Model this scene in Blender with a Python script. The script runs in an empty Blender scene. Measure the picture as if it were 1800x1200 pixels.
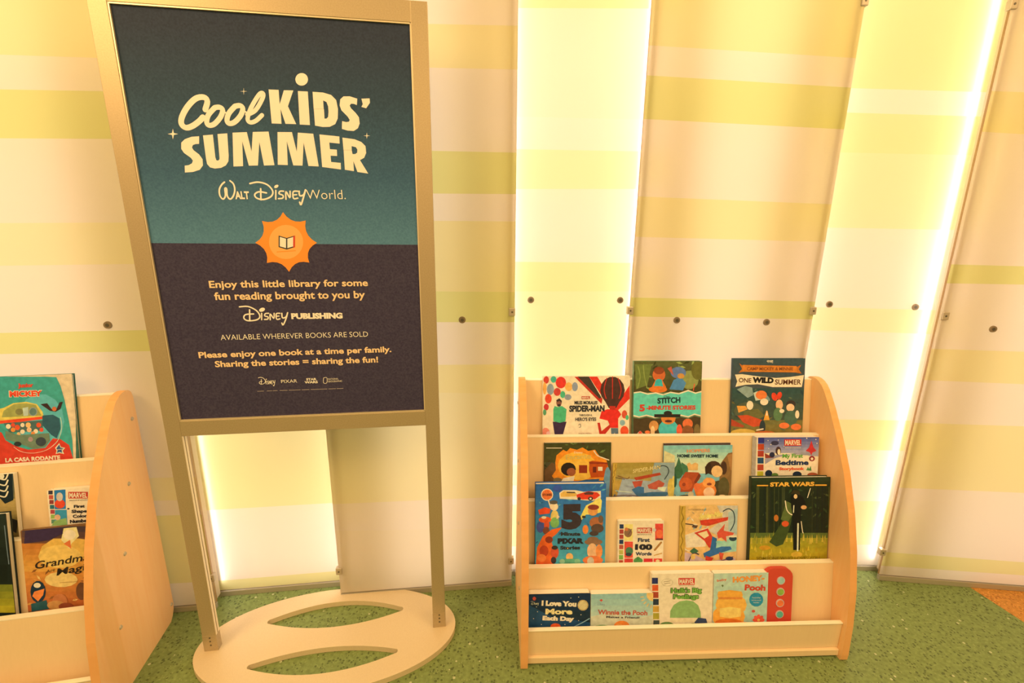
import bpy, bmesh, math, json, random
from mathutils import Matrix, Vector

SC = bpy.context.scene
COL = SC.collection

# ---------------------------------------------------------------- camera
PITCH, ROLL = math.radians(13.5323), math.radians(0.58863)
cp, sp, cr, sr = math.cos(PITCH), math.sin(PITCH), math.cos(ROLL), math.sin(ROLL)
fw = Vector((0, cp, -sp)); up0 = Vector((0, sp, cp)); rt0 = Vector((1, 0, 0))
rt = rt0 * cr + up0 * sr; up = -rt0 * sr + up0 * cr
cam = bpy.data.cameras.new('camera'); cam.sensor_width = 36; cam.sensor_fit = 'HORIZONTAL'
cam.lens = 800.44 / 1800 * 36; cam.clip_start = 0.01
cam_o = bpy.data.objects.new('camera', cam); COL.objects.link(cam_o)
M = Matrix((rt, up, -fw)).transposed().to_4x4(); M.translation = (0, 0, 1.2)
cam_o.matrix_world = M
SC.camera = cam_o

# ---------------------------------------------------------------- light and exposure
SC.view_settings.view_transform = 'Standard'; SC.view_settings.look = 'None'
SC.view_settings.gamma = 1.0; SC.view_settings.use_curve_mapping = False
SC.view_settings.exposure = 0.0
WARM = (1.0, 0.61, 0.25)
world = bpy.data.worlds.new('world'); SC.world = world; world.use_nodes = True
world.node_tree.nodes['Background'].inputs[0].default_value = (1.0, 0.60, 0.25, 1)
world.node_tree.nodes['Background'].inputs[1].default_value = 0.42
def area(name, loc, target, sx, sy, power, color=WARM):
    l = bpy.data.lights.new(name, 'AREA'); l.shape = 'RECTANGLE'; l.size = sx; l.size_y = sy
    l.energy = power; l.color = color
    o = bpy.data.objects.new(name, l); COL.objects.link(o); o.location = loc
    d = Vector(target) - Vector(loc)
    o.rotation_euler = d.to_track_quat('-Z', 'Y').to_euler()
    return o
area('ceiling_key_fill', (1.2, -0.1, 2.52), (0.6, 0.35, 0.0), 1.4, 1.2, 54)
area('ceiling_key_fill', (-1.5, -0.5, 2.52), (0.2, 0.8, 0.2), 1.2, 1.2, 70)  # fill added on the left to brighten the right rack's inner side
area('ceiling_key_fill', (0.2, -2.2, 2.45), (0.1, 1.0, 0.7), 2.0, 1.0, 32)  # added fill from behind the camera, not a fixture of the room
STRIP_OUT = dict(A=1.4, C=1.2, E=1.2, G=2.2)
BACKLIGHT = dict(A=2.0, B=2.3, C=2.5, D=2.1, E=2.6, F=1.75, G=2.1)   # watts behind each sheet
STRIP_COL = (1.0, 0.84, 0.70)

# ---------------------------------------------------------------- colour helpers
def s2l(c): return c / 12.92 if c <= 0.04045 else ((c + 0.055) / 1.055) ** 2.4
ROOM_LIGHT = (0.90, 0.57, 0.24)       # how the warm room light tints a white sheet
def under(c):
    if isinstance(c, str): c = [int(c[i:i + 2], 16) for i in (0, 2, 4)]
    v = [s2l(c[i] / 255) / ROOM_LIGHT[i] for i in range(3)]
    return tuple(min(0.92, x) for x in v)
MATS = {}
def mat(name, color, rough=0.5, metal=0.0, spec=0.35):
    if name in MATS: return MATS[name]
    m = bpy.data.materials.new(name); m.use_nodes = True
    b = m.node_tree.nodes['Principled BSDF']
    b.inputs['Base Color'].default_value = (*color, 1); b.inputs['Roughness'].default_value = rough
    b.inputs['Metallic'].default_value = metal; b.inputs['Specular IOR Level'].default_value = spec
    MATS[name] = m
    return m
def grain(m, c0, c1, scale=(1, 1, 1), noise=6.0, detail=4.0, coords='Object', bump=0.0, lo=0.3, hi=0.7):
    nt = m.node_tree; b = nt.nodes['Principled BSDF']
    tc = nt.nodes.new('ShaderNodeTexCoord'); mp = nt.nodes.new('ShaderNodeMapping')
    mp.inputs['Scale'].default_value = scale
    nz = nt.nodes.new('ShaderNodeTexNoise'); nz.inputs['Scale'].default_value = noise; nz.inputs['Detail'].default_value = detail
    rp = nt.nodes.new('ShaderNodeValToRGB')
    rp.color_ramp.elements[0].color = (*c0, 1); rp.color_ramp.elements[1].color = (*c1, 1)
    rp.color_ramp.elements[0].position = lo; rp.color_ramp.elements[1].position = hi
    nt.links.new(tc.outputs[coords], mp.inputs[0]); nt.links.new(mp.outputs[0], nz.inputs['Vector'])
    nt.links.new(nz.outputs['Fac'], rp.inputs[0]); nt.links.new(rp.outputs[0], b.inputs['Base Color'])
    if bump:
        bp = nt.nodes.new('ShaderNodeBump'); bp.inputs['Strength'].default_value = bump; bp.inputs['Distance'].default_value = 0.001
        nt.links.new(nz.outputs['Fac'], bp.inputs['Height']); nt.links.new(bp.outputs[0], b.inputs['Normal'])
    return m
def ink(c):
    name = 'print_%s' % (c if isinstance(c, str) else '_'.join(str(v) for v in c))
    if name in MATS: return MATS[name]
    u = under(c)      # printed colour with a little painted mottle
    return grain(mat(name, u, 0.42, 0, 0.3), [v * 0.88 for v in u], [min(0.93, v * 1.09) for v in u], (1, 1, 1), 75, 5, lo=0.36, hi=0.66)
def flat_ink(c): return mat('letter_' + c, under(c), 0.42, 0, 0.3)

# ---------------------------------------------------------------- mesh helpers
def link(name, me, parent=None, world_m=None):
    o = bpy.data.objects.new(name, me); COL.objects.link(o)
    if parent is not None: o.parent = parent
    if world_m is not None: o.matrix_world = world_m
    return o
def empty(name, label, cat, m, group=None):
    o = bpy.data.objects.new(name, None); COL.objects.link(o); o.empty_display_size = 0.05
    o.matrix_world = m; o['label'] = label; o['category'] = cat
    if group: o['group'] = group
    return o
class MB:
    def __init__(s): s.bm = bmesh.new(); s.mats = []
    def mi(s, m):
        if m not in s.mats: s.mats.append(m)
        return s.mats.index(m)
    def box(s, x0, x1, y0, y1, z0, z1, m, bevel=0.0):
        r = bmesh.ops.create_cube(s.bm, size=1)
        for v in r['verts']:
            v.co = Vector(((x0 + x1) / 2 + v.co.x * (x1 - x0), (y0 + y1) / 2 + v.co.y * (y1 - y0), (z0 + z1) / 2 + v.co.z * (z1 - z0)))
        fs = {f for v in r['verts'] for f in v.link_faces}
        i = s.mi(m)
        for f in fs: f.material_index = i
        if bevel:
            es = {e for v in r['verts'] for e in v.link_edges}
            bmesh.ops.bevel(s.bm, geom=list(es), offset=bevel, segments=2, affect='EDGES', profile=0.5, material=i)
        return s
    def hexa(s, pts, m):   # eight corners: bottom ring then top ring
        v = [s.bm.verts.new(p) for p in pts]; i = s.mi(m)
        for q in ((3, 2, 1, 0), (4, 5, 6, 7), (0, 1, 5, 4), (1, 2, 6, 5), (2, 3, 7, 6), (3, 0, 4, 7)):
            s.bm.faces.new([v[k] for k in q]).material_index = i
        return s
    def prism(s, pts, to3, d0, d1, m, m_edge=None, bevel=0.0, inner=()):
        """outline pts extruded between depths d0 and d1; to3(a, b, d) -> point; inner = list of hole outlines"""
        i = s.mi(m); j = s.mi(m_edge or m)
        loops = [list(pts)] + [list(h) for h in inner]
        caps = []
        for d in (d0, d1):
            es = []
            vs_all = []
            for L in loops:
                vs = [s.bm.verts.new(to3(a, b, d)) for a, b in L]
                vs_all.append(vs)
                es += [s.bm.edges.new((vs[k], vs[(k + 1) % len(vs)])) for k in range(len(vs))]
            fr = bmesh.ops.triangle_fill(s.bm, use_beauty=True, use_dissolve=False, edges=es)
            for g in fr['geom']:
                if isinstance(g, bmesh.types.BMFace): g.material_index = i
            caps.append(vs_all)
        for A, B in zip(caps[0], caps[1]):
            n = len(A)
            for k in range(n):
                f = s.bm.faces.new((A[k], A[(k + 1) % n], B[(k + 1) % n], B[k])); f.material_index = j
        bmesh.ops.recalc_face_normals(s.bm, faces=s.bm.faces[:])
        return s
    def cyl(s, c, axis, r, h, m, seg=20, r2=None):
        mt = Vector(axis).normalized().to_track_quat('Z', 'Y').to_matrix().to_4x4(); mt.translation = Vector(c) + Vector(axis).normalized() * h / 2
        rr = bmesh.ops.create_cone(s.bm, cap_ends=True, segments=seg, radius1=r, radius2=r if r2 is None else r2, depth=h, matrix=mt)
        i = s.mi(m)
        for f in {f for v in rr['verts'] for f in v.link_faces}: f.material_index = i
        return s
    def build(s, name, parent=None, smooth=False):
        me = bpy.data.meshes.new(name); s.bm.to_mesh(me); s.bm.free()
        for m in s.mats: me.materials.append(m)
        if smooth:
            for p in me.polygons: p.use_smooth = True
        return link(name, me, parent)
def basis(ox, oy, oz, yaw):
    m = Matrix.Rotation(yaw, 4, 'Z'); m.translation = (ox, oy, oz); return m

# ---------------------------------------------------------------- flat printed artwork
def clip(poly, w, h):
    for ax, lim, sgn in ((0, 0.0, 1), (0, w, -1), (1, 0.0, 1), (1, h, -1)):
        out = []
        n = len(poly)
        for i in range(n):
            a, b = poly[i], poly[(i + 1) % n]
            da, db = sgn * (a[ax] - lim), sgn * (b[ax] - lim)
            if da >= 0: out.append(a)
            if (da >= 0) != (db >= 0):
                t = da / (da - db); out.append([a[0] + (b[0] - a[0]) * t, a[1] + (b[1] - a[1]) * t])
        poly = out
        if len(poly) < 3: return None
    return poly
def area2(p): return sum(p[i][0] * p[(i + 1) % len(p)][1] - p[(i + 1) % len(p)][0] * p[i][1] for i in range(len(p)))
def strokes(pts, w):
    out = []
    # rounded, evenly resampled brush stroke
    P = [Vector(p) for p in pts]
    if len(P) > 2:
        Q = []
        n = len(P)
        for i in range(n - 1):
            a, b, c, d = P[max(i - 1, 0)], P[i], P[i + 1], P[min(i + 2, n - 1)]
            for t in (0, .25, .5, .75):
                Q.append(0.5 * ((2 * b) + (c - a) * t + (2 * a - 5 * b + 4 * c - d) * t * t + (3 * b - a - 3 * c + d) * t ** 3))
        Q.append(P[-1]); P = Q
    L, R = [], []
    for i, p in enumerate(P):
        d = (P[min(i + 1, len(P) - 1)] - P[max(i - 1, 0)])
        d = d.normalized() if d.length > 1e-6 else Vector((1, 0))
        nrm = Vector((-d.y, d.x)) * w / 2
        L.append(p + nrm); R.append(p - nrm)
    for i in range(len(P) - 1):
        out.append([L[i][:], R[i][:], R[i + 1][:], L[i + 1][:]])
    for p in (P[0], P[-1]):
        out.append([(p.x + w / 2 * math.cos(k * math.pi / 5), p.y + w / 2 * math.sin(k * math.pi / 5)) for k in range(10)])
    return out
def text_polys(body, bold):
    c = bpy.data.curves.new('lettering', 'FONT'); c.body = body; c.size = 1.0; c.offset = bold; c.resolution_u = 3; c.fill_mode = 'FRONT'
    o = bpy.data.objects.new('lettering', c); COL.objects.link(o)
    bpy.context.view_layer.update()
    me = bpy.data.meshes.new_from_object(o.evaluated_get(bpy.context.evaluated_depsgraph_get()))
    vs = [v.co.copy() for v in me.vertices]; fs = [list(p.vertices) for p in me.polygons]
    bpy.data.objects.remove(o); bpy.data.meshes.remove(me); bpy.data.curves.remove(c)
    return vs, fs
def printed(shapes, w, h, z0, color_of, step=0.02, x_off=0.0, y_off=0.0):
    """artwork and lettering in millimetres -> two mesh builders in metres"""
    art = MB(); cur = art; extra = []
    n = len(shapes); step = min(step, 1.2 / max(n, 1)); n_let = 0
    def face(b, poly, z, m):
        poly = clip([[p[0] + x_off, p[1] + y_off] for p in poly], w, h)
        if not poly: return
        # drop doubled points left by the clipping
        q = [p for i, p in enumerate(poly) if abs(p[0] - poly[i - 1][0]) + abs(p[1] - poly[i - 1][1]) > 1e-4]
        if len(q) < 3 or abs(area2(q)) < 1e-3: return
        if area2(q) < 0: q.reverse()
        try:
            f = b.bm.faces.new([b.bm.verts.new(((p[0] - x_off) / 1000, (p[1] - y_off) / 1000, z / 1000)) for p in q])
            f.material_index = b.mi(m)
        except ValueError: pass
    for k, s in enumerate(shapes):
        z = z0 + (k + 1) * step
        if s[0] == 'n': cur = MB(); extra.append((s[1], cur))
        elif s[0] == 'p': face(cur, s[2], z, color_of(s[1]))
        elif s[0] == 'l':
            for j, q in enumerate(strokes(s[3], s[2])): face(cur, q, z + j * 0.0004, color_of(s[1]))
        elif s[0] == 't':
            _, c, body, a, b, cap, bold, shear = s
            vs, fs = text_polys(body, bold)
            if not vs: continue
            n_let += 1; let = MB(); extra.append(('title_lettering', let))
            x0 = min(v.x for v in vs); x1 = max(v.x for v in vs)
            W = math.hypot(b[0] - a[0], b[1] - a[1]); dx, dy = (b[0] - a[0]) / W, (b[1] - a[1]) / W
            sx = W / (x1 - x0); sy = cap / (0.70 + 2 * max(bold, 0))
            mm = color_of(c); z = z0 + (n + 1) * step + n_let * step
            pts = []
            for v in vs:
                lx = (v.x - x0) * sx; ly = (v.y + max(bold, 0)) * sy; lx += ly * shear
                pts.append((a[0] + lx * dx - ly * dy, a[1] + lx * dy + ly * dx))
            for f in fs: face(let, [pts[i] for i in f], z, mm)
    return art, [(nm, b_) for nm, b_ in extra if len(b_.bm.faces)]

DATA = {"books":{"b1":
{"shelf":"R","tier":1,"th":0.012,"u0":74,"v0":-219,"w":270,"h":234,"art":[["p","f9c68c",[[-5.9,238.4],[271.7,237.7],[275.7,35.2],[-4.4,37.4]]],
["p","b82a18",[[97.0,231.7],[126.0,231.6],[185.3,163.4],[182.3,147.1]]],
["p","40301f",[[106.6,232.3],[142.1,232.2],[182.0,166.7],[175.5,163.4]]],
["p","d8301a",[[142.1,232.2],[168.0,232.1],[187.9,199.1],[181.9,173.2]]],
["p","d8301a",[[269.1,205.3],[270.0,159.8],[225.1,117.6],[221.5,133.9]]],
["p","fad9a8",[[234.7,127.3],[269.9,163.0],[270.2,146.7],[235.1,101.2]]],
["p","b82a18",[[170.1,88.5],[178.3,88.4],[183.6,62.2],[215.8,88.2],[215.9,78.3],[187.1,42.5],[179.0,42.5]]],
["p","4a2a1c",[[254.1,189.1],[250.6,170.5],[240.2,155.6],[225.0,147.4],[207.9,147.4],[192.3,155.8],[181.5,170.8],[177.4,189.4],[180.9,207.9],[191.3,222.8],[206.5,231.0],[223.5,230.9],[239.0,222.6],[249.9,207.7]]],
["l","b82a18",2.92,[[215.0,231.4],[216.4,147.0]]],
["l","b82a18",2.92,[[197.2,226.6],[189.7,189.4],[201.7,150.3]]],
["l","b82a18",2.92,[[232.9,226.5],[242.7,189.2],[231.7,150.2]]],
["p","4a2a1c",[[188.5,163.4],[243.8,163.1],[228.0,133.9],[205.2,134.0]]],
["p","b82a18",[[206.8,140.5],[226.3,140.4],[225.6,124.1],[208.7,124.2]]],
["p","d8281a",[[182.6,124.3],[202.0,130.7],[234.7,127.3],[244.7,114.2],[235.1,101.2],[235.7,71.7],[212.8,71.8],[202.6,94.8],[176.4,101.5]]],
["p","5a6258",[[212.8,71.2],[235.7,71.0],[236.2,42.7],[228.0,42.8],[224.4,58.6],[221.4,42.8],[214.9,42.9]]],
["p","d04a28",[[263.0,114.1],[262.3,108.4],[260.0,103.9],[256.6,101.3],[252.9,101.4],[249.4,103.9],[247.0,108.5],[246.0,114.2],[246.7,119.8],[249.0,124.4],[252.4,126.9],[256.2,126.9],[259.6,124.3],[262.1,119.8]]],
["p","8a9a88",[[257.0,87.9],[256.2,83.9],[253.9,80.7],[250.5,79.0],[246.7,79.0],[243.3,80.8],[240.9,84.0],[239.9,88.0],[240.7,92.0],[243.0,95.2],[246.4,96.9],[250.2,96.9],[253.6,95.1],[256.0,91.9]]],
["p","e04a20",[[268.6,61.6],[267.4,54.4],[263.9,48.7],[258.7,45.6],[252.9,45.6],[247.5,48.9],[243.8,54.6],[242.4,61.8],[243.5,68.9],[247.1,74.6],[252.3,77.7],[258.1,77.6],[263.4,74.4],[267.2,68.7]]],
["p","4a9a58",[[268.1,104.2],[267.6,100.8],[266.2,98.1],[264.2,96.6],[261.8,96.6],[259.7,98.1],[258.2,100.9],[257.6,104.3],[258.1,107.7],[259.5,110.4],[261.6,111.9],[263.9,111.9],[266.0,110.4],[267.5,107.6]]],
["p","4a9a68",[[41.7,223.8],[40.9,219.3],[38.4,215.7],[34.8,213.7],[30.8,213.7],[27.2,215.7],[24.7,219.3],[23.7,223.8],[24.6,228.3],[27.1,231.9],[30.6,233.8],[34.6,233.8],[38.3,231.8],[40.8,228.2]]],
["p","c83a24",[[18.6,222.2],[17.8,217.2],[15.6,213.2],[12.2,210.9],[8.5,210.9],[5.2,213.2],[2.8,217.2],[1.9,222.3],[2.7,227.3],[5.0,231.3],[8.3,233.5],[12.1,233.5],[15.4,231.3],[17.8,227.2]]],
["p","d8301f",[[71.4,214.0],[69.9,206.2],[65.5,199.9],[59.1,196.4],[51.9,196.5],[45.4,200.0],[40.9,206.3],[39.2,214.1],[40.8,221.9],[45.2,228.2],[51.6,231.7],[58.7,231.6],[65.2,228.1],[69.7,221.8]]],
["p","e89a40",[[91.2,201.0],[90.1,195.1],[87.0,190.4],[82.3,187.8],[77.2,187.8],[72.5,190.5],[69.2,195.2],[68.0,201.1],[69.1,207.0],[72.3,211.7],[76.9,214.3],[82.0,214.3],[86.7,211.7],[90.0,206.9]]],
["p","8a8478",[[108.0,201.0],[107.2,194.8],[104.7,189.9],[101.1,187.1],[97.1,187.1],[93.5,189.9],[90.9,194.9],[89.9,201.0],[90.7,207.2],[93.2,212.1],[96.8,214.9],[100.8,214.9],[104.5,212.1],[107.0,207.1]]],
["p","8a8878",[[34.3,193.2],[33.3,185.6],[30.3,179.5],[25.9,176.2],[21.1,176.2],[16.7,179.6],[13.6,185.7],[12.4,193.2],[13.5,200.8],[16.4,206.8],[20.8,210.2],[25.7,210.2],[30.1,206.8],[33.1,200.7]]],
["p","c83a28",[[55.3,185.0],[54.3,179.7],[51.3,175.4],[46.9,173.1],[42.0,173.1],[37.6,175.5],[34.5,179.8],[33.4,185.1],[34.4,190.4],[37.4,194.7],[41.8,197.0],[46.7,197.0],[51.1,194.6],[54.2,190.3]]],
["p","4f9f60",[[69.2,176.9],[68.5,172.1],[66.4,168.3],[63.3,166.2],[59.9,166.2],[56.8,168.3],[54.6,172.1],[53.8,176.9],[54.5,181.7],[56.6,185.5],[59.7,187.6],[63.1,187.6],[66.2,185.5],[68.4,181.6]]],
["p","8a8070",[[88.7,168.7],[87.6,164.7],[84.6,161.6],[80.2,159.9],[75.4,159.9],[70.9,161.7],[67.9,164.8],[66.7,168.8],[67.8,172.7],[70.8,175.8],[75.2,177.6],[80.0,177.6],[84.5,175.8],[87.5,172.6]]],
["p","e0903a",[[11.4,196.5],[10.9,188.1],[9.4,181.3],[7.1,177.6],[4.5,177.6],[2.2,181.4],[0.5,188.1],[-0.1,196.5],[0.4,204.9],[2.0,211.6],[4.2,215.3],[6.8,215.3],[9.2,211.6],[10.8,204.9]]],
["p","d8401f",[[27.5,164.1],[26.5,157.6],[23.7,152.5],[19.6,149.6],[15.0,149.6],[10.8,152.5],[7.9,157.7],[6.9,164.2],[7.8,170.6],[10.7,175.8],[14.8,178.6],[19.3,178.6],[23.5,175.7],[26.4,170.6]]],
["p","c03028",[[18.7,138.2],[17.9,133.7],[15.8,130.1],[12.7,128.1],[9.3,128.1],[6.2,130.2],[4.0,133.8],[3.2,138.3],[3.9,142.8],[6.1,146.4],[9.1,148.4],[12.6,148.4],[15.7,146.3],[17.9,142.7]]],
["p","5a8a50",[[11.4,122.0],[10.9,117.8],[9.5,114.4],[7.5,112.6],[5.2,112.6],[3.1,114.5],[1.6,117.9],[1.1,122.1],[1.6,126.3],[3.0,129.7],[5.0,131.6],[7.3,131.5],[9.4,129.7],[10.8,126.3]]],
["p","e87a50",[[22.2,60.1],[21.0,54.2],[17.7,49.4],[12.8,46.8],[7.3,46.8],[2.4,49.5],[-1.1,54.3],[-2.3,60.3],[-1.2,66.2],[2.2,71.0],[7.1,73.6],[12.6,73.5],[17.5,70.8],[20.9,66.1]]],
["p","f0a080",[[24.5,55.2],[23.9,51.8],[22.1,49.1],[19.6,47.6],[16.7,47.6],[14.1,49.1],[12.3,51.9],[11.6,55.3],[12.2,58.7],[14.0,61.4],[16.5,62.9],[19.4,62.9],[22.0,61.3],[23.8,58.6]]],
["p","3a2430",[[31.3,92.6],[74.3,92.4],[60.9,43.5],[39.2,43.6]]],
["p","f3cf98",[[28.6,141.4],[23.9,125.2],[19.2,112.2],[37.1,94.2],[43.5,102.3],[33.7,115.4],[39.9,138.1]]],
["p","f3cf98",[[72.2,139.6],[85.4,115.1],[69.4,95.7],[61.2,105.5],[72.4,118.4],[67.4,134.7]]],
["p","4a9a58",[[36.7,141.4],[46.4,138.1],[59.3,141.3],[73.9,131.4],[71.1,94.0],[53.3,89.2],[33.2,94.3],[32.9,131.7]]],
["p","8a5034",[[58.5,151.6],[57.7,146.9],[55.4,143.0],[52.1,140.9],[48.4,140.9],[45.0,143.1],[42.6,146.9],[41.7,151.7],[42.5,156.5],[44.8,160.3],[48.2,162.4],[51.9,162.4],[55.3,160.3],[57.6,156.4]]],
["p","3a2820",[[41.4,159.2],[51.0,165.6],[59.1,157.5],[57.9,150.3],[52.7,157.5],[43.7,154.3]]],
["p","3a2820",[[56.0,143.5],[55.5,141.9],[53.9,140.5],[51.5,139.8],[49.0,139.8],[46.6,140.5],[45.0,141.9],[44.4,143.6],[45.0,145.3],[46.6,146.6],[48.9,147.4],[51.5,147.4],[53.8,146.6],[55.4,145.2]]],
["p","b83020",[[119.7,171.5],[145.6,171.4],[145.7,162.3],[119.8,162.4]]],
["t","f9d0a0","MARVEL",[121.4,163.7],[144.1,163.6],6.49,0.02,0],
["t","2e2a24","MILES MORALES",[98.0,146.3],[169.3,145.9],11.05,0.04,0],
["t","2e2a24","SPIDER-MAN",[82.1,122.9],[191.7,123.6],20.18,0.05,0],
["t","3a3028","THROUGH A",[112.7,109.4],[152.9,109.2],6.52,0.02,0],
["t","3a3028","HERO'S EYES",[101.2,94.2],[166.1,94.4],11.1,0.03,0],
["l","6a5a48",1.62,[[111.7,82.3],[116.9,84.9],[118.3,75.7],[113.1,74.5]]],
["t","9a5a3a","JASON MORA",[111.4,53.5],[152.7,53.2],3.93,0,0],
["t","9a5a3a","illustrations",[121.9,45.6],[141.4,45.4],2.3,0,0]]},"b2":
{"shelf":"R","tier":1,"th":0.018,"u0":354,"v0":-219,"w":212,"h":280,"art":[["p",[88,81,34],[[-2.9,283.6],[213.5,283.4],[214.1,263.3],[-2.5,263.6]]],
["p",[85,76,32],[[-2.5,263.6],[214.1,263.3],[214.7,243.2],[-2.1,243.7]]],
["p",[82,72,30],[[-2.1,243.7],[214.7,243.2],[215.3,223.1],[-1.7,223.7]]],
["p",[78,67,27],[[-1.7,223.7],[215.3,223.1],[215.9,202.9],[-1.3,203.6]]],
["p",[75,62,25],[[-1.3,203.6],[215.9,202.9],[216.5,182.7],[-0.9,183.6]]],
["p","7a7830",[[41.8,235.0],[50.6,235.7],[58.1,230.9],[49.3,230.1]]],
["p","3c3814",[[119.5,201.9],[128.9,204.0],[137.7,199.7],[128.3,197.7]]],
["p","3c3814",[[199.0,238.4],[210.2,243.0],[222.2,239.6],[210.9,235.0]]],
["p","7a7830",[[36.2,264.0],[46.7,271.2],[59.6,270.3],[49.1,263.0]]],
["p","94903c",[[129.8,277.0],[141.4,278.4],[151.5,272.2],[139.9,270.9]]],
["p","52541e",[[157.9,209.9],[166.1,210.8],[173.1,206.4],[165.0,205.6]]],
["p","52541e",[[145.1,205.3],[153.7,201.9],[158.3,194.0],[149.8,197.4]]],
["p","52541e",[[199.5,261.0],[200.3,269.7],[206.5,275.9],[205.7,267.1]]],
["p","94903c",[[37.8,198.8],[47.2,199.1],[54.8,193.5],[45.4,193.2]]],
["p","52541e",[[79.5,208.4],[89.5,210.9],[99.1,206.7],[89.1,204.1]]],
["p","94903c",[[118.4,210.2],[127.2,203.1],[129.7,192.2],[120.9,199.4]]],
["p","7a7830",[[205.4,226.7],[211.9,223.0],[214.8,216.1],[208.3,219.8]]],
["p","94903c",[[138.6,263.8],[150.6,265.7],[161.5,259.8],[149.4,257.8]]],
["p","94903c",[[15.7,238.0],[25.6,242.0],[36.0,238.8],[26.1,234.9]]],
["p","52541e",[[162.9,241.1],[167.7,246.5],[174.9,247.6],[170.1,242.2]]],
["p","94903c",[[179.0,267.4],[180.2,277.9],[187.8,285.2],[186.6,274.7]]],
["p","7a7830",[[110.8,195.1],[115.3,201.9],[123.2,204.3],[118.7,197.5]]],
["p","3c3814",[[60.1,264.7],[61.0,275.1],[68.2,282.5],[67.3,272.1]]],
["p","94903c",[[198.0,258.0],[206.1,257.1],[212.0,251.3],[203.9,252.3]]],
["p","52541e",[[55.4,193.3],[65.5,200.7],[78.2,200.1],[68.1,192.7]]],
["p","7a7830",[[172.7,251.4],[185.2,250.2],[194.5,241.5],[182.0,242.7]]],
["p","3c3814",[[122.6,196.5],[131.2,201.2],[141.0,199.5],[132.4,194.8]]],
["p","94903c",[[191.2,238.5],[196.6,244.3],[204.6,245.4],[199.2,239.5]]],
["p","3c3814",[[-1.9,235.4],[-1.3,245.7],[5.7,253.2],[5.1,242.9]]],
["p","94903c",[[4.3,229.5],[13.8,228.6],[20.8,222.0],[11.3,222.9]]],
["p","7a7830",[[118.8,257.9],[128.5,259.0],[137.0,253.9],[127.3,252.8]]],
["p","94903c",[[194.3,260.2],[203.8,261.3],[212.0,256.2],[202.5,255.2]]],
["p","94903c",[[28.8,272.3],[39.2,266.8],[44.1,256.2],[33.7,261.6]]],
["p","3c3814",[[58.3,237.5],[59.2,249.1],[67.3,257.5],[66.4,245.8]]],
["p","3c3814",[[55.5,254.3],[62.1,264.1],[73.6,267.5],[66.9,257.7]]],
["p","94903c",[[137.0,225.1],[143.9,225.7],[149.8,221.9],[142.9,221.3]]],
["p","7a7830",[[136.4,270.7],[145.3,262.4],[147.2,250.5],[138.3,258.9]]],
["p","3c3814",[[59.2,222.3],[70.4,227.7],[82.8,225.0],[71.6,219.5]]],
["p","3c3814",[[154.0,272.0],[163.2,281.1],[176.2,282.5],[167.1,273.3]]],
["p","94903c",[[176.1,240.9],[178.7,252.7],[188.2,260.1],[185.6,248.3]]],
["p","52541e",[[117.6,250.5],[126.5,245.7],[130.6,236.5],[121.7,241.3]]],
["p","52541e",[[64.1,242.1],[71.9,246.9],[81.1,245.8],[73.3,241.0]]],
["p","52541e",[[23.9,289.5],[35.0,282.5],[39.3,270.3],[28.3,277.3]]],
["p","52541e",[[114.4,184.4],[115.4,195.7],[123.3,203.8],[122.3,192.5]]],
["p","94903c",[[169.1,217.7],[175.5,225.1],[185.4,226.7],[178.9,219.3]]],
["p","6a6a28",[[2.2,270.7],[54.1,270.6],[42.5,206.1],[7.0,193.3]]],
["l","8a8434",2.92,[[12.0,264.3],[19.2,232.0],[11.8,196.5]]],
["l","8a8434",2.92,[[28.2,267.5],[32.1,235.2],[41.0,199.6]]],
["p","8a8038",[[202.2,221.8],[199.6,209.1],[191.7,199.0],[180.0,193.4],[166.9,193.4],[154.9,199.1],[146.5,209.3],[143.2,222.0],[145.8,234.6],[153.7,244.8],[165.3,250.4],[178.4,250.3],[190.4,244.7],[198.9,234.5]]],
["p","6a5c20",[[217.7,251.0],[216.2,238.3],[211.0,228.2],[203.3,222.6],[194.5,222.6],[186.5,228.2],[180.7,238.4],[178.4,251.1],[180.0,263.7],[185.2,273.8],[192.9,279.4],[201.6,279.4],[209.7,273.8],[215.4,263.6]]],
["p","c85a24",[[97.8,238.3],[96.0,229.0],[90.6,221.6],[82.5,217.5],[73.6,217.5],[65.4,221.7],[59.6,229.1],[57.4,238.4],[59.2,247.6],[64.6,255.0],[72.6,259.1],[81.6,259.1],[89.8,255.0],[95.5,247.6]]],
["p","8a3a18",[[93.5,251.2],[92.0,246.2],[87.6,242.1],[81.2,239.9],[73.9,239.9],[67.3,242.2],[62.7,246.2],[61.0,251.3],[62.5,256.3],[66.9,260.4],[73.4,262.6],[80.6,262.6],[87.2,260.3],[91.8,256.3]]],
["p","3a9a80",[[93.9,209.2],[92.5,202.1],[88.3,196.5],[82.1,193.4],[75.1,193.4],[68.8,196.6],[64.3,202.2],[62.6,209.3],[64.0,216.3],[68.2,221.9],[74.4,225.0],[81.4,225.0],[87.7,221.8],[92.2,216.2]]],
["p","d8661f",[[104.7,192.9],[101.9,188.4],[93.9,184.8],[82.1,182.9],[69.1,182.9],[57.3,185.0],[49.0,188.6],[46.0,193.1],[48.8,197.6],[56.9,201.2],[68.6,203.2],[81.7,203.1],[93.5,201.1],[101.7,197.4]]],
["p","d8661f",[[55.7,199.6],[68.1,225.4],[62.2,196.3]]],
["p","d8661f",[[101.3,199.4],[86.0,225.4],[93.3,192.9]]],
["p","4e7484",[[111.3,192.9],[123.6,222.0],[146.2,231.7],[163.1,212.2],[153.9,189.5]]],
["p","5e6a78",[[162.2,244.6],[160.0,236.8],[153.4,230.5],[143.6,227.0],[132.7,227.0],[122.8,230.5],[115.9,236.9],[113.3,244.7],[115.5,252.6],[122.1,258.9],[131.8,262.3],[142.7,262.3],[152.6,258.8],[159.6,252.5]]],
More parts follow.
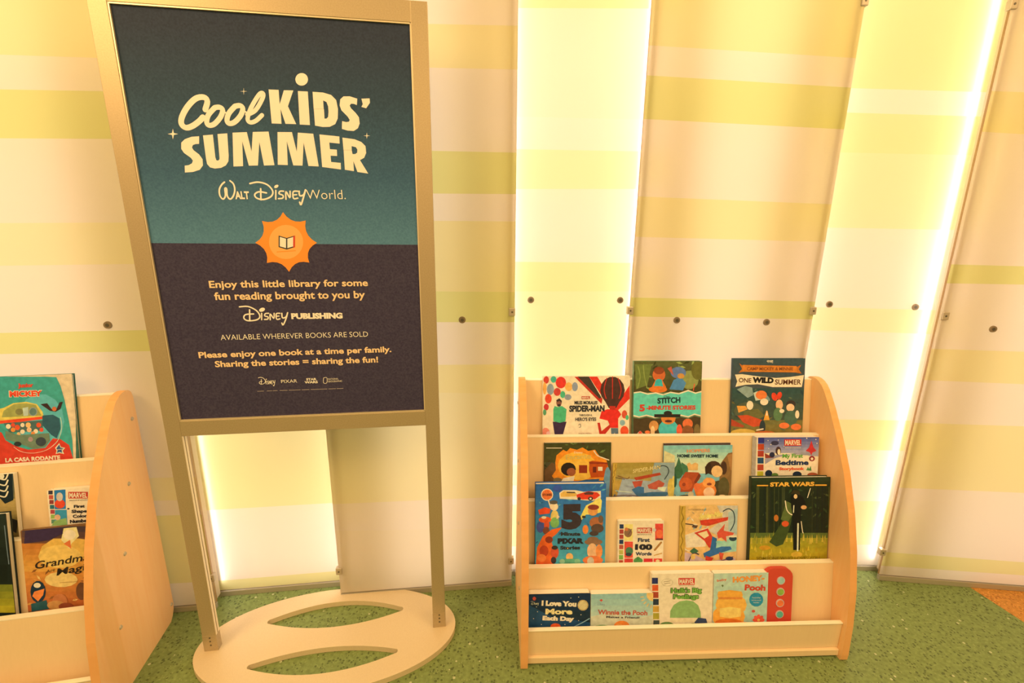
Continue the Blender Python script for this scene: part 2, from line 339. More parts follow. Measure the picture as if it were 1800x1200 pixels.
["p","c07a30",[[157.3,234.3],[156.3,230.6],[153.3,227.7],[148.9,226.1],[143.9,226.1],[139.4,227.7],[136.3,230.7],[135.1,234.3],[136.1,238.0],[139.1,240.9],[143.5,242.5],[148.4,242.5],[152.9,240.9],[156.1,237.9]]],
["p","b85030",[[103.2,257.7],[116.0,264.1],[123.3,235.0]]],
["l","e04a24",2.63,[[186.7,189.4],[189.4,208.9]]],
["p","f3cf90",[[-0.9,184.2],[20.1,187.4],[43.0,180.8],[69.0,183.9],[92.0,178.0],[114.7,185.7],[141.0,181.1],[170.2,191.4],[193.5,182.8],[216.3,189.3],[218.7,105.8],[192.2,112.6],[172.6,104.5],[149.5,109.5],[126.6,103.1],[97.0,108.2],[67.6,103.5],[41.3,110.2],[18.6,104.8],[0.5,109.4]]],
["p","62b090",[[-0.9,180.3],[20.2,183.5],[43.1,176.9],[69.1,180.1],[92.1,174.1],[114.8,181.8],[141.1,177.2],[170.4,186.8],[193.6,178.9],[216.4,184.7],[218.6,110.1],[192.0,116.8],[172.5,108.7],[149.4,113.8],[126.5,107.4],[96.9,112.5],[67.5,107.7],[41.2,114.4],[18.5,109.0],[0.5,113.7]]],
["p","4a3418",[[0.6,104.9],[18.7,100.9],[41.4,105.9],[67.7,99.9],[97.1,104.3],[126.7,99.5],[149.6,105.3],[172.7,100.5],[192.3,108.3],[218.9,101.6],[220.7,38.3],[1.9,40.1]]],
["p","4aa090",[[142.6,68.6],[139.8,55.8],[131.3,45.5],[118.8,39.9],[104.8,40.0],[92.0,45.8],[83.0,56.2],[79.6,69.0],[82.4,81.8],[90.9,92.0],[103.4,97.6],[117.4,97.5],[130.2,91.8],[139.2,81.4]]],
["p","d07028",[[133.2,101.4],[131.2,93.5],[125.0,87.2],[115.8,83.7],[105.6,83.7],[96.3,87.3],[89.8,93.8],[87.3,101.7],[89.4,109.7],[95.6,116.0],[104.7,119.5],[114.9,119.4],[124.2,115.8],[130.8,109.4]]],
["p","2a2418",[[65.7,115.6],[147.7,115.1],[147.9,105.3],[65.9,105.8]]],
["p","2a2418",[[121.3,118.5],[120.1,115.4],[116.5,112.9],[111.3,111.6],[105.5,111.6],[100.2,113.0],[96.5,115.6],[95.1,118.7],[96.3,121.8],[99.9,124.3],[105.1,125.6],[110.9,125.6],[116.2,124.2],[119.9,121.7]]],
["p","5a2a20",[[122.3,93.3],[121.2,91.6],[117.9,90.3],[113.2,89.6],[107.9,89.6],[103.2,90.4],[99.9,91.8],[98.6,93.5],[99.8,95.2],[103.0,96.5],[107.7,97.3],[113.0,97.2],[117.8,96.4],[121.1,95.0]]],
["p","c87a34",[[80.0,78.9],[78.7,71.5],[74.6,65.6],[68.6,62.3],[61.9,62.4],[55.8,65.7],[51.5,71.7],[49.8,79.1],[51.2,86.4],[55.2,92.3],[61.2,95.6],[67.9,95.5],[74.0,92.2],[78.3,86.3]]],
["p","e8a860",[[68.6,62.5],[68.1,55.4],[66.4,49.7],[63.8,46.6],[60.9,46.6],[58.2,49.8],[56.2,55.5],[55.4,62.6],[55.9,69.8],[57.6,75.4],[60.2,78.6],[63.1,78.6],[65.8,75.4],[67.7,69.7]]],
["p","d8602a",[[188.0,84.7],[186.6,77.6],[182.2,71.9],[175.6,68.8],[168.3,68.8],[161.6,72.0],[156.9,77.8],[155.1,84.9],[156.5,92.0],[160.9,97.7],[167.4,100.8],[174.7,100.8],[181.4,97.6],[186.2,91.8]]],
["p","8a4a20",[[190.6,61.7],[189.0,53.7],[184.1,47.3],[176.8,43.8],[168.5,43.8],[161.0,47.5],[155.7,53.9],[153.7,61.9],[155.3,69.9],[160.2,76.3],[167.6,79.8],[175.8,79.7],[183.3,76.1],[188.6,69.7]]],
["p","e05028",[[154.9,65.2],[154.2,57.2],[151.8,50.8],[148.2,47.3],[144.1,47.3],[140.3,50.9],[137.6,57.3],[136.5,65.3],[137.2,73.3],[139.6,79.7],[143.2,83.2],[147.3,83.2],[151.1,79.6],[153.8,73.2]]],
["p","e0662a",[[54.2,59.4],[53.4,57.1],[51.1,55.3],[47.7,54.3],[43.9,54.3],[40.5,55.4],[38.1,57.2],[37.2,59.5],[38.0,61.8],[40.3,63.6],[43.7,64.6],[47.5,64.5],[50.9,63.5],[53.3,61.7]]],
["l","ffd0a0",1.96,[[14.7,54.7],[22.7,62.9],[31.1,53.6]]],
["p","d84828",[[28.0,57.9],[27.6,55.7],[26.2,53.8],[24.1,52.8],[21.7,52.9],[19.6,53.9],[18.1,55.7],[17.6,58.0],[18.0,60.3],[19.5,62.1],[21.5,63.1],[23.9,63.1],[26.0,62.0],[27.5,60.2]]],
["p","7a5a28",[[211.8,61.5],[211.1,51.5],[208.6,43.5],[204.7,39.0],[200.3,39.1],[196.2,43.6],[193.2,51.6],[192.0,61.6],[192.7,71.6],[195.2,79.6],[199.0,84.0],[203.4,84.0],[207.5,79.5],[210.5,71.5]]],
["l","22301f",0.69,[[92.5,174.9],[94.9,175.7],[98.2,174.8],[100.7,172.4],[101.1,170.0],[99.2,168.0],[95.9,167.4],[93.9,168.8],[94.6,170.4],[97.5,170.8]]],
["l","22301f",0.69,[[96.2,173.2],[96.3,167.2]]],
["l","22301f",0.69,[[101.9,171.6],[102.0,167.6]]],
["p","22301f",[[101.3,173.2],[102.3,174.0],[103.1,173.2],[102.1,172.6]]],
["l","22301f",0.65,[[105.0,171.2],[103.6,171.0],[103.4,169.8],[104.8,169.2],[104.6,167.8],[103.2,167.8]]],
["l","22301f",0.65,[[105.9,167.5],[105.8,171.2],[107.5,167.9],[107.4,171.6]]],
["l","22301f",0.65,[[110.0,171.4],[108.4,171.2],[108.5,167.7],[110.1,167.9]]],
["l","22301f",0.61,[[108.5,169.6],[109.7,169.5]]],
["l","22301f",0.69,[[110.8,171.6],[111.1,169.1],[112.3,169.5],[112.9,172.0]]],
["l","22301f",0.65,[[112.9,172.0],[112.2,166.7],[111.4,165.1],[110.8,166.3]]],
["t","1f3028","STITCH",[74.8,148.2],[146.7,151.1],18.25,0.045,0],
["t","c83a20","5",[18.8,124.3],[36.4,124.9],22.15,0.05,0],
["t","c83a20","-MINUTE STORIES",[40.3,129.1],[195.0,129.3],13.72,0.05,0]]},"b3":
{"shelf":"R","tier":1,"th":0.012,"u0":666.5,"v0":-219,"w":230.5,"h":288,"art":[["p",[60,69,56],[[-16.0,294.5],[234.3,294.3],[235.1,277.6],[-15.4,277.9]]],
["p",[62,69,56],[[-15.4,277.9],[235.1,277.6],[235.8,260.9],[-14.9,261.3]]],
["p",[64,69,56],[[-14.9,261.3],[235.8,260.9],[236.6,244.2],[-14.3,244.7]]],
["p",[65,68,57],[[-14.3,244.7],[236.6,244.2],[237.3,227.5],[-13.8,228.1]]],
["p",[67,68,57],[[-13.8,228.1],[237.3,227.5],[238.0,210.7],[-13.2,211.5]]],
["p",[69,68,57],[[-13.2,211.5],[238.0,210.7],[238.8,193.9],[-12.7,194.8]]],
["p",[51,68,51],[[-12.7,194.8],[238.8,193.9],[239.5,177.1],[-12.1,178.1]]],
["p",[55,69,50],[[-12.1,178.1],[239.5,177.1],[240.3,160.2],[-11.6,161.3]]],
["p",[59,69,48],[[-11.6,161.3],[240.3,160.2],[241.0,143.4],[-11.0,144.6]]],
["p",[62,70,47],[[-11.0,144.6],[241.0,143.4],[241.8,126.5],[-10.5,127.8]]],
["p",[66,71,46],[[-10.5,127.8],[241.8,126.5],[242.5,109.5],[-9.9,111.0]]],
["p",[70,71,44],[[-9.9,111.0],[242.5,109.5],[243.3,92.6],[-9.3,94.2]]],
["p",[110,93,39],[[-9.3,94.2],[243.3,92.6],[243.9,78.0],[-8.9,79.7]]],
["p",[118,95,37],[[-8.9,79.7],[243.9,78.0],[244.6,63.5],[-8.4,65.3]]],
["p",[126,97,35],[[-8.4,65.3],[244.6,63.5],[245.2,48.9],[-7.9,50.8]]],
["p",[134,99,33],[[-7.9,50.8],[245.2,48.9],[245.8,34.3],[-7.4,36.3]]],
["p","4c5a40",[[47.7,171.0],[50.6,178.3],[57.6,182.1],[54.7,174.7]]],
["p","4c5a40",[[0.8,120.6],[6.0,115.1],[6.7,107.8],[1.5,113.3]]],
["p","4c5a40",[[46.8,110.9],[49.7,117.4],[56.2,120.6],[53.3,114.0]]],
["p","5c5c34",[[57.8,60.2],[63.6,60.1],[68.2,56.5],[62.4,56.6]]],
["p","5c5c34",[[180.1,165.5],[187.7,165.7],[194.0,161.2],[186.4,161.0]]],
["p","2a3830",[[10.5,106.4],[19.8,109.4],[29.2,106.0],[19.9,102.9]]],
["p","5c5c34",[[48.0,159.3],[58.8,154.5],[64.5,144.2],[53.6,149.0]]],
["p","2a3830",[[-8.9,146.3],[-2.0,153.3],[8.0,154.4],[1.1,147.4]]],
["p","5c5c34",[[92.1,101.0],[95.3,108.6],[102.6,112.3],[99.5,104.8]]],
["p","5c5c34",[[56.1,78.4],[61.5,80.9],[67.5,79.4],[62.0,76.9]]],
["p","2a3830",[[116.6,92.5],[120.0,101.8],[128.6,106.7],[125.2,97.4]]],
["p","2a3830",[[7.5,61.6],[16.0,66.0],[25.5,64.0],[17.1,59.7]]],
["p","5c5c34",[[77.1,86.9],[84.6,88.4],[91.5,84.8],[84.1,83.4]]],
["p","2a3830",[[15.1,186.4],[21.9,184.3],[26.0,178.6],[19.3,180.6]]],
["p","5c5c34",[[27.1,53.4],[27.6,60.8],[32.6,66.1],[32.1,58.7]]],
["p","5c5c34",[[156.8,70.2],[168.5,67.5],[176.2,58.3],[164.6,61.0]]],
["p","6a5426",[[-6.9,157.5],[4.4,153.8],[11.1,143.9],[-0.2,147.7]]],
["p","2a3830",[[200.9,59.8],[202.7,69.5],[210.3,75.7],[208.5,66.0]]],
["p","2a3830",[[203.2,151.0],[210.4,151.6],[216.7,147.7],[209.5,147.1]]],
["p","5c5c34",[[71.0,185.7],[73.3,190.9],[78.4,193.4],[76.1,188.2]]],
["p","2a3830",[[230.4,104.7],[234.4,111.9],[242.2,114.8],[238.2,107.6]]],
["p","2a3830",[[14.0,184.6],[24.2,185.7],[33.1,180.2],[22.9,179.1]]],
["p","4c5a40",[[135.0,110.3],[141.5,116.6],[150.8,117.4],[144.3,111.1]]],
["p","2a3830",[[18.2,114.8],[27.0,120.3],[37.5,119.0],[28.7,113.5]]],
["p","6a5426",[[107.4,150.0],[108.1,158.1],[113.8,163.7],[113.1,155.7]]],
["p","2a3830",[[98.7,94.9],[102.8,101.9],[110.6,104.7],[106.5,97.7]]],
["p","2a3830",[[0.2,151.3],[3.6,157.4],[10.1,159.8],[6.7,153.8]]],
["p","5c5c34",[[91.8,159.9],[98.3,155.6],[100.8,148.3],[94.3,152.7]]],
["p","4c5a40",[[130.9,57.4],[137.7,52.6],[140.3,44.7],[133.4,49.5]]],
["p","2a3830",[[109.4,182.8],[115.5,179.1],[118.0,172.7],[112.0,176.3]]],
["p","6a5426",[[69.6,102.1],[80.4,101.9],[89.0,95.2],[78.2,95.3]]],
["p","6a5426",[[116.9,93.7],[122.9,101.4],[132.7,103.6],[126.7,95.8]]],
["p","2a3830",[[218.0,189.8],[226.9,181.6],[228.9,170.0],[220.0,178.2]]],
["p","4c5a40",[[8.5,70.3],[13.1,65.8],[14.0,59.5],[9.4,64.0]]],
["p","54502f",[[102.6,122.4],[98.4,109.9],[85.6,99.9],[66.7,94.4],[45.6,94.6],[26.4,100.3],[13.0,110.4],[7.9,122.9],[12.1,135.4],[24.9,145.3],[43.6,150.8],[64.7,150.7],[83.9,145.0],[97.4,135.0]]],
["p","8a8a68",[[14.6,191.1],[41.4,201.8],[63.4,196.3],[67.9,173.0],[50.0,164.1]]],
["p","7a8064",[[121.4,155.7],[116.8,153.0],[108.3,153.5],[97.6,157.1],[86.8,163.2],[78.1,170.4],[73.2,177.4],[73.0,182.8],[77.6,185.5],[86.1,185.0],[96.8,181.4],[107.5,175.3],[116.3,168.1],[121.2,161.1]]],
["p","c0b088",[[67.6,180.2],[82.1,183.7],[97.6,158.5],[75.8,155.0]]],
["p","e06a28",[[111.6,172.8],[110.0,166.6],[105.2,161.6],[98.0,158.8],[89.9,158.9],[82.4,161.7],[77.2,166.7],[75.2,172.9],[76.7,179.2],[81.6,184.1],[88.8,186.9],[96.9,186.9],[104.3,184.1],[109.6,179.0]]],
["p","f0c890",[[116.5,151.2],[115.3,146.5],[111.8,142.8],[106.6,140.7],[100.8,140.7],[95.5,142.8],[91.7,146.6],[90.2,151.3],[91.3,156.0],[94.8,159.7],[100.0,161.8],[105.8,161.8],[111.2,159.7],[115.0,155.9]]],
["p","e08a30",[[16.4,139.1],[43.7,138.9],[51.3,128.1],[22.6,117.4]]],
["p","e8c890",[[69.1,140.6],[68.2,134.4],[65.4,129.4],[61.1,126.6],[56.2,126.6],[51.8,129.4],[48.5,134.5],[47.2,140.7],[48.1,147.0],[50.9,151.9],[55.2,154.7],[60.1,154.7],[64.6,151.9],[67.8,146.9]]],
["p","6a5a28",[[40.6,122.7],[84.1,129.7],[106.8,107.9],[85.4,93.6],[37.6,104.7]]],
["p","a83c1c",[[-0.4,97.7],[42.3,75.8],[38.8,70.4],[-1.5,76.1]]],
["p","c0421c",[[19.3,108.4],[52.0,110.1],[100.0,93.5],[93.4,75.4],[71.6,72.0],[38.2,86.7]]],
["p","2a3028",[[110.4,71.7],[109.8,62.3],[107.5,54.7],[103.8,50.5],[99.5,50.5],[95.6,54.8],[92.6,62.4],[91.3,71.8],[91.9,81.3],[94.3,88.8],[97.9,93.0],[102.2,92.9],[106.2,88.7],[109.1,81.1]]],
["l","f0d8b0",4.39,[[82.9,61.7],[102.9,65.2]]],
["p","d09a38",[[79.6,53.8],[75.8,48.4],[64.8,44.2],[48.7,42.0],[30.9,42.1],[14.7,44.6],[3.4,49.0],[-0.7,54.4],[3.0,59.7],[14.0,63.9],[30.0,66.2],[47.9,66.0],[64.1,63.5],[75.4,59.2]]],
["p","c05a20",[[141.9,52.6],[138.8,49.8],[129.7,47.6],[116.5,46.4],[101.8,46.5],[88.5,47.9],[79.3,50.2],[75.9,53.1],[79.1,55.9],[88.2,58.1],[101.3,59.3],[116.0,59.2],[129.3,57.8],[138.5,55.4]]],
["p","e08a28",[[103.7,93.5],[110.6,122.4],[115.4,122.3],[122.7,93.4]]],
["p","f6c890",[[110.5,107.9],[112.7,126.0],[117.0,107.9]]],
["p","d83c1c",[[143.7,170.2],[145.2,164.3],[144.7,159.0],[142.5,155.4],[138.9,154.1],[134.6,155.4],[130.5,159.1],[127.4,164.4],[126.0,170.3],[126.4,175.5],[128.6,179.2],[132.2,180.5],[136.5,179.2],[140.6,175.5]]],
["p","d83c1c",[[158.8,168.1],[156.4,163.4],[152.9,160.1],[149.1,159.0],[145.7,160.2],[143.4,163.6],[142.6,168.3],[143.5,173.6],[145.9,178.3],[149.3,181.5],[153.1,182.6],[156.5,181.4],[158.9,178.1],[159.7,173.3]]],
["p","e89a58",[[164.0,141.9],[163.1,134.7],[160.1,129.0],[155.5,125.8],[150.3,125.8],[145.5,129.0],[142.0,134.8],[140.6,142.1],[141.4,149.2],[144.5,155.0],[149.0,158.2],[154.2,158.2],[159.1,154.9],[162.5,149.1]]],
["p","5a6a38",[[163.4,111.2],[162.4,101.8],[158.6,94.2],[152.9,90.1],[146.3,90.1],[140.3,94.4],[135.9,102.0],[134.1,111.4],[135.2,120.8],[138.9,128.3],[144.7,132.5],[151.2,132.4],[157.2,128.2],[161.6,120.6]]],
["p","e8c090",[[169.2,122.0],[168.5,119.2],[166.4,117.0],[163.2,115.7],[159.6,115.7],[156.3,117.0],[154.0,119.3],[153.1,122.1],[153.8,124.9],[155.9,127.2],[159.1,128.4],[162.7,128.4],[166.0,127.1],[168.3,124.9]]],
["p","3a2c20",[[205.0,143.5],[203.7,138.2],[199.6,134.0],[193.5,131.6],[186.7,131.7],[180.4,134.1],[175.9,138.4],[174.2,143.7],[175.5,149.0],[179.6,153.3],[185.7,155.6],[192.5,155.6],[198.8,153.2],[203.2,148.9]]],
["p","f0a868",[[201.4,132.7],[200.3,127.4],[196.9,123.1],[191.7,120.8],[185.8,120.8],[180.4,123.2],[176.5,127.5],[175.0,132.8],[176.1,138.2],[179.6,142.4],[184.8,144.8],[190.6,144.7],[196.0,142.3],[199.9,138.1]]],
["p","4a5a38",[[213.5,100.0],[211.7,90.0],[205.9,81.9],[197.3,77.5],[187.5,77.6],[178.4,82.1],[172.0,90.2],[169.4,100.3],[171.1,110.4],[176.9,118.4],[185.6,122.8],[195.4,122.8],[204.4,118.2],[210.9,110.1]]],
["p","f0d8b0",[[217.8,110.9],[217.4,105.2],[215.7,100.7],[213.2,98.2],[210.2,98.2],[207.5,100.7],[205.4,105.3],[204.6,111.0],[205.0,116.6],[206.6,121.2],[209.2,123.7],[212.1,123.6],[214.9,121.1],[216.9,116.6]]],
["p","e0662a",[[187.3,75.5],[185.8,71.4],[181.2,68.2],[174.5,66.4],[167.0,66.5],[160.1,68.3],[155.3,71.6],[153.5,75.8],[155.0,79.8],[159.5,83.1],[166.2,84.9],[173.8,84.8],[180.6,82.9],[185.5,79.6]]],
["p","e0662a",[[226.2,70.9],[224.7,66.5],[220.1,63.0],[213.4,61.0],[205.9,61.1],[199.0,63.1],[194.1,66.7],[192.3,71.1],[193.8,75.5],[198.3,79.0],[205.0,81.0],[212.5,80.9],[219.4,78.9],[224.3,75.3]]],
["p","b8601c",[[19.0,273.1],[32.0,264.2],[32.6,246.4],[18.3,242.9],[28.7,255.3]]],
["p","b8601c",[[217.2,267.5],[202.9,260.4],[203.7,242.5],[220.3,240.0],[209.8,253.2]]],
["p","cc6c1e",[[30.0,267.8],[202.8,264.0],[205.5,243.6],[30.8,246.4]]],
["p","f3c27c",[[6.9,237.6],[29.2,238.9],[80.3,231.7],[138.7,226.5],[186.0,230.0],[227.8,235.6],[222.1,197.6],[183.7,197.7],[128.9,197.9],[81.2,207.0],[41.3,205.3],[9.6,199.0],[14.8,216.1]]],
["l","e8d8b8",2.54,[[107.5,279.4],[125.6,280.9]]],
["t","7a3c18","CAMP MICKEY & MINNIE",[44.0,250.7],[191.7,250.4],10.0,0.02,0],
["t","5a2a14","ONE",[19.3,213.3],[59.2,211.7],14.3,0.02,0],
["t","221c14","WILD",[62.8,211.7],[130.6,209.4],18.63,0.07,0],
["t","5a2a14","SUMMER",[135.1,205.8],[219.2,205.5],16.53,0.02,0],
["l","e8d8b8",0.62,[[107.8,281.6],[109.9,282.3],[112.9,281.6],[115.1,279.4],[115.6,277.3],[113.8,275.5],[110.9,275.0],[109.1,276.2],[109.7,277.7],[112.3,278.0]]],
["l","e8d8b8",0.62,[[111.1,280.2],[111.3,274.8]]],
["l","e8d8b8",0.62,[[116.2,278.7],[116.4,275.2]]],
["p","e8d8b8",[[115.6,280.1],[116.5,280.9],[117.3,280.1],[116.4,279.6]]],
["l","e8d8b8",0.58,[[119.0,278.4],[117.7,278.2],[117.6,277.1],[118.9,276.6],[118.7,275.3],[117.5,275.3]]],
["l","e8d8b8",0.58,[[119.8,275.2],[119.7,278.4],[121.3,275.5],[121.1,278.7]]],
["l","e8d8b8",0.58,[[123.5,278.5],[122.1,278.4],[122.2,275.3],[123.6,275.5]]],
["l","e8d8b8",0.54,[[122.1,276.9],[123.2,276.9]]],
["l","e8d8b8",0.62,[[124.2,278.7],[124.5,276.6],[125.6,276.9],[126.0,279.1]]],
["l","e8d8b8",0.58,[[126.0,279.1],[125.5,274.4],[124.8,273.0],[124.2,274.1]]]]},"b4":
{"shelf":"R","tier":2,"th":0.006,"u0":75.5,"v0":-215,"w":203.5,"h":199,"art":[["p",[63,58,22],[[-4.7,206.2],[209.5,204.5],[209.8,187.9],[-4.5,189.7]]],
["p",[66,60,22],[[-4.5,189.7],[209.8,187.9],[210.0,171.2],[-4.4,173.2]]],
["p",[69,61,23],[[-4.4,173.2],[210.0,171.2],[210.3,154.6],[-4.3,156.6]]],
["p",[72,63,23],[[-4.3,156.6],[210.3,154.6],[210.6,137.9],[-4.2,140.0]]],
["p",[74,65,33],[[-4.2,140.0],[210.6,137.9],[211.1,107.9],[-4.0,110.3]]],
["p",[76,67,36],[[-4.0,110.3],[211.1,107.9],[211.6,77.9],[-3.7,80.5]]],
["p",[77,70,39],[[-3.7,80.5],[211.6,77.9],[212.1,47.8],[-3.5,50.6]]],
["p",[79,72,42],[[-3.5,50.6],[212.1,47.8],[212.7,17.7],[-3.3,20.6]]],
["p","6a7038",[[208.1,34.2],[209.1,38.9],[212.8,41.8],[211.8,37.1]]],
["p","8a8a50",[[195.1,72.1],[201.1,72.6],[206.2,69.1],[200.2,68.7]]],
["p","8a8a50",[[162.7,72.7],[172.3,72.7],[180.0,66.5],[170.4,66.6]]],
["p","8a8a50",[[202.5,94.6],[207.4,90.4],[208.7,84.0],[203.8,88.3]]],
["p","3a4420",[[175.6,144.2],[179.8,146.1],[184.2,144.9],[180.1,143.0]]],
["p","6a7038",[[201.6,93.1],[205.2,101.3],[213.2,105.4],[209.6,97.1]]],
["p","8a8a50",[[174.9,141.6],[177.0,147.3],[182.2,150.4],[180.1,144.6]]],
["p","3a4420",[[181.9,95.5],[186.9,89.9],[187.3,82.5],[182.4,88.1]]],
["p","8a8a50",[[196.3,68.3],[205.1,65.5],[210.4,57.8],[201.6,60.6]]],
["p","3a4420",[[179.2,28.0],[182.9,36.7],[191.2,40.9],[187.5,32.2]]],
["p","3a4420",[[192.6,94.8],[199.3,97.3],[206.2,95.0],[199.5,92.5]]],
["p","3a4420",[[187.5,56.7],[192.8,53.1],[194.8,47.0],[189.5,50.6]]],
["p","8a8a50",[[177.8,63.6],[184.3,66.7],[191.5,64.9],[184.9,61.8]]],
["p","8a8a50",[[173.3,105.6],[176.6,113.0],[183.7,116.5],[180.4,109.2]]],
["p","4a3014",[[16.8,122.4],[23.2,131.1],[33.6,133.7],[27.2,125.0]]],
["p","4a3014",[[147.9,153.3],[152.1,160.5],[159.8,163.3],[155.6,156.2]]],
["p","2e3012",[[-3.1,134.2],[5.1,131.6],[10.0,124.4],[1.8,127.0]]],
["p","2e3012",[[129.9,178.1],[140.9,179.3],[150.4,173.4],[139.4,172.1]]],
["p","4a3014",[[176.8,195.8],[182.5,197.1],[187.9,194.6],[182.1,193.2]]],
["p","4a3014",[[129.1,117.4],[139.2,120.2],[149.1,115.8],[138.9,113.1]]],
["p","4a3014",[[183.8,154.4],[191.9,153.6],[197.8,147.9],[189.8,148.7]]],
["p","2e3012",[[189.6,126.5],[196.4,121.1],[198.5,112.7],[191.7,118.1]]],
["p","6a6c2c",[[29.3,107.2],[32.9,118.1],[42.4,124.3],[38.9,113.4]]],
["p","5a5c24",[[178.5,123.7],[185.0,117.1],[186.2,107.9],[179.7,114.5]]],
["p","4a3014",[[52.2,157.8],[62.5,152.1],[67.2,141.3],[56.9,147.0]]],
["p","4a3014",[[112.6,200.0],[119.5,197.2],[123.2,190.8],[116.3,193.5]]],
["p","6a6c2c",[[125.1,174.2],[136.2,170.4],[142.6,160.4],[131.6,164.3]]],
["p","4a3014",[[11.1,139.2],[13.7,145.1],[19.4,148.0],[16.8,142.1]]],
["p","4a3014",[[66.2,133.5],[72.3,139.9],[81.1,140.9],[75.0,134.5]]],
["p","5a5c24",[[127.4,177.7],[127.8,185.0],[132.6,190.4],[132.2,183.1]]],
["p","6a6c2c",[[101.7,126.4],[108.7,128.5],[115.5,125.8],[108.6,123.7]]],
["p","2e3012",[[87.3,183.9],[94.2,177.3],[95.6,167.9],[88.7,174.5]]],
["p","5a5c24",[[70.7,136.8],[79.9,128.7],[82.2,116.6],[73.0,124.8]]],
["p","6a6c2c",[[100.1,144.2],[101.5,152.7],[107.8,158.4],[106.5,149.9]]],
["p","6a6c2c",[[105.6,181.3],[114.0,184.6],[122.7,181.8],[114.3,178.5]]],
["p","6a6c2c",[[75.1,204.1],[83.9,200.8],[88.8,192.7],[80.1,196.0]]],
["p","5a5c24",[[86.2,191.4],[89.3,197.9],[95.8,200.9],[92.7,194.4]]],
["p","6a6c2c",[[167.3,138.0],[177.4,133.3],[182.7,123.3],[172.5,128.0]]],
["p","4a3014",[[0.6,124.8],[5.9,121.5],[8.1,115.6],[2.8,118.9]]],
["p","5a5c24",[[-3.5,130.4],[-1.4,137.5],[4.6,141.7],[2.5,134.6]]],
["p","5a5c24",[[61.3,193.3],[67.8,195.1],[74.1,192.4],[67.6,190.6]]],
["p","4a3014",[[126.1,147.2],[133.7,146.0],[139.0,140.2],[131.4,141.5]]],
["p","5a5c24",[[86.5,195.1],[93.6,199.2],[101.9,197.9],[94.7,193.8]]],
["p","4a3014",[[46.0,186.8],[53.4,179.1],[54.4,168.4],[47.0,176.2]]],
["p","5a5c24",[[161.3,192.0],[163.4,197.4],[168.5,200.3],[166.3,194.8]]],
["p","4a3014",[[83.2,162.0],[90.9,158.1],[94.6,150.2],[86.9,154.1]]],
["p","6a6c2c",[[35.5,146.1],[43.8,147.3],[51.0,143.1],[42.8,141.8]]],
["p","5a5c24",[[126.8,154.5],[130.1,164.6],[139.1,170.3],[135.7,160.1]]],
["p","6a6c2c",[[167.7,167.3],[175.6,175.5],[187.0,176.8],[179.0,168.6]]],
["p","2e3012",[[147.7,156.6],[148.0,164.0],[152.8,169.6],[152.5,162.1]]],
["p","2e3012",[[107.4,179.1],[118.0,183.9],[129.4,181.0],[118.8,176.1]]],
["p","4a3014",[[68.7,172.4],[75.7,171.7],[81.0,166.8],[73.9,167.4]]],
["p","6a4420",[[1.2,115.5],[23.4,139.8],[44.2,125.6],[34.3,76.5],[1.5,76.9]]],
["p","e07818",[[37.0,160.6],[57.5,177.9],[67.9,172.5],[78.2,182.9],[99.0,177.5],[116.2,184.3],[133.6,173.7],[154.4,177.0],[168.6,155.8],[189.6,145.1],[197.1,113.4],[180.1,81.8],[37.7,80.0],[23.7,97.7],[35.7,115.1],[33.7,139.7]]],
["p","f09a28",[[158.5,127.9],[153.0,109.6],[136.8,95.1],[113.2,87.2],[86.9,87.5],[63.2,95.9],[46.7,110.8],[40.7,129.1],[46.4,147.3],[62.5,161.7],[86.0,169.6],[112.1,169.3],[135.9,161.0],[152.4,146.2]]],
["p","f0a030",[[151.8,113.9],[147.9,100.2],[136.4,89.3],[119.8,83.3],[101.2,83.6],[84.5,89.9],[72.8,101.0],[68.5,114.8],[72.5,128.4],[83.9,139.3],[100.5,145.2],[119.0,145.0],[135.8,138.8],[147.5,127.6]]],
["p","b8440f",[[137.5,140.4],[147.9,143.8],[193.2,136.3],[190.4,92.3],[143.4,91.1],[136.2,114.0]]],
["p","8a2c10",[[135.8,140.4],[193.2,137.3],[193.3,132.8],[137.6,133.3]]],
["p","8a2c10",[[105.8,130.2],[130.7,129.9],[131.1,105.3],[106.1,105.6]]],
["p","f0c080",[[163.8,124.3],[177.7,124.1],[177.9,111.8],[164.0,112.0]]],
["p","6a2410",[[148.2,124.5],[158.6,124.3],[158.9,106.8],[148.4,106.9]]],
["p","2a1c10",[[96.5,118.0],[94.4,109.2],[88.1,102.1],[79.0,98.3],[68.8,98.4],[59.6,102.5],[53.2,109.6],[50.9,118.5],[53.0,127.3],[59.3,134.3],[68.4,138.1],[78.5,138.0],[87.8,134.0],[94.2,126.8]]],
["p","9a4c22",[[96.3,109.2],[95.0,103.7],[91.2,99.4],[85.7,97.0],[79.5,97.1],[73.9,99.6],[70.0,104.0],[68.6,109.5],[69.9,115.0],[73.7,119.3],[79.2,121.7],[85.4,121.6],[91.0,119.1],[94.9,114.7]]],
["p","e8d0a8",[[58.4,90.3],[93.0,96.9],[89.7,79.4],[51.6,79.1]]],
["p","7a5c30",[[55.0,85.1],[53.6,82.0],[49.8,79.6],[44.3,78.3],[38.1,78.4],[32.6,79.8],[28.7,82.3],[27.3,85.4],[28.7,88.4],[32.5,90.8],[38.0,92.1],[44.2,92.0],[49.7,90.6],[53.6,88.1]]],
["p","36505a",[[96.7,79.3],[127.9,85.3],[169.6,87.2],[162.8,75.0]]],
["p","6a8078",[[206.9,67.4],[206.1,42.8],[202.9,23.1],[198.0,12.2],[192.4,12.3],[187.2,23.3],[183.4,43.1],[181.8,67.7],[182.6,92.2],[185.8,111.8],[190.6,122.6],[196.2,122.5],[201.4,111.6],[205.3,91.9]]],
["p","8a5a34",[[203.6,141.5],[208.8,141.4],[210.7,31.9],[198.4,32.1]]],
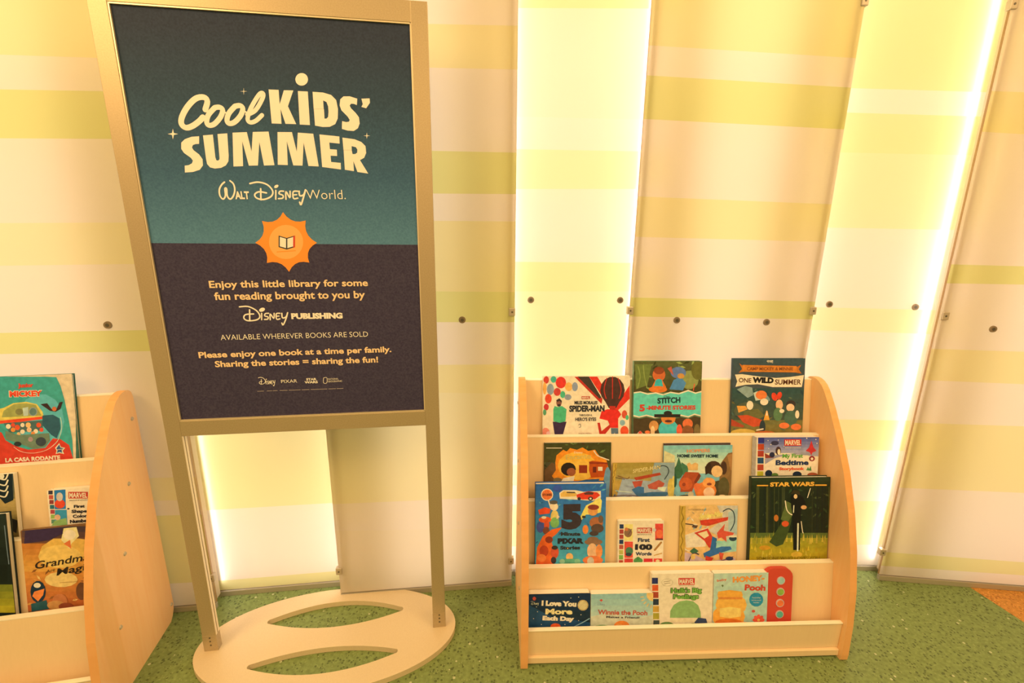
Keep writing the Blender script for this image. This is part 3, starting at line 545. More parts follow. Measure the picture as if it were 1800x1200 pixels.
["l","e8e0b8",2.06,[[6.5,183.5],[52.3,183.1]]],
["t","c89a40","Encanto",[65.4,147.0],[142.6,150.5],15.4,0.02,0],
["t","f0d8a8","Disney",[90.4,166.4],[116.4,166.1],6.29,0,0],
["l","f6e8c8",3.12,[[150.9,173.5],[161.6,159.4],[182.5,150.4],[196.6,145.0]]]]},"b5":
{"shelf":"R","tier":2,"th":0.014,"u0":283,"v0":-219,"w":189,"h":142,"art":[["p",[161,123,43],[[-16.4,144.0],[196.2,141.9],[196.6,123.3],[-16.1,125.6]]],
["p",[164,127,49],[[-16.1,125.6],[196.6,123.3],[197.1,104.8],[-15.8,107.2]]],
["p",[166,130,55],[[-15.8,107.2],[197.1,104.8],[197.6,86.2],[-15.5,88.7]]],
["p","6a6a50",[[132.4,38.2],[137.0,44.2],[144.4,45.9],[139.9,39.9]]],
["p","4a5c58",[[7.6,59.8],[17.7,57.3],[24.3,49.0],[14.1,51.5]]],
["p","8a5a38",[[125.7,72.2],[135.0,70.0],[141.2,62.5],[131.9,64.7]]],
["p","4a5c58",[[155.2,55.6],[160.6,56.6],[165.5,53.9],[160.1,53.0]]],
["p","6a6a50",[[108.5,51.2],[113.2,53.9],[118.5,53.0],[113.9,50.3]]],
["p","b4a880",[[51.2,64.9],[57.5,63.9],[61.9,59.2],[55.6,60.2]]],
["p","b4a880",[[118.6,38.9],[119.2,44.3],[123.1,48.0],[122.5,42.6]]],
["p","b4a880",[[139.9,43.1],[146.9,39.5],[150.3,32.4],[143.3,36.0]]],
["p","6a6a50",[[79.2,56.6],[87.4,53.1],[91.9,45.1],[83.6,48.7]]],
["p","6a6a50",[[101.1,66.7],[106.7,71.3],[114.1,71.2],[108.4,66.6]]],
["p","4a5c58",[[1.3,35.2],[3.6,42.7],[10.0,47.0],[7.7,39.5]]],
["p","b4a880",[[42.4,66.4],[45.0,73.6],[51.5,77.4],[48.9,70.3]]],
["p","b4a880",[[140.8,34.4],[144.4,41.4],[151.5,44.5],[148.0,37.5]]],
["p","4a5c58",[[-17.5,69.2],[-7.5,69.5],[0.7,63.5],[-9.3,63.2]]],
["p","8a5a38",[[53.3,59.3],[59.9,58.6],[64.7,53.9],[58.1,54.6]]],
["p","8a5a38",[[-9.7,60.1],[-2.2,65.1],[6.8,64.2],[-0.7,59.2]]],
["p","8a5a38",[[26.3,40.1],[36.3,39.2],[43.7,32.3],[33.8,33.1]]],
["p","8a5a38",[[64.1,42.9],[73.0,45.6],[81.9,42.0],[72.9,39.3]]],
["p","4a5c58",[[38.8,37.0],[43.5,46.1],[52.9,50.0],[48.2,40.9]]],
["p","6a6a50",[[69.9,38.4],[70.5,48.9],[77.4,56.5],[76.8,46.0]]],
["p","4a5c58",[[30.4,44.4],[35.9,46.3],[41.6,44.2],[36.0,42.3]]],
["p","8a5a38",[[158.9,73.3],[165.1,69.3],[167.6,62.3],[161.4,66.4]]],
["p","8a5a38",[[34.3,53.8],[36.9,60.9],[43.4,64.7],[40.8,57.6]]],
["p","b4a880",[[75.4,49.2],[81.3,53.8],[88.8,53.6],[83.0,49.0]]],
["p","4a5c58",[[165.7,38.7],[172.7,39.2],[178.7,35.2],[171.7,34.7]]],
["p","4a5c58",[[105.0,29.1],[108.5,37.5],[116.4,41.6],[112.9,33.3]]],
["p","8a8a70",[[126.2,142.6],[196.2,141.9],[198.1,64.9],[113.9,66.0]]],
["p","989078",[[29.6,95.2],[92.5,87.4],[176.7,79.4],[191.5,50.9],[177.9,29.8],[9.9,30.3],[23.1,70.6]]],
["l","2e3430",2.8,[[133.6,123.9],[150.9,132.5],[166.8,127.1],[170.6,111.2],[158.9,90.2]]],
["l","7a4a24",2.78,[[15.6,102.4],[43.5,93.3],[50.4,98.5]]],
["l","5a3c20",2.08,[[8.7,97.2],[36.6,91.6]]],
["p","a83a1c",[[64.4,96.5],[144.4,111.5],[148.1,103.7],[71.5,87.7]]],
["p","b04428",[[59.4,84.3],[92.5,87.4],[84.4,57.5],[68.5,63.0]]],
["p","8a8070",[[33.5,73.3],[64.9,70.1],[65.0,63.1],[44.0,66.9]]],
["p","3c5c68",[[78.9,70.0],[96.4,66.2],[96.9,45.0],[76.0,38.2],[58.1,59.6]]],
["p","b04a2c",[[106.8,73.1],[141.4,88.6],[159.2,77.8],[155.9,69.0],[131.6,58.7],[110.5,62.5]]],
["p","c8b890",[[138.4,65.7],[166.5,67.1],[159.8,51.3],[138.6,58.6]]],
["p","3e5a5c",[[72.4,45.3],[121.2,51.8],[177.4,51.0],[163.7,37.0],[79.6,32.9]]],
["l","6a4a38",2.79,[[-4.2,39.3],[58.5,42.0],[93.6,32.7]]],
["p","c89a38",[[189.4,61.5],[188.7,47.7],[186.1,36.6],[182.0,30.5],[177.3,30.6],[172.9,36.8],[169.7,47.9],[168.4,61.8],[169.1,75.6],[171.7,86.6],[175.8,92.7],[180.5,92.6],[184.8,86.4],[188.0,75.3]]],
["p","d8a840",[[192.1,82.7],[191.8,75.0],[190.6,68.9],[188.7,65.5],[186.5,65.5],[184.4,69.0],[182.9,75.1],[182.2,82.8],[182.5,90.5],[183.7,96.6],[185.6,100.0],[187.8,100.0],[189.9,96.5],[191.4,90.4]]],
["l","5a3c38",2.44,[[23.8,31.8],[51.6,38.5],[72.7,31.2]]],
["l","c8bc98",2.09,[[9.4,56.7],[58.3,50.8]]],
["p","c08a2c",[[1.6,145.2],[13.1,145.1],[1.2,28.6],[-12.7,28.8]]],
["l","8a5a18",1.73,[[8.0,137.5],[6.4,130.5],[8.9,123.5],[3.2,114.8],[5.8,106.0],[0.0,95.5],[2.7,85.0],[-3.1,74.5],[-0.5,63.9],[-6.2,53.4],[-3.6,42.8],[-8.3,34.0]]],
["t","d8ac58","SPIDER-MAN",[60.6,110.6],[144.1,122.7],11.95,0.02,0.25]]},"b6":
{"shelf":"R","tier":2,"th":0.009,"u0":440,"v0":-219,"w":212,"h":192,"art":[["p",[113,157,140],[[-7.6,201.1],[216.0,199.3],[216.4,189.3],[-7.4,191.2]]],
["p",[129,163,141],[[-7.4,191.2],[216.4,189.3],[216.7,179.2],[-7.2,181.2]]],
["p",[145,169,141],[[-7.2,181.2],[216.7,179.2],[217.0,169.2],[-6.9,171.3]]],
["p",[160,176,142],[[-6.9,171.3],[217.0,169.2],[217.4,159.2],[-6.7,161.3]]],
["p",[176,182,143],[[-6.7,161.3],[217.4,159.2],[217.7,149.2],[-6.5,151.4]]],
["p",[192,188,143],[[-6.5,151.4],[217.7,149.2],[218.1,139.1],[-6.2,141.4]]],
["p",[202,193,144],[[-6.2,141.4],[218.1,139.1],[218.5,127.3],[-5.9,129.6]]],
["p",[208,196,144],[[-5.9,129.6],[218.5,127.3],[218.9,115.4],[-5.7,117.9]]],
["p",[213,198,144],[[-5.7,117.9],[218.9,115.4],[219.3,103.6],[-5.4,106.1]]],
["p","5a7a40",[[130.1,69.3],[136.1,64.0],[137.7,56.3],[131.7,61.5]]],
["p","3c5a34",[[179.7,53.9],[180.4,59.1],[184.2,62.6],[183.5,57.4]]],
["p","3c5a34",[[16.4,95.7],[21.5,96.8],[26.2,94.5],[21.2,93.4]]],
["p","8a7038",[[-4.0,128.2],[0.3,124.9],[1.6,119.6],[-2.7,123.0]]],
["p","3c5a34",[[28.1,59.0],[32.8,59.2],[36.7,56.5],[32.0,56.3]]],
["p","3c5a34",[[23.8,40.3],[27.7,38.9],[30.0,35.5],[26.1,36.8]]],
["p","3c5a34",[[179.1,114.5],[187.4,116.5],[195.4,112.8],[187.1,110.8]]],
["p","8a7038",[[35.6,42.4],[39.2,38.9],[39.9,33.9],[36.3,37.5]]],
["p","5a7a40",[[58.7,103.5],[60.3,108.0],[64.5,110.3],[62.8,105.8]]],
["p","b89a50",[[63.9,56.5],[70.7,57.2],[76.5,53.4],[69.8,52.8]]],
["p","3c5a34",[[6.1,110.5],[11.5,109.7],[15.4,105.7],[9.9,106.5]]],
["p","5a7a40",[[100.8,71.1],[103.9,68.0],[104.4,63.7],[101.4,66.8]]],
["p","8a7038",[[198.8,106.4],[204.6,107.7],[210.1,105.0],[204.3,103.7]]],
["p","3c5a34",[[75.3,78.6],[75.8,82.7],[78.7,85.5],[78.2,81.4]]],
["p","8a7038",[[131.3,36.0],[133.9,39.8],[138.3,41.0],[135.7,37.2]]],
["p","5a7a40",[[66.6,111.3],[72.8,109.2],[76.5,103.7],[70.3,105.8]]],
["p","8a7038",[[122.0,55.9],[125.8,60.1],[131.5,60.9],[127.7,56.7]]],
["p","3c5a34",[[197.5,137.5],[203.1,137.8],[207.9,134.5],[202.2,134.2]]],
["p","b89a50",[[66.8,40.1],[71.3,44.8],[77.9,45.4],[73.3,40.8]]],
["p","b89a50",[[58.7,60.6],[65.6,59.2],[70.3,53.7],[63.4,55.2]]],
["p","8a7038",[[212.4,131.6],[215.4,128.4],[215.9,124.2],[212.9,127.4]]],
["p","8a7038",[[-0.0,61.6],[3.2,66.1],[8.6,67.5],[5.4,63.0]]],
["p","b89a50",[[24.8,41.6],[31.4,38.8],[35.0,32.6],[28.4,35.3]]],
["p","8a7038",[[175.6,138.1],[181.3,132.9],[182.7,125.5],[177.0,130.6]]],
["p","b89a50",[[16.7,102.4],[20.9,100.1],[22.9,95.7],[18.7,98.0]]],
["p","8a7038",[[24.2,38.9],[27.1,45.2],[33.2,48.2],[30.4,41.9]]],
["p","8a7038",[[203.7,65.2],[207.1,69.5],[212.5,70.6],[209.1,66.3]]],
["p","3c5a34",[[81.6,136.0],[85.6,131.7],[86.1,125.9],[82.1,130.2]]],
["p","b89a50",[[131.2,86.0],[132.4,91.4],[136.8,94.8],[135.6,89.3]]],
["p","b89a50",[[106.7,79.9],[107.7,86.2],[112.5,90.4],[111.5,84.0]]],
["p","8a5a28",[[179.0,139.5],[199.4,167.6],[217.0,171.0],[222.2,17.8],[168.6,18.5]]],
["p","a86a30",[[196.0,160.6],[217.1,167.5],[218.9,114.2],[208.2,114.4]]],
["p","3c5c34",[[34.8,116.2],[46.1,156.7],[59.4,119.5]]],
["p","46683c",[[49.2,105.5],[55.3,140.8],[76.8,126.4],[74.1,98.1]]],
["p","3c5a30",[[59.6,110.7],[58.5,101.5],[54.7,94.1],[49.2,90.1],[42.9,90.1],[37.2,94.3],[33.1,101.7],[31.4,111.0],[32.6,120.2],[36.3,127.5],[41.8,131.5],[48.1,131.5],[53.9,127.3],[58.0,119.9]]],
["p","5a7a40",[[16.5,144.7],[30.1,162.1],[35.8,144.5]]],
["p","d0b068",[[-5.4,180.1],[33.6,162.1],[34.2,141.0],[-4.5,143.1]]],
["p","d8984a",[[71.3,135.3],[80.0,139.8],[85.5,133.4],[97.6,139.6],[106.6,134.9],[106.1,115.5],[77.1,115.8]]],
["p","a8421c",[[53.2,87.7],[68.4,110.6],[109.1,108.3],[113.2,90.6],[96.2,65.9],[89.6,48.2],[54.2,48.6]]],
["p","7a3018",[[95.8,80.1],[110.9,106.5],[116.5,97.6],[99.6,69.4]]],
["p","c0501f",[[90.7,73.1],[88.8,64.4],[83.1,57.6],[74.7,53.8],[65.2,54.0],[56.6,57.9],[50.6,64.9],[48.2,73.6],[50.1,82.2],[55.8,89.0],[64.2,92.7],[73.6,92.6],[82.2,88.7],[88.3,81.7]]],
["p","8a3418",[[69.8,71.5],[69.4,69.1],[67.8,67.1],[65.6,66.0],[63.1,66.1],[60.8,67.2],[59.2,69.2],[58.5,71.7],[59.0,74.1],[60.5,76.1],[62.8,77.2],[65.3,77.1],[67.6,76.0],[69.2,74.0]]],
["p","4a2c18",[[179.6,121.8],[177.4,112.2],[170.8,104.6],[160.9,100.5],[149.9,100.6],[139.8,105.0],[132.7,112.7],[129.9,122.3],[132.1,131.8],[138.7,139.4],[148.6,143.5],[159.6,143.4],[169.7,139.1],[176.8,131.3]]],
["p","4a2c18",[[196.6,121.6],[195.9,112.3],[193.4,105.0],[189.6,100.9],[185.1,100.9],[181.0,105.1],[178.0,112.5],[176.7,121.8],[177.4,131.0],[179.9,138.4],[183.8,142.5],[188.2,142.4],[192.3,138.3],[195.3,130.8]]],
["p","3a2414",[[128.1,125.9],[143.6,139.9],[151.5,111.4],[130.6,101.0]]],
["p","e8a458",[[183.5,111.1],[182.0,103.1],[177.2,96.7],[170.2,93.2],[162.3,93.3],[155.1,96.9],[150.0,103.4],[148.0,111.5],[149.5,119.4],[154.2,125.8],[161.2,129.3],[169.1,129.2],[176.3,125.6],[181.4,119.1]]],
["p","4a3a1c",[[142.0,76.0],[173.7,82.7],[198.6,82.4],[204.1,25.2],[139.9,26.1]]],
["p","5a4820",[[206.4,60.9],[205.1,47.0],[200.6,35.9],[193.6,29.7],[185.7,29.9],[178.3,36.2],[173.0,47.4],[170.8,61.4],[172.2,75.3],[176.7,86.4],[183.7,92.5],[191.6,92.4],[198.9,86.1],[204.2,74.9]]],
["p","d86c24",[[166.2,50.7],[163.2,38.4],[154.0,28.6],[140.5,23.2],[125.3,23.4],[111.5,29.1],[101.7,39.2],[98.0,51.6],[101.0,63.9],[110.2,73.7],[123.7,79.1],[138.8,78.9],[152.6,73.2],[162.4,63.2]]],
["p","e88838",[[161.9,75.8],[160.1,68.7],[154.8,63.0],[146.9,60.0],[138.0,60.1],[130.0,63.3],[124.3,69.1],[122.1,76.2],[123.9,83.3],[129.2,88.9],[137.1,92.0],[145.9,91.9],[154.0,88.6],[159.7,82.9]]],
["p","f0a868",[[160.7,45.5],[159.1,38.4],[154.4,32.7],[147.3,29.6],[139.4,29.7],[132.2,33.0],[127.1,38.8],[125.1,45.9],[126.7,53.0],[131.4,58.7],[138.4,61.7],[146.3,61.6],[153.6,58.4],[158.7,52.6]]],
["p","d8602a",[[115.8,62.1],[114.9,55.9],[112.1,51.0],[107.9,48.3],[103.2,48.3],[98.8,51.1],[95.7,56.1],[94.5,62.3],[95.4,68.5],[98.2,73.4],[102.4,76.1],[107.1,76.1],[111.4,73.3],[114.5,68.3]]],
["p","8a3c20",[[150.6,71.6],[149.9,69.8],[147.8,68.3],[144.7,67.5],[141.2,67.6],[138.0,68.4],[135.8,69.9],[135.0,71.8],[135.7,73.7],[137.8,75.1],[140.9,75.9],[144.4,75.9],[147.6,75.0],[149.8,73.5]]],
["p","e0a860",[[197.0,32.5],[195.9,30.0],[192.4,28.1],[187.2,27.0],[181.5,27.1],[176.4,28.3],[172.7,30.3],[171.4,32.8],[172.6,35.3],[176.1,37.2],[181.2,38.3],[186.9,38.2],[192.1,37.0],[195.7,35.0]]],
["p","3c3420",[[88.6,33.9],[86.7,31.8],[81.2,30.1],[73.3,29.2],[64.5,29.4],[56.5,30.4],[50.9,32.2],[48.9,34.4],[50.8,36.6],[56.3,38.2],[64.2,39.1],[73.0,39.0],[81.0,37.9],[86.6,36.1]]],
["p","c8a468",[[95.5,41.0],[94.7,37.2],[92.2,34.3],[88.5,32.7],[84.4,32.8],[80.7,34.5],[78.1,37.5],[77.0,41.2],[77.9,44.9],[80.3,47.8],[84.0,49.4],[88.1,49.4],[91.8,47.7],[94.5,44.7]]],
["p","d89a38",[[36.1,66.6],[35.3,57.4],[32.5,50.0],[28.4,45.9],[23.7,46.0],[19.3,50.2],[16.2,57.6],[14.9,66.9],[15.7,76.1],[18.5,83.5],[22.6,87.5],[27.3,87.5],[31.7,83.3],[34.8,75.9]]],
["p","2c4a30",[[42.0,84.3],[41.6,75.1],[40.0,67.7],[37.6,63.6],[34.7,63.6],[32.1,67.8],[30.1,75.2],[29.3,84.4],[29.7,93.7],[31.2,101.0],[33.7,105.1],[36.5,105.1],[39.2,100.9],[41.1,93.5]]],
["p","3a3020",[[-3.6,30.9],[221.8,27.8],[222.2,17.8],[-3.4,20.9]]],
["t","d8844a","HOPPERS",[70.3,170.2],[141.9,171.7],10.58,0.04,0],
["t","22302a","HOME SWEET HOME",[41.5,156.1],[167.9,154.1],9.89,0.045,0]]},"b7":
{"shelf":"R","tier":2,"th":0.024,"u0":718,"v0":-219,"w":194,"h":219,"art":[["p",[81,79,106],[[-7.7,224.1],[197.4,222.5],[197.8,213.7],[-7.4,215.3]]],
["p",[97,91,110],[[-7.4,215.3],[197.8,213.7],[198.2,204.9],[-7.1,206.6]]],
["p",[113,103,114],[[-7.1,206.6],[198.2,204.9],[198.6,196.1],[-6.8,197.9]]],
["p",[128,114,118],[[-6.8,197.9],[198.6,196.1],[199.0,187.3],[-6.4,189.1]]],
["p",[144,126,122],[[-6.4,189.1],[199.0,187.3],[199.4,178.5],[-6.1,180.4]]],
["p",[160,138,126],[[-6.1,180.4],[199.4,178.5],[199.8,169.7],[-5.8,171.6]]],
["p","f0c890",[[-5.8,171.6],[199.8,169.7],[203.4,91.8],[-3.0,94.2]]],
["p","9a8474",[[26.6,153.8],[54.5,164.0],[96.8,167.1],[195.8,180.3],[196.7,159.1],[146.7,163.1],[58.4,153.4],[29.1,136.1]]],
["p","f3cf98",[[27.3,136.2],[58.4,155.2],[107.5,167.0],[160.9,163.0],[197.2,148.5],[199.8,91.9],[28.9,93.8]]],
["p","f3d0a0",[[-9.5,224.8],[3.5,224.7],[8.4,94.1],[-4.7,94.2]]],
["p","2c2a5a",[[3.7,220.5],[22.7,220.3],[23.4,202.2],[4.3,202.3]]],
["p","b83c18",[[3.9,199.5],[22.9,199.4],[23.6,181.2],[4.6,181.3]]],
["p","a8341c",[[4.2,178.5],[23.2,178.4],[23.9,160.1],[4.8,160.3]]],
["p","26404a",[[4.4,157.5],[23.5,157.3],[24.2,139.0],[5.1,139.2]]],
["p","b03c1c",[[4.7,136.4],[23.8,136.2],[24.5,117.9],[5.4,118.1]]],
["p","b89a20",[[4.9,115.3],[24.0,115.1],[24.7,96.7],[5.6,96.9]]],
["p","f8e4c0",[[36.5,209.7],[36.3,209.1],[36.0,208.7],[35.4,208.4],[34.8,208.4],[34.2,208.7],[33.8,209.2],[33.6,209.8],[33.8,210.4],[34.1,210.9],[34.7,211.1],[35.3,211.1],[35.9,210.8],[36.3,210.4]]],
["p","f8e4c0",[[46.1,197.4],[46.0,196.7],[45.5,196.1],[44.8,195.7],[44.0,195.7],[43.3,196.1],[42.8,196.7],[42.6,197.4],[42.7,198.2],[43.2,198.8],[43.9,199.1],[44.7,199.1],[45.4,198.8],[45.9,198.2]]],
["p","f8e4c0",[[156.8,215.8],[156.7,215.0],[156.2,214.4],[155.5,214.1],[154.7,214.1],[154.0,214.4],[153.5,215.0],[153.3,215.8],[153.4,216.6],[153.9,217.2],[154.6,217.5],[155.4,217.5],[156.1,217.2],[156.6,216.5]]],
["p","f8e4c0",[[185.4,212.0],[185.3,211.3],[184.8,210.7],[184.1,210.3],[183.3,210.3],[182.6,210.7],[182.1,211.3],[181.9,212.1],[182.0,212.8],[182.5,213.4],[183.2,213.8],[184.0,213.8],[184.7,213.4],[185.2,212.8]]],
["p","f8e4c0",[[189.5,199.7],[189.4,199.0],[188.9,198.3],[188.2,198.0],[187.4,198.0],[186.7,198.4],[186.2,199.0],[186.0,199.7],[186.1,200.5],[186.6,201.1],[187.3,201.4],[188.1,201.4],[188.8,201.1],[189.3,200.5]]],
["p","f8e4c0",[[86.6,191.8],[86.5,191.2],[86.1,190.7],[85.6,190.5],[84.9,190.5],[84.4,190.7],[84.0,191.2],[83.8,191.8],[83.9,192.4],[84.3,192.9],[84.8,193.2],[85.5,193.2],[86.0,192.9],[86.5,192.4]]],
["p","f8e4c0",[[68.2,211.2],[68.0,210.6],[67.7,210.1],[67.1,209.9],[66.5,209.9],[65.9,210.2],[65.5,210.7],[65.3,211.3],[65.4,211.9],[65.8,212.4],[66.4,212.6],[67.0,212.6],[67.6,212.3],[68.0,211.8]]],
["p","f8e4c0",[[39.2,185.2],[39.1,184.6],[38.7,184.1],[38.1,183.9],[37.5,183.9],[36.9,184.1],[36.5,184.6],[36.3,185.2],[36.5,185.9],[36.8,186.3],[37.4,186.6],[38.0,186.6],[38.6,186.3],[39.0,185.8]]],
["p","3a3038",[[68.5,201.8],[67.5,198.8],[64.2,196.3],[59.5,195.0],[54.1,195.1],[49.3,196.5],[45.8,198.9],[44.5,202.0],[45.6,205.0],[48.8,207.4],[53.6,208.7],[58.9,208.7],[63.8,207.3],[67.2,204.8]]],
["p","4a2c24",[[76.6,177.9],[76.0,172.1],[73.8,167.5],[70.5,164.9],[66.7,164.9],[63.2,167.6],[60.7,172.2],[59.6,178.0],[60.2,183.8],[62.4,188.4],[65.7,191.0],[69.4,190.9],[73.0,188.3],[75.5,183.7]]],
["p","f0c898",[[74.6,174.4],[74.3,170.4],[73.1,167.2],[71.4,165.5],[69.3,165.5],[67.4,167.3],[66.0,170.5],[65.4,174.5],[65.7,178.4],[66.8,181.6],[68.6,183.3],[70.7,183.3],[72.6,181.5],[74.0,178.3]]],
["p","8a3420",[[25.9,171.3],[40.3,164.2],[54.4,167.5],[54.8,157.0],[28.3,155.5]]],
["p","2c2830",[[57.6,165.8],[56.9,162.1],[54.7,159.2],[51.3,157.6],[47.5,157.6],[44.1,159.3],[41.6,162.2],[40.6,165.9],[41.3,169.6],[43.6,172.5],[46.9,174.1],[50.7,174.0],[54.1,172.4],[56.6,169.4]]],
["p","c02c24",[[169.6,208.7],[177.6,187.5],[187.0,176.9],[174.8,171.7],[171.6,162.9],[165.8,172.8],[153.2,177.2],[163.4,187.6]]],
["p","8a2420",[[183.1,152.9],[182.4,149.3],[179.9,146.3],[176.3,144.7],[172.2,144.8],[168.4,146.4],[165.7,149.4],[164.6,153.1],[165.3,156.8],[167.8,159.7],[171.4,161.3],[175.5,161.3],[179.3,159.6],[182.0,156.6]]],
["p","e8c8a0",[[178.2,152.3],[177.8,150.4],[176.7,149.0],[175.0,148.2],[173.1,148.2],[171.4,149.0],[170.1,150.5],[169.6,152.3],[170.0,154.2],[171.1,155.6],[172.7,156.4],[174.7,156.4],[176.4,155.6],[177.7,154.1]]],
["p","22282c",[[52.1,107.7],[51.2,102.8],[48.2,98.9],[43.7,96.8],[38.7,96.8],[34.0,99.1],[30.7,103.0],[29.4,108.0],[30.4,112.8],[33.4,116.7],[37.8,118.9],[42.9,118.8],[47.5,116.6],[50.8,112.6]]],
["p","5a6a24",[[71.1,103.2],[70.1,100.5],[67.3,98.3],[63.1,97.1],[58.3,97.2],[54.0,98.5],[51.0,100.7],[49.8,103.5],[50.7,106.2],[53.6,108.4],[57.8,109.6],[62.6,109.5],[66.9,108.3],[69.9,106.0]]],
["p","22282c",[[144.0,103.8],[142.7,99.6],[138.9,96.1],[133.3,94.3],[126.9,94.4],[121.2,96.3],[117.1,99.8],[115.5,104.2],[116.7,108.4],[120.5,111.8],[126.1,113.7],[132.5,113.6],[138.3,111.7],[142.4,108.2]]],
["p","4a7a34",[[157.6,117.1],[162.5,127.7],[166.4,120.6],[171.3,131.1],[173.8,115.2]]],
["p","a84a24",[[194.4,101.9],[192.9,98.5],[188.5,95.8],[181.9,94.4],[174.6,94.5],[168.0,96.1],[163.3,98.8],[161.5,102.2],[163.0,105.6],[167.4,108.3],[173.9,109.7],[181.2,109.6],[187.9,108.0],[192.6,105.3]]],
["p","c8281c",[[85.0,213.6],[138.1,213.1],[139.0,192.8],[85.9,193.2]]],
["t","ffe0b0","MARVEL",[87.9,195.6],[136.8,195.2],15.48,0.03,0],
["t","f0d8b8","BEGINNINGS",[89.0,186.2],[137.9,185.7],3.52,0,0],
["t","5a8a28","My First",[81.4,156.0],[145.2,156.1],12.69,0.03,0],
["t","1f2c3c","Bedtime",[61.0,133.7],[164.0,133.3],16.24,0.045,0],
["t","d8481c","Storybook",[72.3,118.1],[151.5,117.9],9.2,0.05,0]]},"b8":
{"shelf":"R","tier":3,"th":0.022,"u0":45,"v0":-219,"w":206,"h":279,"art":[["p",[47,89,122],[[-4.3,283.9],[210.0,281.4],[210.4,257.0],[-4.1,259.7]]],
["p",[50,95,126],[[-4.1,259.7],[210.4,257.0],[210.8,232.5],[-4.0,235.4]]],
["p",[53,101,130],[[-4.0,235.4],[210.8,232.5],[211.2,208.0],[-3.8,211.1]]],
["p",[55,107,134],[[-3.8,211.1],[211.2,208.0],[211.6,183.4],[-3.7,186.7]]],
["p",[58,113,138],[[-3.7,186.7],[211.6,183.4],[212.0,158.8],[-3.5,162.2]]],
["p",[61,119,142],[[-3.5,162.2],[212.0,158.8],[212.4,134.1],[-3.4,137.7]]],
["p",[64,125,146],[[-3.4,137.7],[212.4,134.1],[212.8,109.4],[-3.2,113.1]]],
["p",[67,131,150],[[-3.2,113.1],[212.8,109.4],[213.2,84.6],[-3.1,88.5]]],
["p",[69,137,154],[[-3.1,88.5],[213.2,84.6],[213.6,59.8],[-2.9,63.8]]],
["p",[72,143,158],[[-2.9,63.8],[213.6,59.8],[214.0,34.8],[-2.8,39.1]]],
["p","3c6e88",[[43.0,63.0],[48.3,62.0],[52.0,57.9],[46.7,58.8]]],
["p","3c6e88",[[22.4,93.4],[28.6,97.4],[36.0,96.5],[29.8,92.5]]],
["p","2a4e6a",[[87.9,169.9],[91.4,176.5],[98.1,179.3],[94.7,172.8]]],
["p","2a4e6a",[[15.1,222.4],[18.0,226.1],[22.6,227.1],[19.7,223.4]]],
["p","3c6e88",[[89.6,74.4],[98.2,73.8],[104.8,67.8],[96.1,68.4]]],
["p","5a90a0",[[191.3,258.5],[197.8,263.2],[205.8,262.8],[199.4,258.0]]],
["p","5a90a0",[[9.8,228.9],[13.9,225.7],[15.3,220.7],[11.2,223.8]]],
["p","3c6e88",[[179.7,139.8],[180.6,145.2],[184.7,148.8],[183.8,143.3]]],
["p","5a90a0",[[89.2,234.6],[98.9,235.9],[107.4,230.8],[97.7,229.5]]],
["p","2a4e6a",[[113.2,181.7],[120.0,177.7],[122.9,170.4],[116.2,174.4]]],
["p","5a90a0",[[24.4,107.9],[29.5,107.2],[33.2,103.3],[28.0,104.0]]],
["p","2a4e6a",[[66.3,134.2],[73.7,134.4],[79.7,129.8],[72.3,129.6]]],
["p","5a90a0",[[27.8,152.5],[29.3,159.9],[35.0,164.7],[33.5,157.3]]],
["p","2a4e6a",[[180.9,157.8],[186.2,153.7],[188.0,147.2],[182.7,151.3]]],
["p","5a90a0",[[63.2,214.9],[68.7,219.0],[75.7,218.6],[70.1,214.5]]],
["p","5a90a0",[[174.4,231.1],[177.2,237.4],[183.3,240.4],[180.5,234.1]]],
["p","3c6e88",[[164.1,262.5],[168.1,271.7],[176.9,276.2],[172.9,267.0]]],
["p","2a4e6a",[[0.1,101.6],[2.9,107.6],[8.7,110.4],[6.0,104.4]]],
["p","3c6e88",[[174.4,242.3],[180.9,246.4],[188.6,245.4],[182.1,241.3]]],
["p","3c6e88",[[115.9,207.0],[117.0,212.1],[121.1,215.3],[119.9,210.2]]],
["p","2a4e6a",[[151.8,161.6],[156.0,157.9],[157.1,152.3],[152.9,156.1]]],
["p","3c6e88",[[142.6,50.1],[143.0,55.3],[146.3,59.0],[146.0,53.8]]],
["p","2a4e6a",[[65.3,126.5],[68.9,130.4],[74.2,131.1],[70.6,127.2]]],
["p","5a90a0",[[186.4,268.6],[191.0,276.5],[199.6,279.7],[195.0,271.7]]],
["p","5a90a0",[[5.5,68.5],[11.4,61.6],[12.0,52.6],[6.0,59.4]]],
["p","3c6e88",[[31.4,196.2],[33.6,202.9],[39.4,206.7],[37.2,200.0]]],
["p","3a4a78",[[76.9,266.1],[75.7,261.7],[72.0,258.2],[66.7,256.3],[60.8,256.4],[55.5,258.4],[51.7,262.0],[50.4,266.4],[51.7,270.8],[55.3,274.3],[60.6,276.2],[66.5,276.1],[71.9,274.1],[75.6,270.5]]],
["p","4a4a70",[[26.8,151.5],[25.6,144.1],[22.4,138.3],[17.6,135.0],[12.2,135.1],[7.4,138.5],[4.1,144.5],[2.8,151.9],[4.0,159.3],[7.2,165.1],[12.0,168.3],[17.3,168.3],[22.2,164.9],[25.5,158.9]]],
["p","f0c04a",[[131.2,180.5],[147.5,214.3],[167.4,224.3],[187.2,241.0],[194.1,227.3],[191.3,193.3],[167.9,186.8],[147.8,187.1],[134.7,170.3]]],
["p","f8d8a0",[[51.2,247.8],[49.5,239.9],[44.6,233.7],[37.4,230.2],[29.5,230.3],[22.3,234.0],[17.3,240.4],[15.4,248.3],[17.2,256.2],[22.1,262.5],[29.2,265.9],[37.2,265.8],[44.4,262.2],[49.4,255.8]]],
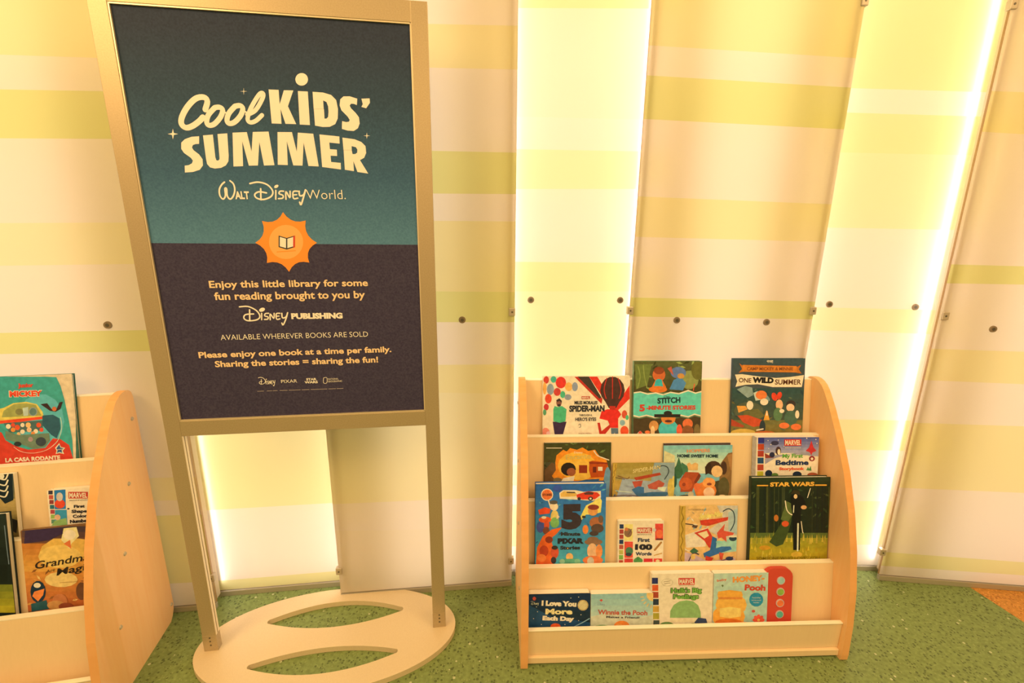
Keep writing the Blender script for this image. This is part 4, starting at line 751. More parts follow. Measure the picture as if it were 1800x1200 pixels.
["p","e0662a",[[48.6,247.9],[47.1,241.1],[42.9,235.8],[36.8,232.9],[30.0,233.0],[23.9,236.1],[19.6,241.5],[18.1,248.3],[19.5,255.0],[23.7,260.3],[29.8,263.3],[36.6,263.2],[42.7,260.1],[47.0,254.6]]],
["l","f8d8a0",3.65,[[37.4,231.1],[44.3,209.0]]],
["p","f8d8a0",[[68.8,252.7],[80.3,261.0],[116.9,260.5],[140.3,255.1],[190.3,257.2],[191.3,237.5],[167.3,227.7],[127.2,231.6],[70.6,235.7]]],
["p","d8983a",[[72.1,250.9],[82.0,257.6],[100.3,256.3],[120.3,250.3],[117.1,241.9],[73.9,240.8]]],
["p","4a3a2a",[[90.3,255.8],[113.6,255.5],[117.0,251.4],[90.4,252.4]]],
["p","d8381c",[[118.7,247.0],[140.3,253.4],[153.6,256.7],[180.3,252.9],[188.8,244.3],[173.9,232.7],[137.2,232.1],[120.5,238.5]]],
["p","5a3024",[[140.3,251.8],[153.6,255.6],[170.3,252.7],[167.1,246.3],[143.7,246.6]]],
["p","3a2c24",[[167.9,234.4],[167.2,231.8],[165.2,229.7],[162.3,228.6],[159.0,228.6],[156.0,229.8],[154.0,232.0],[153.2,234.6],[153.9,237.3],[155.9,239.4],[158.8,240.5],[162.1,240.5],[165.1,239.3],[167.1,237.1]]],
["p","3a2c24",[[132.5,234.9],[132.0,232.9],[130.5,231.2],[128.4,230.3],[126.0,230.4],[123.9,231.3],[122.4,233.0],[121.8,235.1],[122.3,237.1],[123.8,238.7],[125.9,239.6],[128.3,239.6],[130.5,238.7],[132.0,237.0]]],
["p","d8b080",[[163.9,234.5],[163.6,233.2],[162.7,232.1],[161.3,231.6],[159.8,231.6],[158.5,232.2],[157.6,233.3],[157.2,234.6],[157.5,235.9],[158.4,237.0],[159.8,237.5],[161.3,237.5],[162.6,236.9],[163.5,235.8]]],
["p","d8a84a",[[68.1,181.5],[67.0,172.7],[63.7,165.6],[59.0,161.7],[53.6,161.8],[48.8,165.8],[45.4,173.0],[44.1,181.9],[45.3,190.7],[48.5,197.7],[53.3,201.6],[58.6,201.5],[63.5,197.5],[66.8,190.4]]],
["p","7a9a44",[[69.6,164.5],[68.4,157.7],[64.7,152.3],[59.4,149.3],[53.4,149.4],[48.1,152.5],[44.3,158.1],[43.0,164.9],[44.2,171.6],[47.9,177.0],[53.2,180.0],[59.1,179.9],[64.5,176.8],[68.2,171.3]]],
["p","f0b878",[[66.2,212.1],[65.0,206.8],[61.7,202.6],[57.0,200.3],[51.6,200.4],[46.8,202.8],[43.5,207.1],[42.2,212.4],[43.4,217.7],[46.7,221.9],[51.4,224.2],[56.7,224.1],[61.6,221.7],[64.9,217.4]]],
["p","5a4a34",[[64.4,225.0],[63.2,222.4],[59.9,220.3],[55.1,219.2],[49.8,219.3],[45.0,220.5],[41.7,222.7],[40.5,225.3],[41.6,228.0],[44.9,230.0],[49.7,231.1],[55.0,231.1],[59.8,229.8],[63.2,227.7]]],
["p","f0b878",[[62.7,188.4],[71.1,181.5],[61.2,174.8]]],
["p","e0441c",[[7.8,202.8],[27.6,210.9],[44.3,205.6],[41.1,192.1],[11.2,189.1]]],
["p","e0501f",[[46.5,173.3],[44.7,169.2],[39.6,166.0],[32.1,164.3],[23.9,164.4],[16.4,166.3],[11.2,169.7],[9.3,173.9],[11.1,178.0],[16.3,181.2],[23.7,183.0],[32.0,182.8],[39.5,180.9],[44.7,177.5]]],
["p","f8dcb0",[[31.9,180.4],[31.2,178.6],[29.1,177.2],[26.2,176.5],[23.0,176.5],[20.0,177.3],[18.0,178.8],[17.2,180.6],[18.0,182.3],[20.0,183.7],[22.9,184.5],[26.1,184.4],[29.1,183.6],[31.1,182.1]]],
["p","d04a20",[[41.0,158.1],[40.3,152.2],[38.1,147.5],[34.9,144.9],[31.4,145.0],[28.1,147.6],[25.9,152.4],[25.0,158.3],[25.8,164.2],[28.0,168.9],[31.2,171.5],[34.7,171.5],[37.9,168.8],[40.2,164.0]]],
["p","7a3c24",[[41.5,141.0],[40.5,136.0],[37.8,132.0],[33.8,129.9],[29.4,129.9],[25.3,132.2],[22.5,136.3],[21.5,141.4],[22.5,146.4],[25.2,150.4],[29.2,152.5],[33.6,152.5],[37.7,150.2],[40.5,146.1]]],
["p","e0581c",[[2.2,39.0],[5.2,90.4],[21.6,124.3],[48.1,144.3],[78.1,150.7],[61.6,130.5],[45.0,117.1],[51.9,93.0],[65.5,72.2],[52.4,38.0]]],
["p","b83a1a",[[38.7,79.5],[37.4,72.1],[33.7,66.2],[28.4,63.0],[22.5,63.1],[17.1,66.5],[13.3,72.5],[12.0,80.0],[13.2,87.4],[16.9,93.3],[22.2,96.5],[28.1,96.4],[33.5,93.0],[37.3,87.0]]],
["p","c84824",[[69.1,75.5],[68.0,67.2],[64.7,60.6],[59.9,56.9],[54.6,57.0],[49.7,60.8],[46.3,67.6],[45.0,76.0],[46.2,84.3],[49.4,90.9],[54.2,94.5],[59.6,94.4],[64.4,90.6],[67.8,83.9]]],
["p","3a2a20",[[66.3,89.3],[65.4,86.6],[62.8,84.5],[59.1,83.4],[54.9,83.5],[51.2,84.8],[48.5,86.9],[47.6,89.6],[48.5,92.3],[51.1,94.4],[54.8,95.5],[59.0,95.5],[62.7,94.2],[65.4,92.0]]],
["p","8a3018",[[51.4,113.5],[50.3,109.1],[47.2,105.6],[42.7,103.7],[37.6,103.8],[33.0,105.8],[29.9,109.5],[28.7,113.9],[29.8,118.4],[32.9,121.9],[37.4,123.8],[42.5,123.7],[47.1,121.6],[50.2,118.0]]],
["p","e8702a",[[32.1,59.0],[30.9,54.0],[27.2,50.0],[21.8,47.8],[15.9,48.0],[10.5,50.3],[6.8,54.5],[5.4,59.5],[6.7,64.6],[10.4,68.6],[15.7,70.7],[21.7,70.6],[27.0,68.3],[30.8,64.1]]],
["p","3a2c24",[[62.0,51.6],[61.2,47.1],[59.0,43.6],[55.8,41.6],[52.2,41.7],[49.0,43.8],[46.7,47.4],[45.9,51.9],[46.7,56.4],[48.9,59.9],[52.1,61.8],[55.6,61.8],[58.9,59.7],[61.1,56.1]]],
["p","d8843a",[[182.5,196.8],[181.1,190.9],[177.1,186.2],[171.2,183.7],[164.7,183.8],[158.7,186.5],[154.6,191.3],[153.0,197.3],[154.4,203.1],[158.4,207.8],[164.3,210.4],[170.9,210.3],[176.8,207.6],[181.0,202.8]]],
["p","8a3420",[[186.0,208.7],[184.4,205.2],[179.8,202.4],[173.1,200.9],[165.7,201.0],[158.9,202.7],[154.2,205.6],[152.5,209.2],[154.1,212.7],[158.7,215.5],[165.4,216.9],[172.9,216.8],[179.6,215.2],[184.3,212.3]]],
["p","a85a2c",[[198.5,162.4],[196.6,155.1],[191.1,149.2],[183.0,146.0],[174.1,146.2],[165.9,149.6],[160.3,155.6],[158.2,163.1],[160.1,170.5],[165.6,176.3],[173.6,179.5],[182.5,179.3],[190.7,175.9],[196.3,169.9]]],
["p","5a3c28",[[200.7,145.3],[199.0,139.4],[193.8,134.7],[186.3,132.2],[177.9,132.3],[170.3,135.1],[165.1,139.9],[163.1,145.9],[164.9,151.8],[170.0,156.5],[177.5,159.0],[185.9,158.9],[193.5,156.1],[198.8,151.3]]],
["p","6a4a30",[[199.0,172.7],[198.3,167.7],[196.3,163.6],[193.4,161.4],[190.1,161.5],[187.1,163.8],[185.0,167.9],[184.2,172.9],[184.9,177.9],[186.8,182.0],[189.8,184.1],[193.1,184.1],[196.0,181.8],[198.2,177.7]]],
["p","e0702a",[[155.5,142.6],[154.7,136.7],[152.3,131.9],[148.8,129.4],[145.0,129.4],[141.4,132.1],[139.0,136.9],[138.0,142.9],[138.8,148.8],[141.2,153.5],[144.6,156.1],[148.5,156.0],[152.0,153.4],[154.5,148.6]]],
["p","4a3426",[[185.5,130.1],[184.2,126.9],[180.5,124.3],[175.2,122.9],[169.2,123.0],[163.8,124.6],[160.0,127.3],[158.6,130.6],[159.9,133.8],[163.6,136.4],[169.0,137.7],[175.0,137.6],[180.4,136.1],[184.1,133.4]]],
["p","3a2c20",[[136.5,183.9],[146.5,183.7],[146.6,177.6],[136.6,177.7]]],
["p","8a5a34",[[197.7,104.2],[195.1,100.0],[187.7,96.8],[176.9,95.1],[164.9,95.3],[154.1,97.4],[146.6,100.9],[143.9,105.1],[146.5,109.2],[153.9,112.4],[164.6,114.1],[176.6,113.9],[187.4,111.9],[195.0,108.4]]],
["p","8a5a34",[[185.1,113.0],[183.5,109.7],[179.1,107.2],[172.6,105.8],[165.5,105.9],[159.0,107.5],[154.5,110.2],[152.8,113.5],[154.4,116.8],[158.8,119.3],[165.3,120.7],[172.4,120.5],[178.9,119.0],[183.4,116.3]]],
["p","e09a5a",[[183.3,76.9],[181.9,66.4],[177.7,58.1],[171.6,53.6],[164.7,53.7],[158.4,58.5],[154.0,66.9],[152.3,77.4],[153.7,87.9],[157.9,96.2],[164.0,100.7],[170.9,100.6],[177.2,95.8],[181.6,87.4]]],
["p","e07a34",[[198.1,76.6],[197.2,67.6],[194.6,60.5],[190.6,56.6],[186.0,56.6],[181.9,60.7],[179.0,68.0],[177.9,77.0],[178.8,85.9],[181.5,93.1],[185.4,97.0],[189.9,96.9],[194.1,92.8],[197.0,85.6]]],
["p","d8662a",[[200.2,48.9],[197.3,43.0],[188.9,38.4],[176.8,35.9],[163.3,36.2],[151.1,39.1],[142.6,44.1],[139.5,50.1],[142.5,56.0],[150.8,60.7],[162.9,63.1],[176.4,62.9],[188.6,60.0],[197.1,55.0]]],
["p","c0a070",[[173.3,46.0],[172.4,40.0],[169.6,35.3],[165.6,32.7],[161.1,32.8],[157.0,35.5],[154.1,40.4],[153.1,46.4],[154.0,52.4],[156.7,57.1],[160.7,59.7],[165.2,59.6],[169.3,56.9],[172.2,52.0]]],
["p","e09a4a",[[111.5,61.0],[110.5,55.9],[107.6,51.9],[103.3,49.7],[98.5,49.8],[94.2,52.2],[91.1,56.3],[90.0,61.4],[91.0,66.4],[94.0,70.5],[98.3,72.6],[103.0,72.5],[107.4,70.2],[110.4,66.1]]],
["p","5a8a58",[[69.1,41.1],[75.7,54.8],[122.7,55.6],[136.3,39.8]]],
["p","8aa068",[[87.2,47.7],[86.4,44.4],[84.2,41.8],[81.0,40.4],[77.4,40.5],[74.1,42.0],[71.9,44.7],[71.1,48.0],[71.8,51.2],[74.0,53.8],[77.2,55.2],[80.8,55.2],[84.1,53.6],[86.3,51.0]]],
["p","7a9a60",[[133.2,46.8],[132.4,43.2],[130.0,40.4],[126.5,38.8],[122.6,38.9],[119.1,40.6],[116.6,43.5],[115.7,47.1],[116.5,50.7],[118.9,53.5],[122.4,55.1],[126.3,55.0],[129.8,53.3],[132.3,50.4]]],
["t","3a2a24","5",[76.1,143.9],[135.7,144.3],76.96,0.075,0],
["t","a8481c","15",[29.3,254.5],[37.9,254.4],5.4,0,0],
["t","5a2c18","STORIES",[20.1,244.5],[47.3,244.9],6.75,0.03,0],
["t","332c24","Minute",[74.3,125.1],[131.9,124.2],11.63,0.05,0],
["t","2a2420","PIXAR",[65.2,101.0],[142.3,100.3],17.14,0.08,0],
["t","332c24","Stories",[72.7,83.4],[131.7,83.0],11.68,0.05,0],
["p","f0a040",[[99.8,87.3],[99.5,85.8],[98.6,84.7],[97.2,84.0],[95.7,84.1],[94.4,84.7],[93.5,86.0],[93.1,87.5],[93.4,88.9],[94.3,90.1],[95.7,90.8],[97.2,90.7],[98.5,90.0],[99.5,88.8]]]]},"b9":
{"shelf":"R","tier":3,"th":0.015,"u0":291,"v0":-219,"w":136,"h":163,"art":[["p","f3cd96",[[-3.7,167.1],[139.2,164.9],[142.5,27.5],[-1.3,30.3]]],
["p","2c3440",[[3.4,152.8],[15.6,152.6],[15.8,139.5],[3.6,139.7]]],
["p","a83a28",[[3.4,137.3],[15.6,137.1],[15.8,124.0],[3.6,124.2]]],
["p","a83a28",[[3.4,121.8],[15.6,121.6],[15.8,108.4],[3.6,108.6]]],
["p","2a3442",[[3.4,106.2],[15.6,106.0],[15.9,92.8],[3.6,93.1]]],
["p","b04a2c",[[3.4,90.6],[15.6,90.4],[15.9,77.2],[3.6,77.5]]],
["p","b89a3c",[[3.4,75.0],[15.6,74.8],[15.9,61.6],[3.6,61.8]]],
["p","7a9a34",[[3.4,59.4],[15.7,59.2],[15.9,46.0],[3.6,46.2]]],
["p","b84a28",[[3.4,43.8],[15.7,43.5],[15.9,30.3],[3.6,30.5]]],
["p","f0c058",[[17.9,153.0],[43.1,152.6],[44.0,102.4],[18.9,102.8]]],
["p","8a5a34",[[41.5,126.7],[40.4,120.7],[37.1,115.9],[32.3,113.3],[26.8,113.4],[21.9,116.2],[18.4,121.1],[17.1,127.1],[18.2,133.1],[21.5,137.8],[26.3,140.4],[31.8,140.3],[36.7,137.6],[40.2,132.7]]],
["p","c86a34",[[29.4,137.2],[28.9,134.9],[27.5,133.0],[25.3,131.9],[22.9,132.0],[20.7,133.1],[19.1,135.0],[18.6,137.4],[19.1,139.8],[20.5,141.7],[22.7,142.7],[25.1,142.7],[27.3,141.6],[28.8,139.7]]],
["l","6a4a34",2.72,[[29.4,120.0],[39.3,137.1]]],
["p","d8442a",[[18.9,100.1],[44.1,99.6],[45.1,50.3],[19.8,50.7]]],
["p","4a6a3c",[[45.3,71.1],[44.3,65.7],[41.2,61.4],[36.6,59.1],[31.4,59.2],[26.7,61.7],[23.4,66.1],[22.2,71.6],[23.2,77.0],[26.3,81.3],[30.9,83.6],[36.1,83.5],[40.8,81.0],[44.1,76.6]]],
["p","2c3a30",[[41.8,60.8],[40.9,58.4],[38.3,56.5],[34.5,55.5],[30.2,55.6],[26.4,56.7],[23.7,58.7],[22.7,61.1],[23.6,63.5],[26.2,65.4],[30.0,66.4],[34.3,66.3],[38.1,65.2],[40.8,63.2]]],
["p","d8402a",[[109.7,153.2],[133.6,152.9],[134.8,102.6],[110.9,103.0]]],
["p","c8a880",[[112.9,134.2],[112.4,131.8],[111.0,129.9],[108.8,128.8],[106.4,128.9],[104.1,130.0],[102.6,131.9],[102.0,134.3],[102.5,136.7],[103.9,138.6],[106.1,139.7],[108.5,139.6],[110.8,138.5],[112.3,136.6]]],
["p","e8602f",[[133.4,121.7],[132.5,116.0],[129.7,111.4],[125.7,109.0],[121.1,109.0],[116.9,111.7],[114.0,116.3],[112.8,122.0],[113.7,127.7],[116.5,132.3],[120.5,134.7],[125.1,134.7],[129.3,132.1],[132.2,127.4]]],
["p","5a2c24",[[113.2,108.2],[133.7,107.8],[133.8,102.9],[113.3,103.3]]],
["p","f3cf86",[[106.5,101.3],[132.8,100.9],[134.0,52.1],[107.6,52.6]]],
["l","a86a2c",6.16,[[110.5,73.4],[128.8,95.7]]],
["l","c88a3c",3.43,[[109.2,56.7],[131.3,62.6]]],
["p","d8402a",[[19.9,48.7],[45.1,48.2],[45.4,34.2],[20.1,34.7]]],
["p","5a8a3c",[[74.6,41.0],[73.4,36.8],[69.7,33.5],[64.2,31.7],[58.1,31.8],[52.6,33.8],[48.7,37.3],[47.3,41.5],[48.6,45.7],[52.3,49.1],[57.7,50.8],[63.8,50.7],[69.3,48.7],[73.2,45.3]]],
["p","4a7a34",[[66.3,48.5],[65.8,46.4],[64.3,44.7],[62.1,43.8],[59.7,43.8],[57.5,44.8],[55.9,46.6],[55.3,48.7],[55.8,50.8],[57.3,52.5],[59.5,53.4],[61.9,53.3],[64.1,52.3],[65.7,50.6]]],
["p","d8342a",[[77.9,47.6],[104.3,47.1],[104.6,33.1],[78.2,33.6]]],
["p","d8402a",[[107.7,47.0],[133.4,46.5],[133.8,32.5],[108.0,33.0]]],
["p","f0c070",[[126.1,39.7],[125.5,37.9],[123.8,36.4],[121.3,35.7],[118.6,35.7],[116.1,36.6],[114.4,38.1],[113.7,39.9],[114.3,41.7],[116.0,43.1],[118.4,43.9],[121.2,43.8],[123.7,43.0],[125.4,41.5]]],
["p","b83420",[[55.5,142.0],[100.5,141.3],[100.8,125.0],[55.8,125.8]]],
["t","f3d0a0","MARVEL",[57.6,127.7],[99.0,127.0],12.36,0.03,0],
["t","6a4a34","BEGINNINGS",[56.6,119.5],[98.9,119.1],3.47,0,0],
["t","2a3038","First",[58.8,98.7],[94.6,98.1],12.49,0.04,0],
["t","2a2420","100",[50.7,74.5],[102.7,73.6],18.08,0.07,0],
["t","2a3038","Words",[52.8,57.1],[101.0,56.9],11.15,0.04,0]]},"b10":
{"shelf":"R","tier":3,"th":0.006,"u0":479,"v0":-219,"w":174.5,"h":202,"art":[["p","e0a050",[[-6.9,207.0],[179.8,204.4],[186.2,21.4],[-2.2,25.0]]],
["p","e8c890",[[64.0,166.8],[65.6,175.9],[72.6,181.8],[71.0,172.6]]],
["p","8a9a88",[[71.3,182.3],[72.1,190.7],[77.9,196.5],[77.1,188.1]]],
["p","e8c890",[[80.1,152.2],[81.4,160.8],[87.7,166.5],[86.5,157.9]]],
["p","8a9a88",[[167.7,86.3],[169.0,95.1],[175.6,100.9],[174.3,92.1]]],
["p","8a9a88",[[19.5,157.1],[22.3,165.3],[29.6,169.7],[26.8,161.6]]],
["p","b88850",[[34.3,184.9],[40.9,181.8],[44.3,175.4],[37.7,178.4]]],
["p","e8c890",[[31.4,100.7],[33.0,107.0],[38.1,110.8],[36.5,104.5]]],
["p","c8a070",[[101.6,97.3],[109.6,99.4],[117.4,95.8],[109.3,93.8]]],
["p","b88850",[[89.3,42.4],[93.5,48.6],[100.8,50.4],[96.5,44.3]]],
["p","c8a070",[[120.9,158.7],[129.4,161.0],[137.6,157.4],[129.2,155.1]]],
["p","8a9a88",[[128.2,142.3],[131.4,153.1],[140.7,159.2],[137.5,148.4]]],
["p","e8c890",[[33.5,141.5],[42.9,146.9],[53.8,145.1],[44.4,139.7]]],
["p","c8a070",[[132.7,99.4],[140.0,106.9],[150.7,107.9],[143.3,100.4]]],
["p","c8a070",[[108.7,108.7],[116.0,104.8],[119.6,97.2],[112.2,101.1]]],
["p","8a9a88",[[90.3,92.0],[95.9,91.0],[99.9,86.8],[94.3,87.7]]],
["p","8a9a88",[[59.7,127.7],[60.3,137.1],[66.5,143.9],[66.0,134.5]]],
["p","c8a070",[[69.7,93.6],[73.9,100.7],[81.7,103.4],[77.4,96.3]]],
["p","e8c890",[[32.8,164.6],[39.4,160.5],[42.2,153.1],[35.6,157.3]]],
["p","8a9a88",[[40.1,128.5],[42.3,135.0],[48.3,138.5],[46.0,132.0]]],
["p","8a9a88",[[149.2,149.6],[155.2,154.5],[163.1,154.4],[157.1,149.5]]],
["p","b88850",[[165.9,169.2],[169.3,174.5],[175.3,176.3],[171.9,171.0]]],
["p","b88850",[[16.1,60.1],[20.2,65.0],[26.4,66.1],[22.4,61.2]]],
["p","e8c890",[[80.6,145.6],[87.2,139.5],[88.8,130.7],[82.2,136.8]]],
["p","8a9a88",[[83.6,59.9],[94.8,58.6],[103.1,50.5],[91.9,51.8]]],
["p","b88850",[[73.9,132.4],[80.7,136.8],[89.0,135.9],[82.2,131.4]]],
["p","e8c890",[[21.9,163.3],[26.5,167.4],[32.8,167.6],[28.2,163.5]]],
["p","e8c890",[[30.6,113.8],[37.1,107.8],[38.7,99.2],[32.2,105.2]]],
["p","c8a070",[[21.0,167.9],[28.6,167.9],[34.7,163.1],[27.1,163.1]]],
["p","8a9a88",[[109.2,120.3],[114.7,122.4],[120.5,120.5],[115.0,118.4]]],
["p","c8a070",[[89.4,150.9],[95.4,149.1],[99.3,144.1],[93.2,145.8]]],
["p","c8a070",[[90.0,79.6],[94.1,86.9],[101.9,89.9],[97.9,82.6]]],
["p","e8c890",[[36.5,110.7],[41.7,112.1],[46.8,109.8],[41.6,108.4]]],
["p","b88850",[[124.1,150.2],[127.1,157.0],[133.7,160.3],[130.8,153.5]]],
["p","b88850",[[99.8,66.0],[103.6,72.2],[110.5,74.4],[106.7,68.2]]],
["p","c8a878",[[110.5,201.9],[180.0,200.9],[184.4,74.5],[85.2,125.4],[132.7,159.7]]],
["p","a8a490",[[145.9,180.4],[176.7,193.9],[179.6,109.8],[147.8,124.4]]],
["p","e0b880",[[16.3,112.5],[84.8,135.9],[79.7,76.3],[20.8,73.9]]],
["p","9ab0a0",[[86.2,90.3],[134.9,93.0],[179.6,109.8],[181.3,60.4],[115.2,54.5]]],
["p","c89aa0",[[15.9,59.9],[45.6,52.3],[88.0,30.3],[171.6,39.4],[172.2,21.6],[16.9,24.6]]],
["l","2c3838",3.12,[[130.2,184.1],[145.5,191.6],[159.7,183.7],[165.5,166.1],[164.5,145.2],[154.7,124.3]]],
["l","4a3828",3.11,[[15.3,147.5],[39.6,143.6],[50.2,136.5]]],
["p","5a3c28",[[39.6,143.6],[55.2,141.6],[50.3,133.0],[36.3,136.7]]],
["l","e8c080",3.11,[[14.5,112.6],[15.7,70.5],[55.9,59.2]]],
["l","e0c090",2.77,[[20.0,102.0],[85.3,121.9]]],
["p","c83a1c",[[60.0,157.3],[111.8,161.7],[146.4,166.4],[145.0,156.0],[84.7,139.4],[63.8,143.2]]],
["p","c8381f",[[43.7,119.1],[84.9,132.4],[103.3,100.5],[107.6,72.3],[90.2,72.6],[75.7,94.0]]],
["p","e8b870",[[54.2,117.2],[81.7,124.8],[89.1,109.6],[75.5,101.0]]],
["p","2e5a70",[[99.6,107.6],[113.7,100.4],[111.3,65.2],[93.9,65.5]]],
["p","345e74",[[73.4,55.3],[93.9,65.5],[128.4,75.5],[156.4,75.0],[160.2,66.1],[122.1,54.4],[94.6,44.3],[77.2,42.9]]],
["p","c8381f",[[80.5,48.1],[105.1,40.6],[98.5,30.1],[80.9,34.0]]],
["p","d04a2a",[[113.2,117.9],[136.6,145.6],[133.8,124.6],[165.4,117.1],[162.2,110.1],[141.4,106.9],[143.7,89.3],[127.5,103.6],[117.2,100.3]]],
["p","d04a2a",[[122.0,57.9],[136.1,54.2],[131.6,33.0],[124.5,36.7]]],
["p","3a5a30",[[31.5,63.1],[45.0,73.4],[59.2,62.6],[52.4,57.5],[66.4,55.4],[38.6,56.0]]],
["p","2a3838",[[174.4,99.3],[173.3,96.0],[170.1,93.3],[165.4,91.9],[160.1,92.0],[155.3,93.6],[152.0,96.3],[150.7,99.7],[151.7,103.1],[154.9,105.7],[159.6,107.1],[164.9,107.0],[169.7,105.5],[173.1,102.7]]],
["p","e0c8a0",[[176.3,106.3],[174.9,104.8],[171.1,103.7],[165.5,103.1],[159.3,103.2],[153.7,104.0],[149.8,105.2],[148.3,106.8],[149.7,108.3],[153.5,109.5],[159.1,110.0],[165.3,109.9],[170.9,109.2],[174.8,107.9]]],
["l","4a3434",3.13,[[28.9,31.5],[42.1,55.9],[59.5,52.0]]],
["p","e0a848",[[49.3,45.2],[48.7,41.2],[46.9,38.1],[44.2,36.3],[41.1,36.4],[38.2,38.2],[36.2,41.5],[35.4,45.5],[36.0,49.4],[37.8,52.6],[40.6,54.3],[43.7,54.2],[46.5,52.4],[48.5,49.2]]],
["l","6a3c44",2.79,[[81.1,30.5],[122.9,30.4],[164.4,43.0]]],
["p","3a3a44",[[166.0,37.7],[164.9,34.9],[161.7,32.8],[157.0,31.6],[151.7,31.7],[146.9,33.1],[143.5,35.4],[142.2,38.1],[143.3,40.9],[146.5,43.0],[151.3,44.2],[156.6,44.1],[161.4,42.8],[164.7,40.5]]],
["p","8ab0b0",[[131.5,89.5],[130.5,87.7],[127.7,86.3],[123.5,85.5],[118.8,85.6],[114.6,86.5],[111.7,88.0],[110.6,89.9],[111.6,91.7],[114.4,93.1],[118.6,93.8],[123.2,93.8],[127.4,92.9],[130.4,91.3]]],
["p","c08a2c",[[0.0,203.4],[15.5,203.2],[16.8,28.2],[-0.6,28.5]]],
["l","7a5414",2.41,[[7.0,199.8],[4.0,182.5],[9.7,165.0],[4.3,147.7],[9.6,130.1],[4.5,112.7],[9.8,95.1],[4.0,77.7],[9.4,60.0],[4.3,42.5],[8.0,31.9]]],
["t","8a6a3c","A LITTLE GOLDEN BOOK",[23.8,188.5],[79.8,187.7],4.88,0,0],
["t","f0b850","Spider-Man",[56.4,161.5],[127.2,168.5],16.76,0.05,0.3],
["t","d83c20","SPIDER-MAN",[62.0,146.1],[136.3,154.3],8.4,0.05,0.2]]},"b11":
{"shelf":"R","tier":3,"th":0.018,"u0":687.5,"v0":-219,"w":238.5,"h":289,"art":[["p","1e2412",[[-12.7,295.4],[240.2,292.5],[252.9,26.3],[-3.2,31.3]]],
["p",[42,49,22],[[-3.9,291.9],[238.6,289.1],[239.2,276.4],[-3.5,279.3]]],
["p",[39,45,19],[[-3.5,279.3],[239.2,276.4],[239.8,263.7],[-3.0,266.7]]],
["p",[35,40,16],[[-3.0,266.7],[239.8,263.7],[240.4,251.0],[-2.6,254.0]]],
["p","4a4a20",[[93.9,178.0],[106.3,183.4],[119.8,179.8],[107.4,174.3]]],
["p","4a4a20",[[188.1,225.9],[199.7,230.7],[212.3,227.0],[200.6,222.2]]],
["p","4a4a20",[[180.5,232.3],[182.3,240.9],[189.3,246.2],[187.4,237.6]]],
["p","4a4a20",[[141.1,172.6],[149.7,176.7],[159.3,174.4],[150.7,170.3]]],
["p","34401a",[[136.8,232.0],[143.3,233.7],[149.6,230.9],[143.2,229.2]]],
["p","1a220e",[[1.5,144.8],[12.2,141.0],[18.6,131.3],[7.9,135.2]]],
["p","1a220e",[[95.9,144.9],[106.6,144.8],[115.2,138.0],[104.6,138.1]]],
["p","4a4a20",[[-11.7,240.6],[-2.1,246.6],[9.5,245.2],[-0.1,239.1]]],
["p","34401a",[[227.5,134.9],[235.8,143.3],[247.9,144.4],[239.6,136.0]]],
["p","34401a",[[112.5,240.3],[115.2,250.8],[124.0,256.9],[121.3,246.4]]],
["p","34401a",[[190.0,210.4],[202.7,203.5],[208.8,190.5],[196.0,197.4]]],
["p","4a4a20",[[46.0,129.2],[51.5,133.3],[58.5,132.9],[53.0,128.8]]],
["p","1a220e",[[82.5,250.1],[93.5,246.2],[100.0,236.4],[89.0,240.3]]],
["p","34401a",[[72.1,210.8],[77.7,214.3],[84.4,213.4],[78.8,209.9]]],
["p","1a220e",[[26.3,160.1],[32.3,162.7],[38.8,161.0],[32.8,158.3]]],
["p","4a4a20",[[35.2,173.6],[39.6,182.4],[48.7,186.2],[44.3,177.4]]],
["p","34401a",[[172.5,194.2],[180.3,199.5],[190.0,198.5],[182.2,193.3]]],
["p","34401a",[[-11.4,143.4],[2.5,144.8],[14.8,137.0],[0.8,135.7]]],
["p","34401a",[[37.0,205.9],[50.2,205.7],[60.8,197.2],[47.6,197.5]]],
["p","4a4a20",[[4.7,226.1],[4.9,236.0],[11.3,243.4],[11.1,233.4]]],
["p","4a4a20",[[72.7,208.5],[74.2,215.4],[79.8,219.7],[78.3,212.7]]],
["p","34401a",[[138.7,252.8],[148.2,253.1],[156.1,247.4],[146.6,247.1]]],
["p","34401a",[[219.7,195.4],[229.5,189.5],[233.8,179.0],[224.0,184.9]]],
["p","4a4a20",[[139.1,213.4],[147.5,213.9],[154.6,209.0],[146.2,208.5]]],
["p","1a220e",[[36.3,147.4],[42.5,159.5],[55.2,164.6],[48.9,152.6]]],
["p","34401a",[[204.0,164.0],[206.4,173.5],[214.3,179.1],[211.9,169.6]]],
["p","1a220e",[[108.2,216.1],[118.1,222.9],[130.5,221.7],[120.6,215.0]]],
["p","4a4a20",[[189.4,166.9],[193.0,174.8],[200.9,178.5],[197.4,170.6]]],
["p","4a4a20",[[219.5,238.1],[229.9,237.6],[238.1,230.8],[227.7,231.3]]],
["p","34401a",[[134.1,207.0],[140.5,218.7],[153.1,223.6],[146.7,211.8]]],
["l","2c2c14",5.53,[[56.0,260.2],[60.1,121.3]]],
["l","3a3a1a",2.08,[[93.7,259.7],[98.0,120.6]]],
["l","444018",5.52,[[16.2,260.7],[20.0,121.9]]],
["l","2c2c14",2.09,[[217.1,258.2],[222.2,118.6]]],
["l","1a2014",3.47,[[123.0,259.4],[127.5,120.2]]],
["l","2c2c14",3.48,[[184.4,258.6],[189.2,119.1]]],
["l","2c2c14",5.53,[[50.9,260.3],[55.0,121.4]]],
["l","1a2014",2.09,[[190.7,258.5],[195.7,119.0]]],
["l","1a2014",5.53,[[39.3,260.4],[43.2,121.6]]],
["l","1a2014",2.09,[[205.1,258.3],[210.1,118.8]]],
["l","1a2014",5.58,[[199.8,258.4],[204.8,118.9]]],
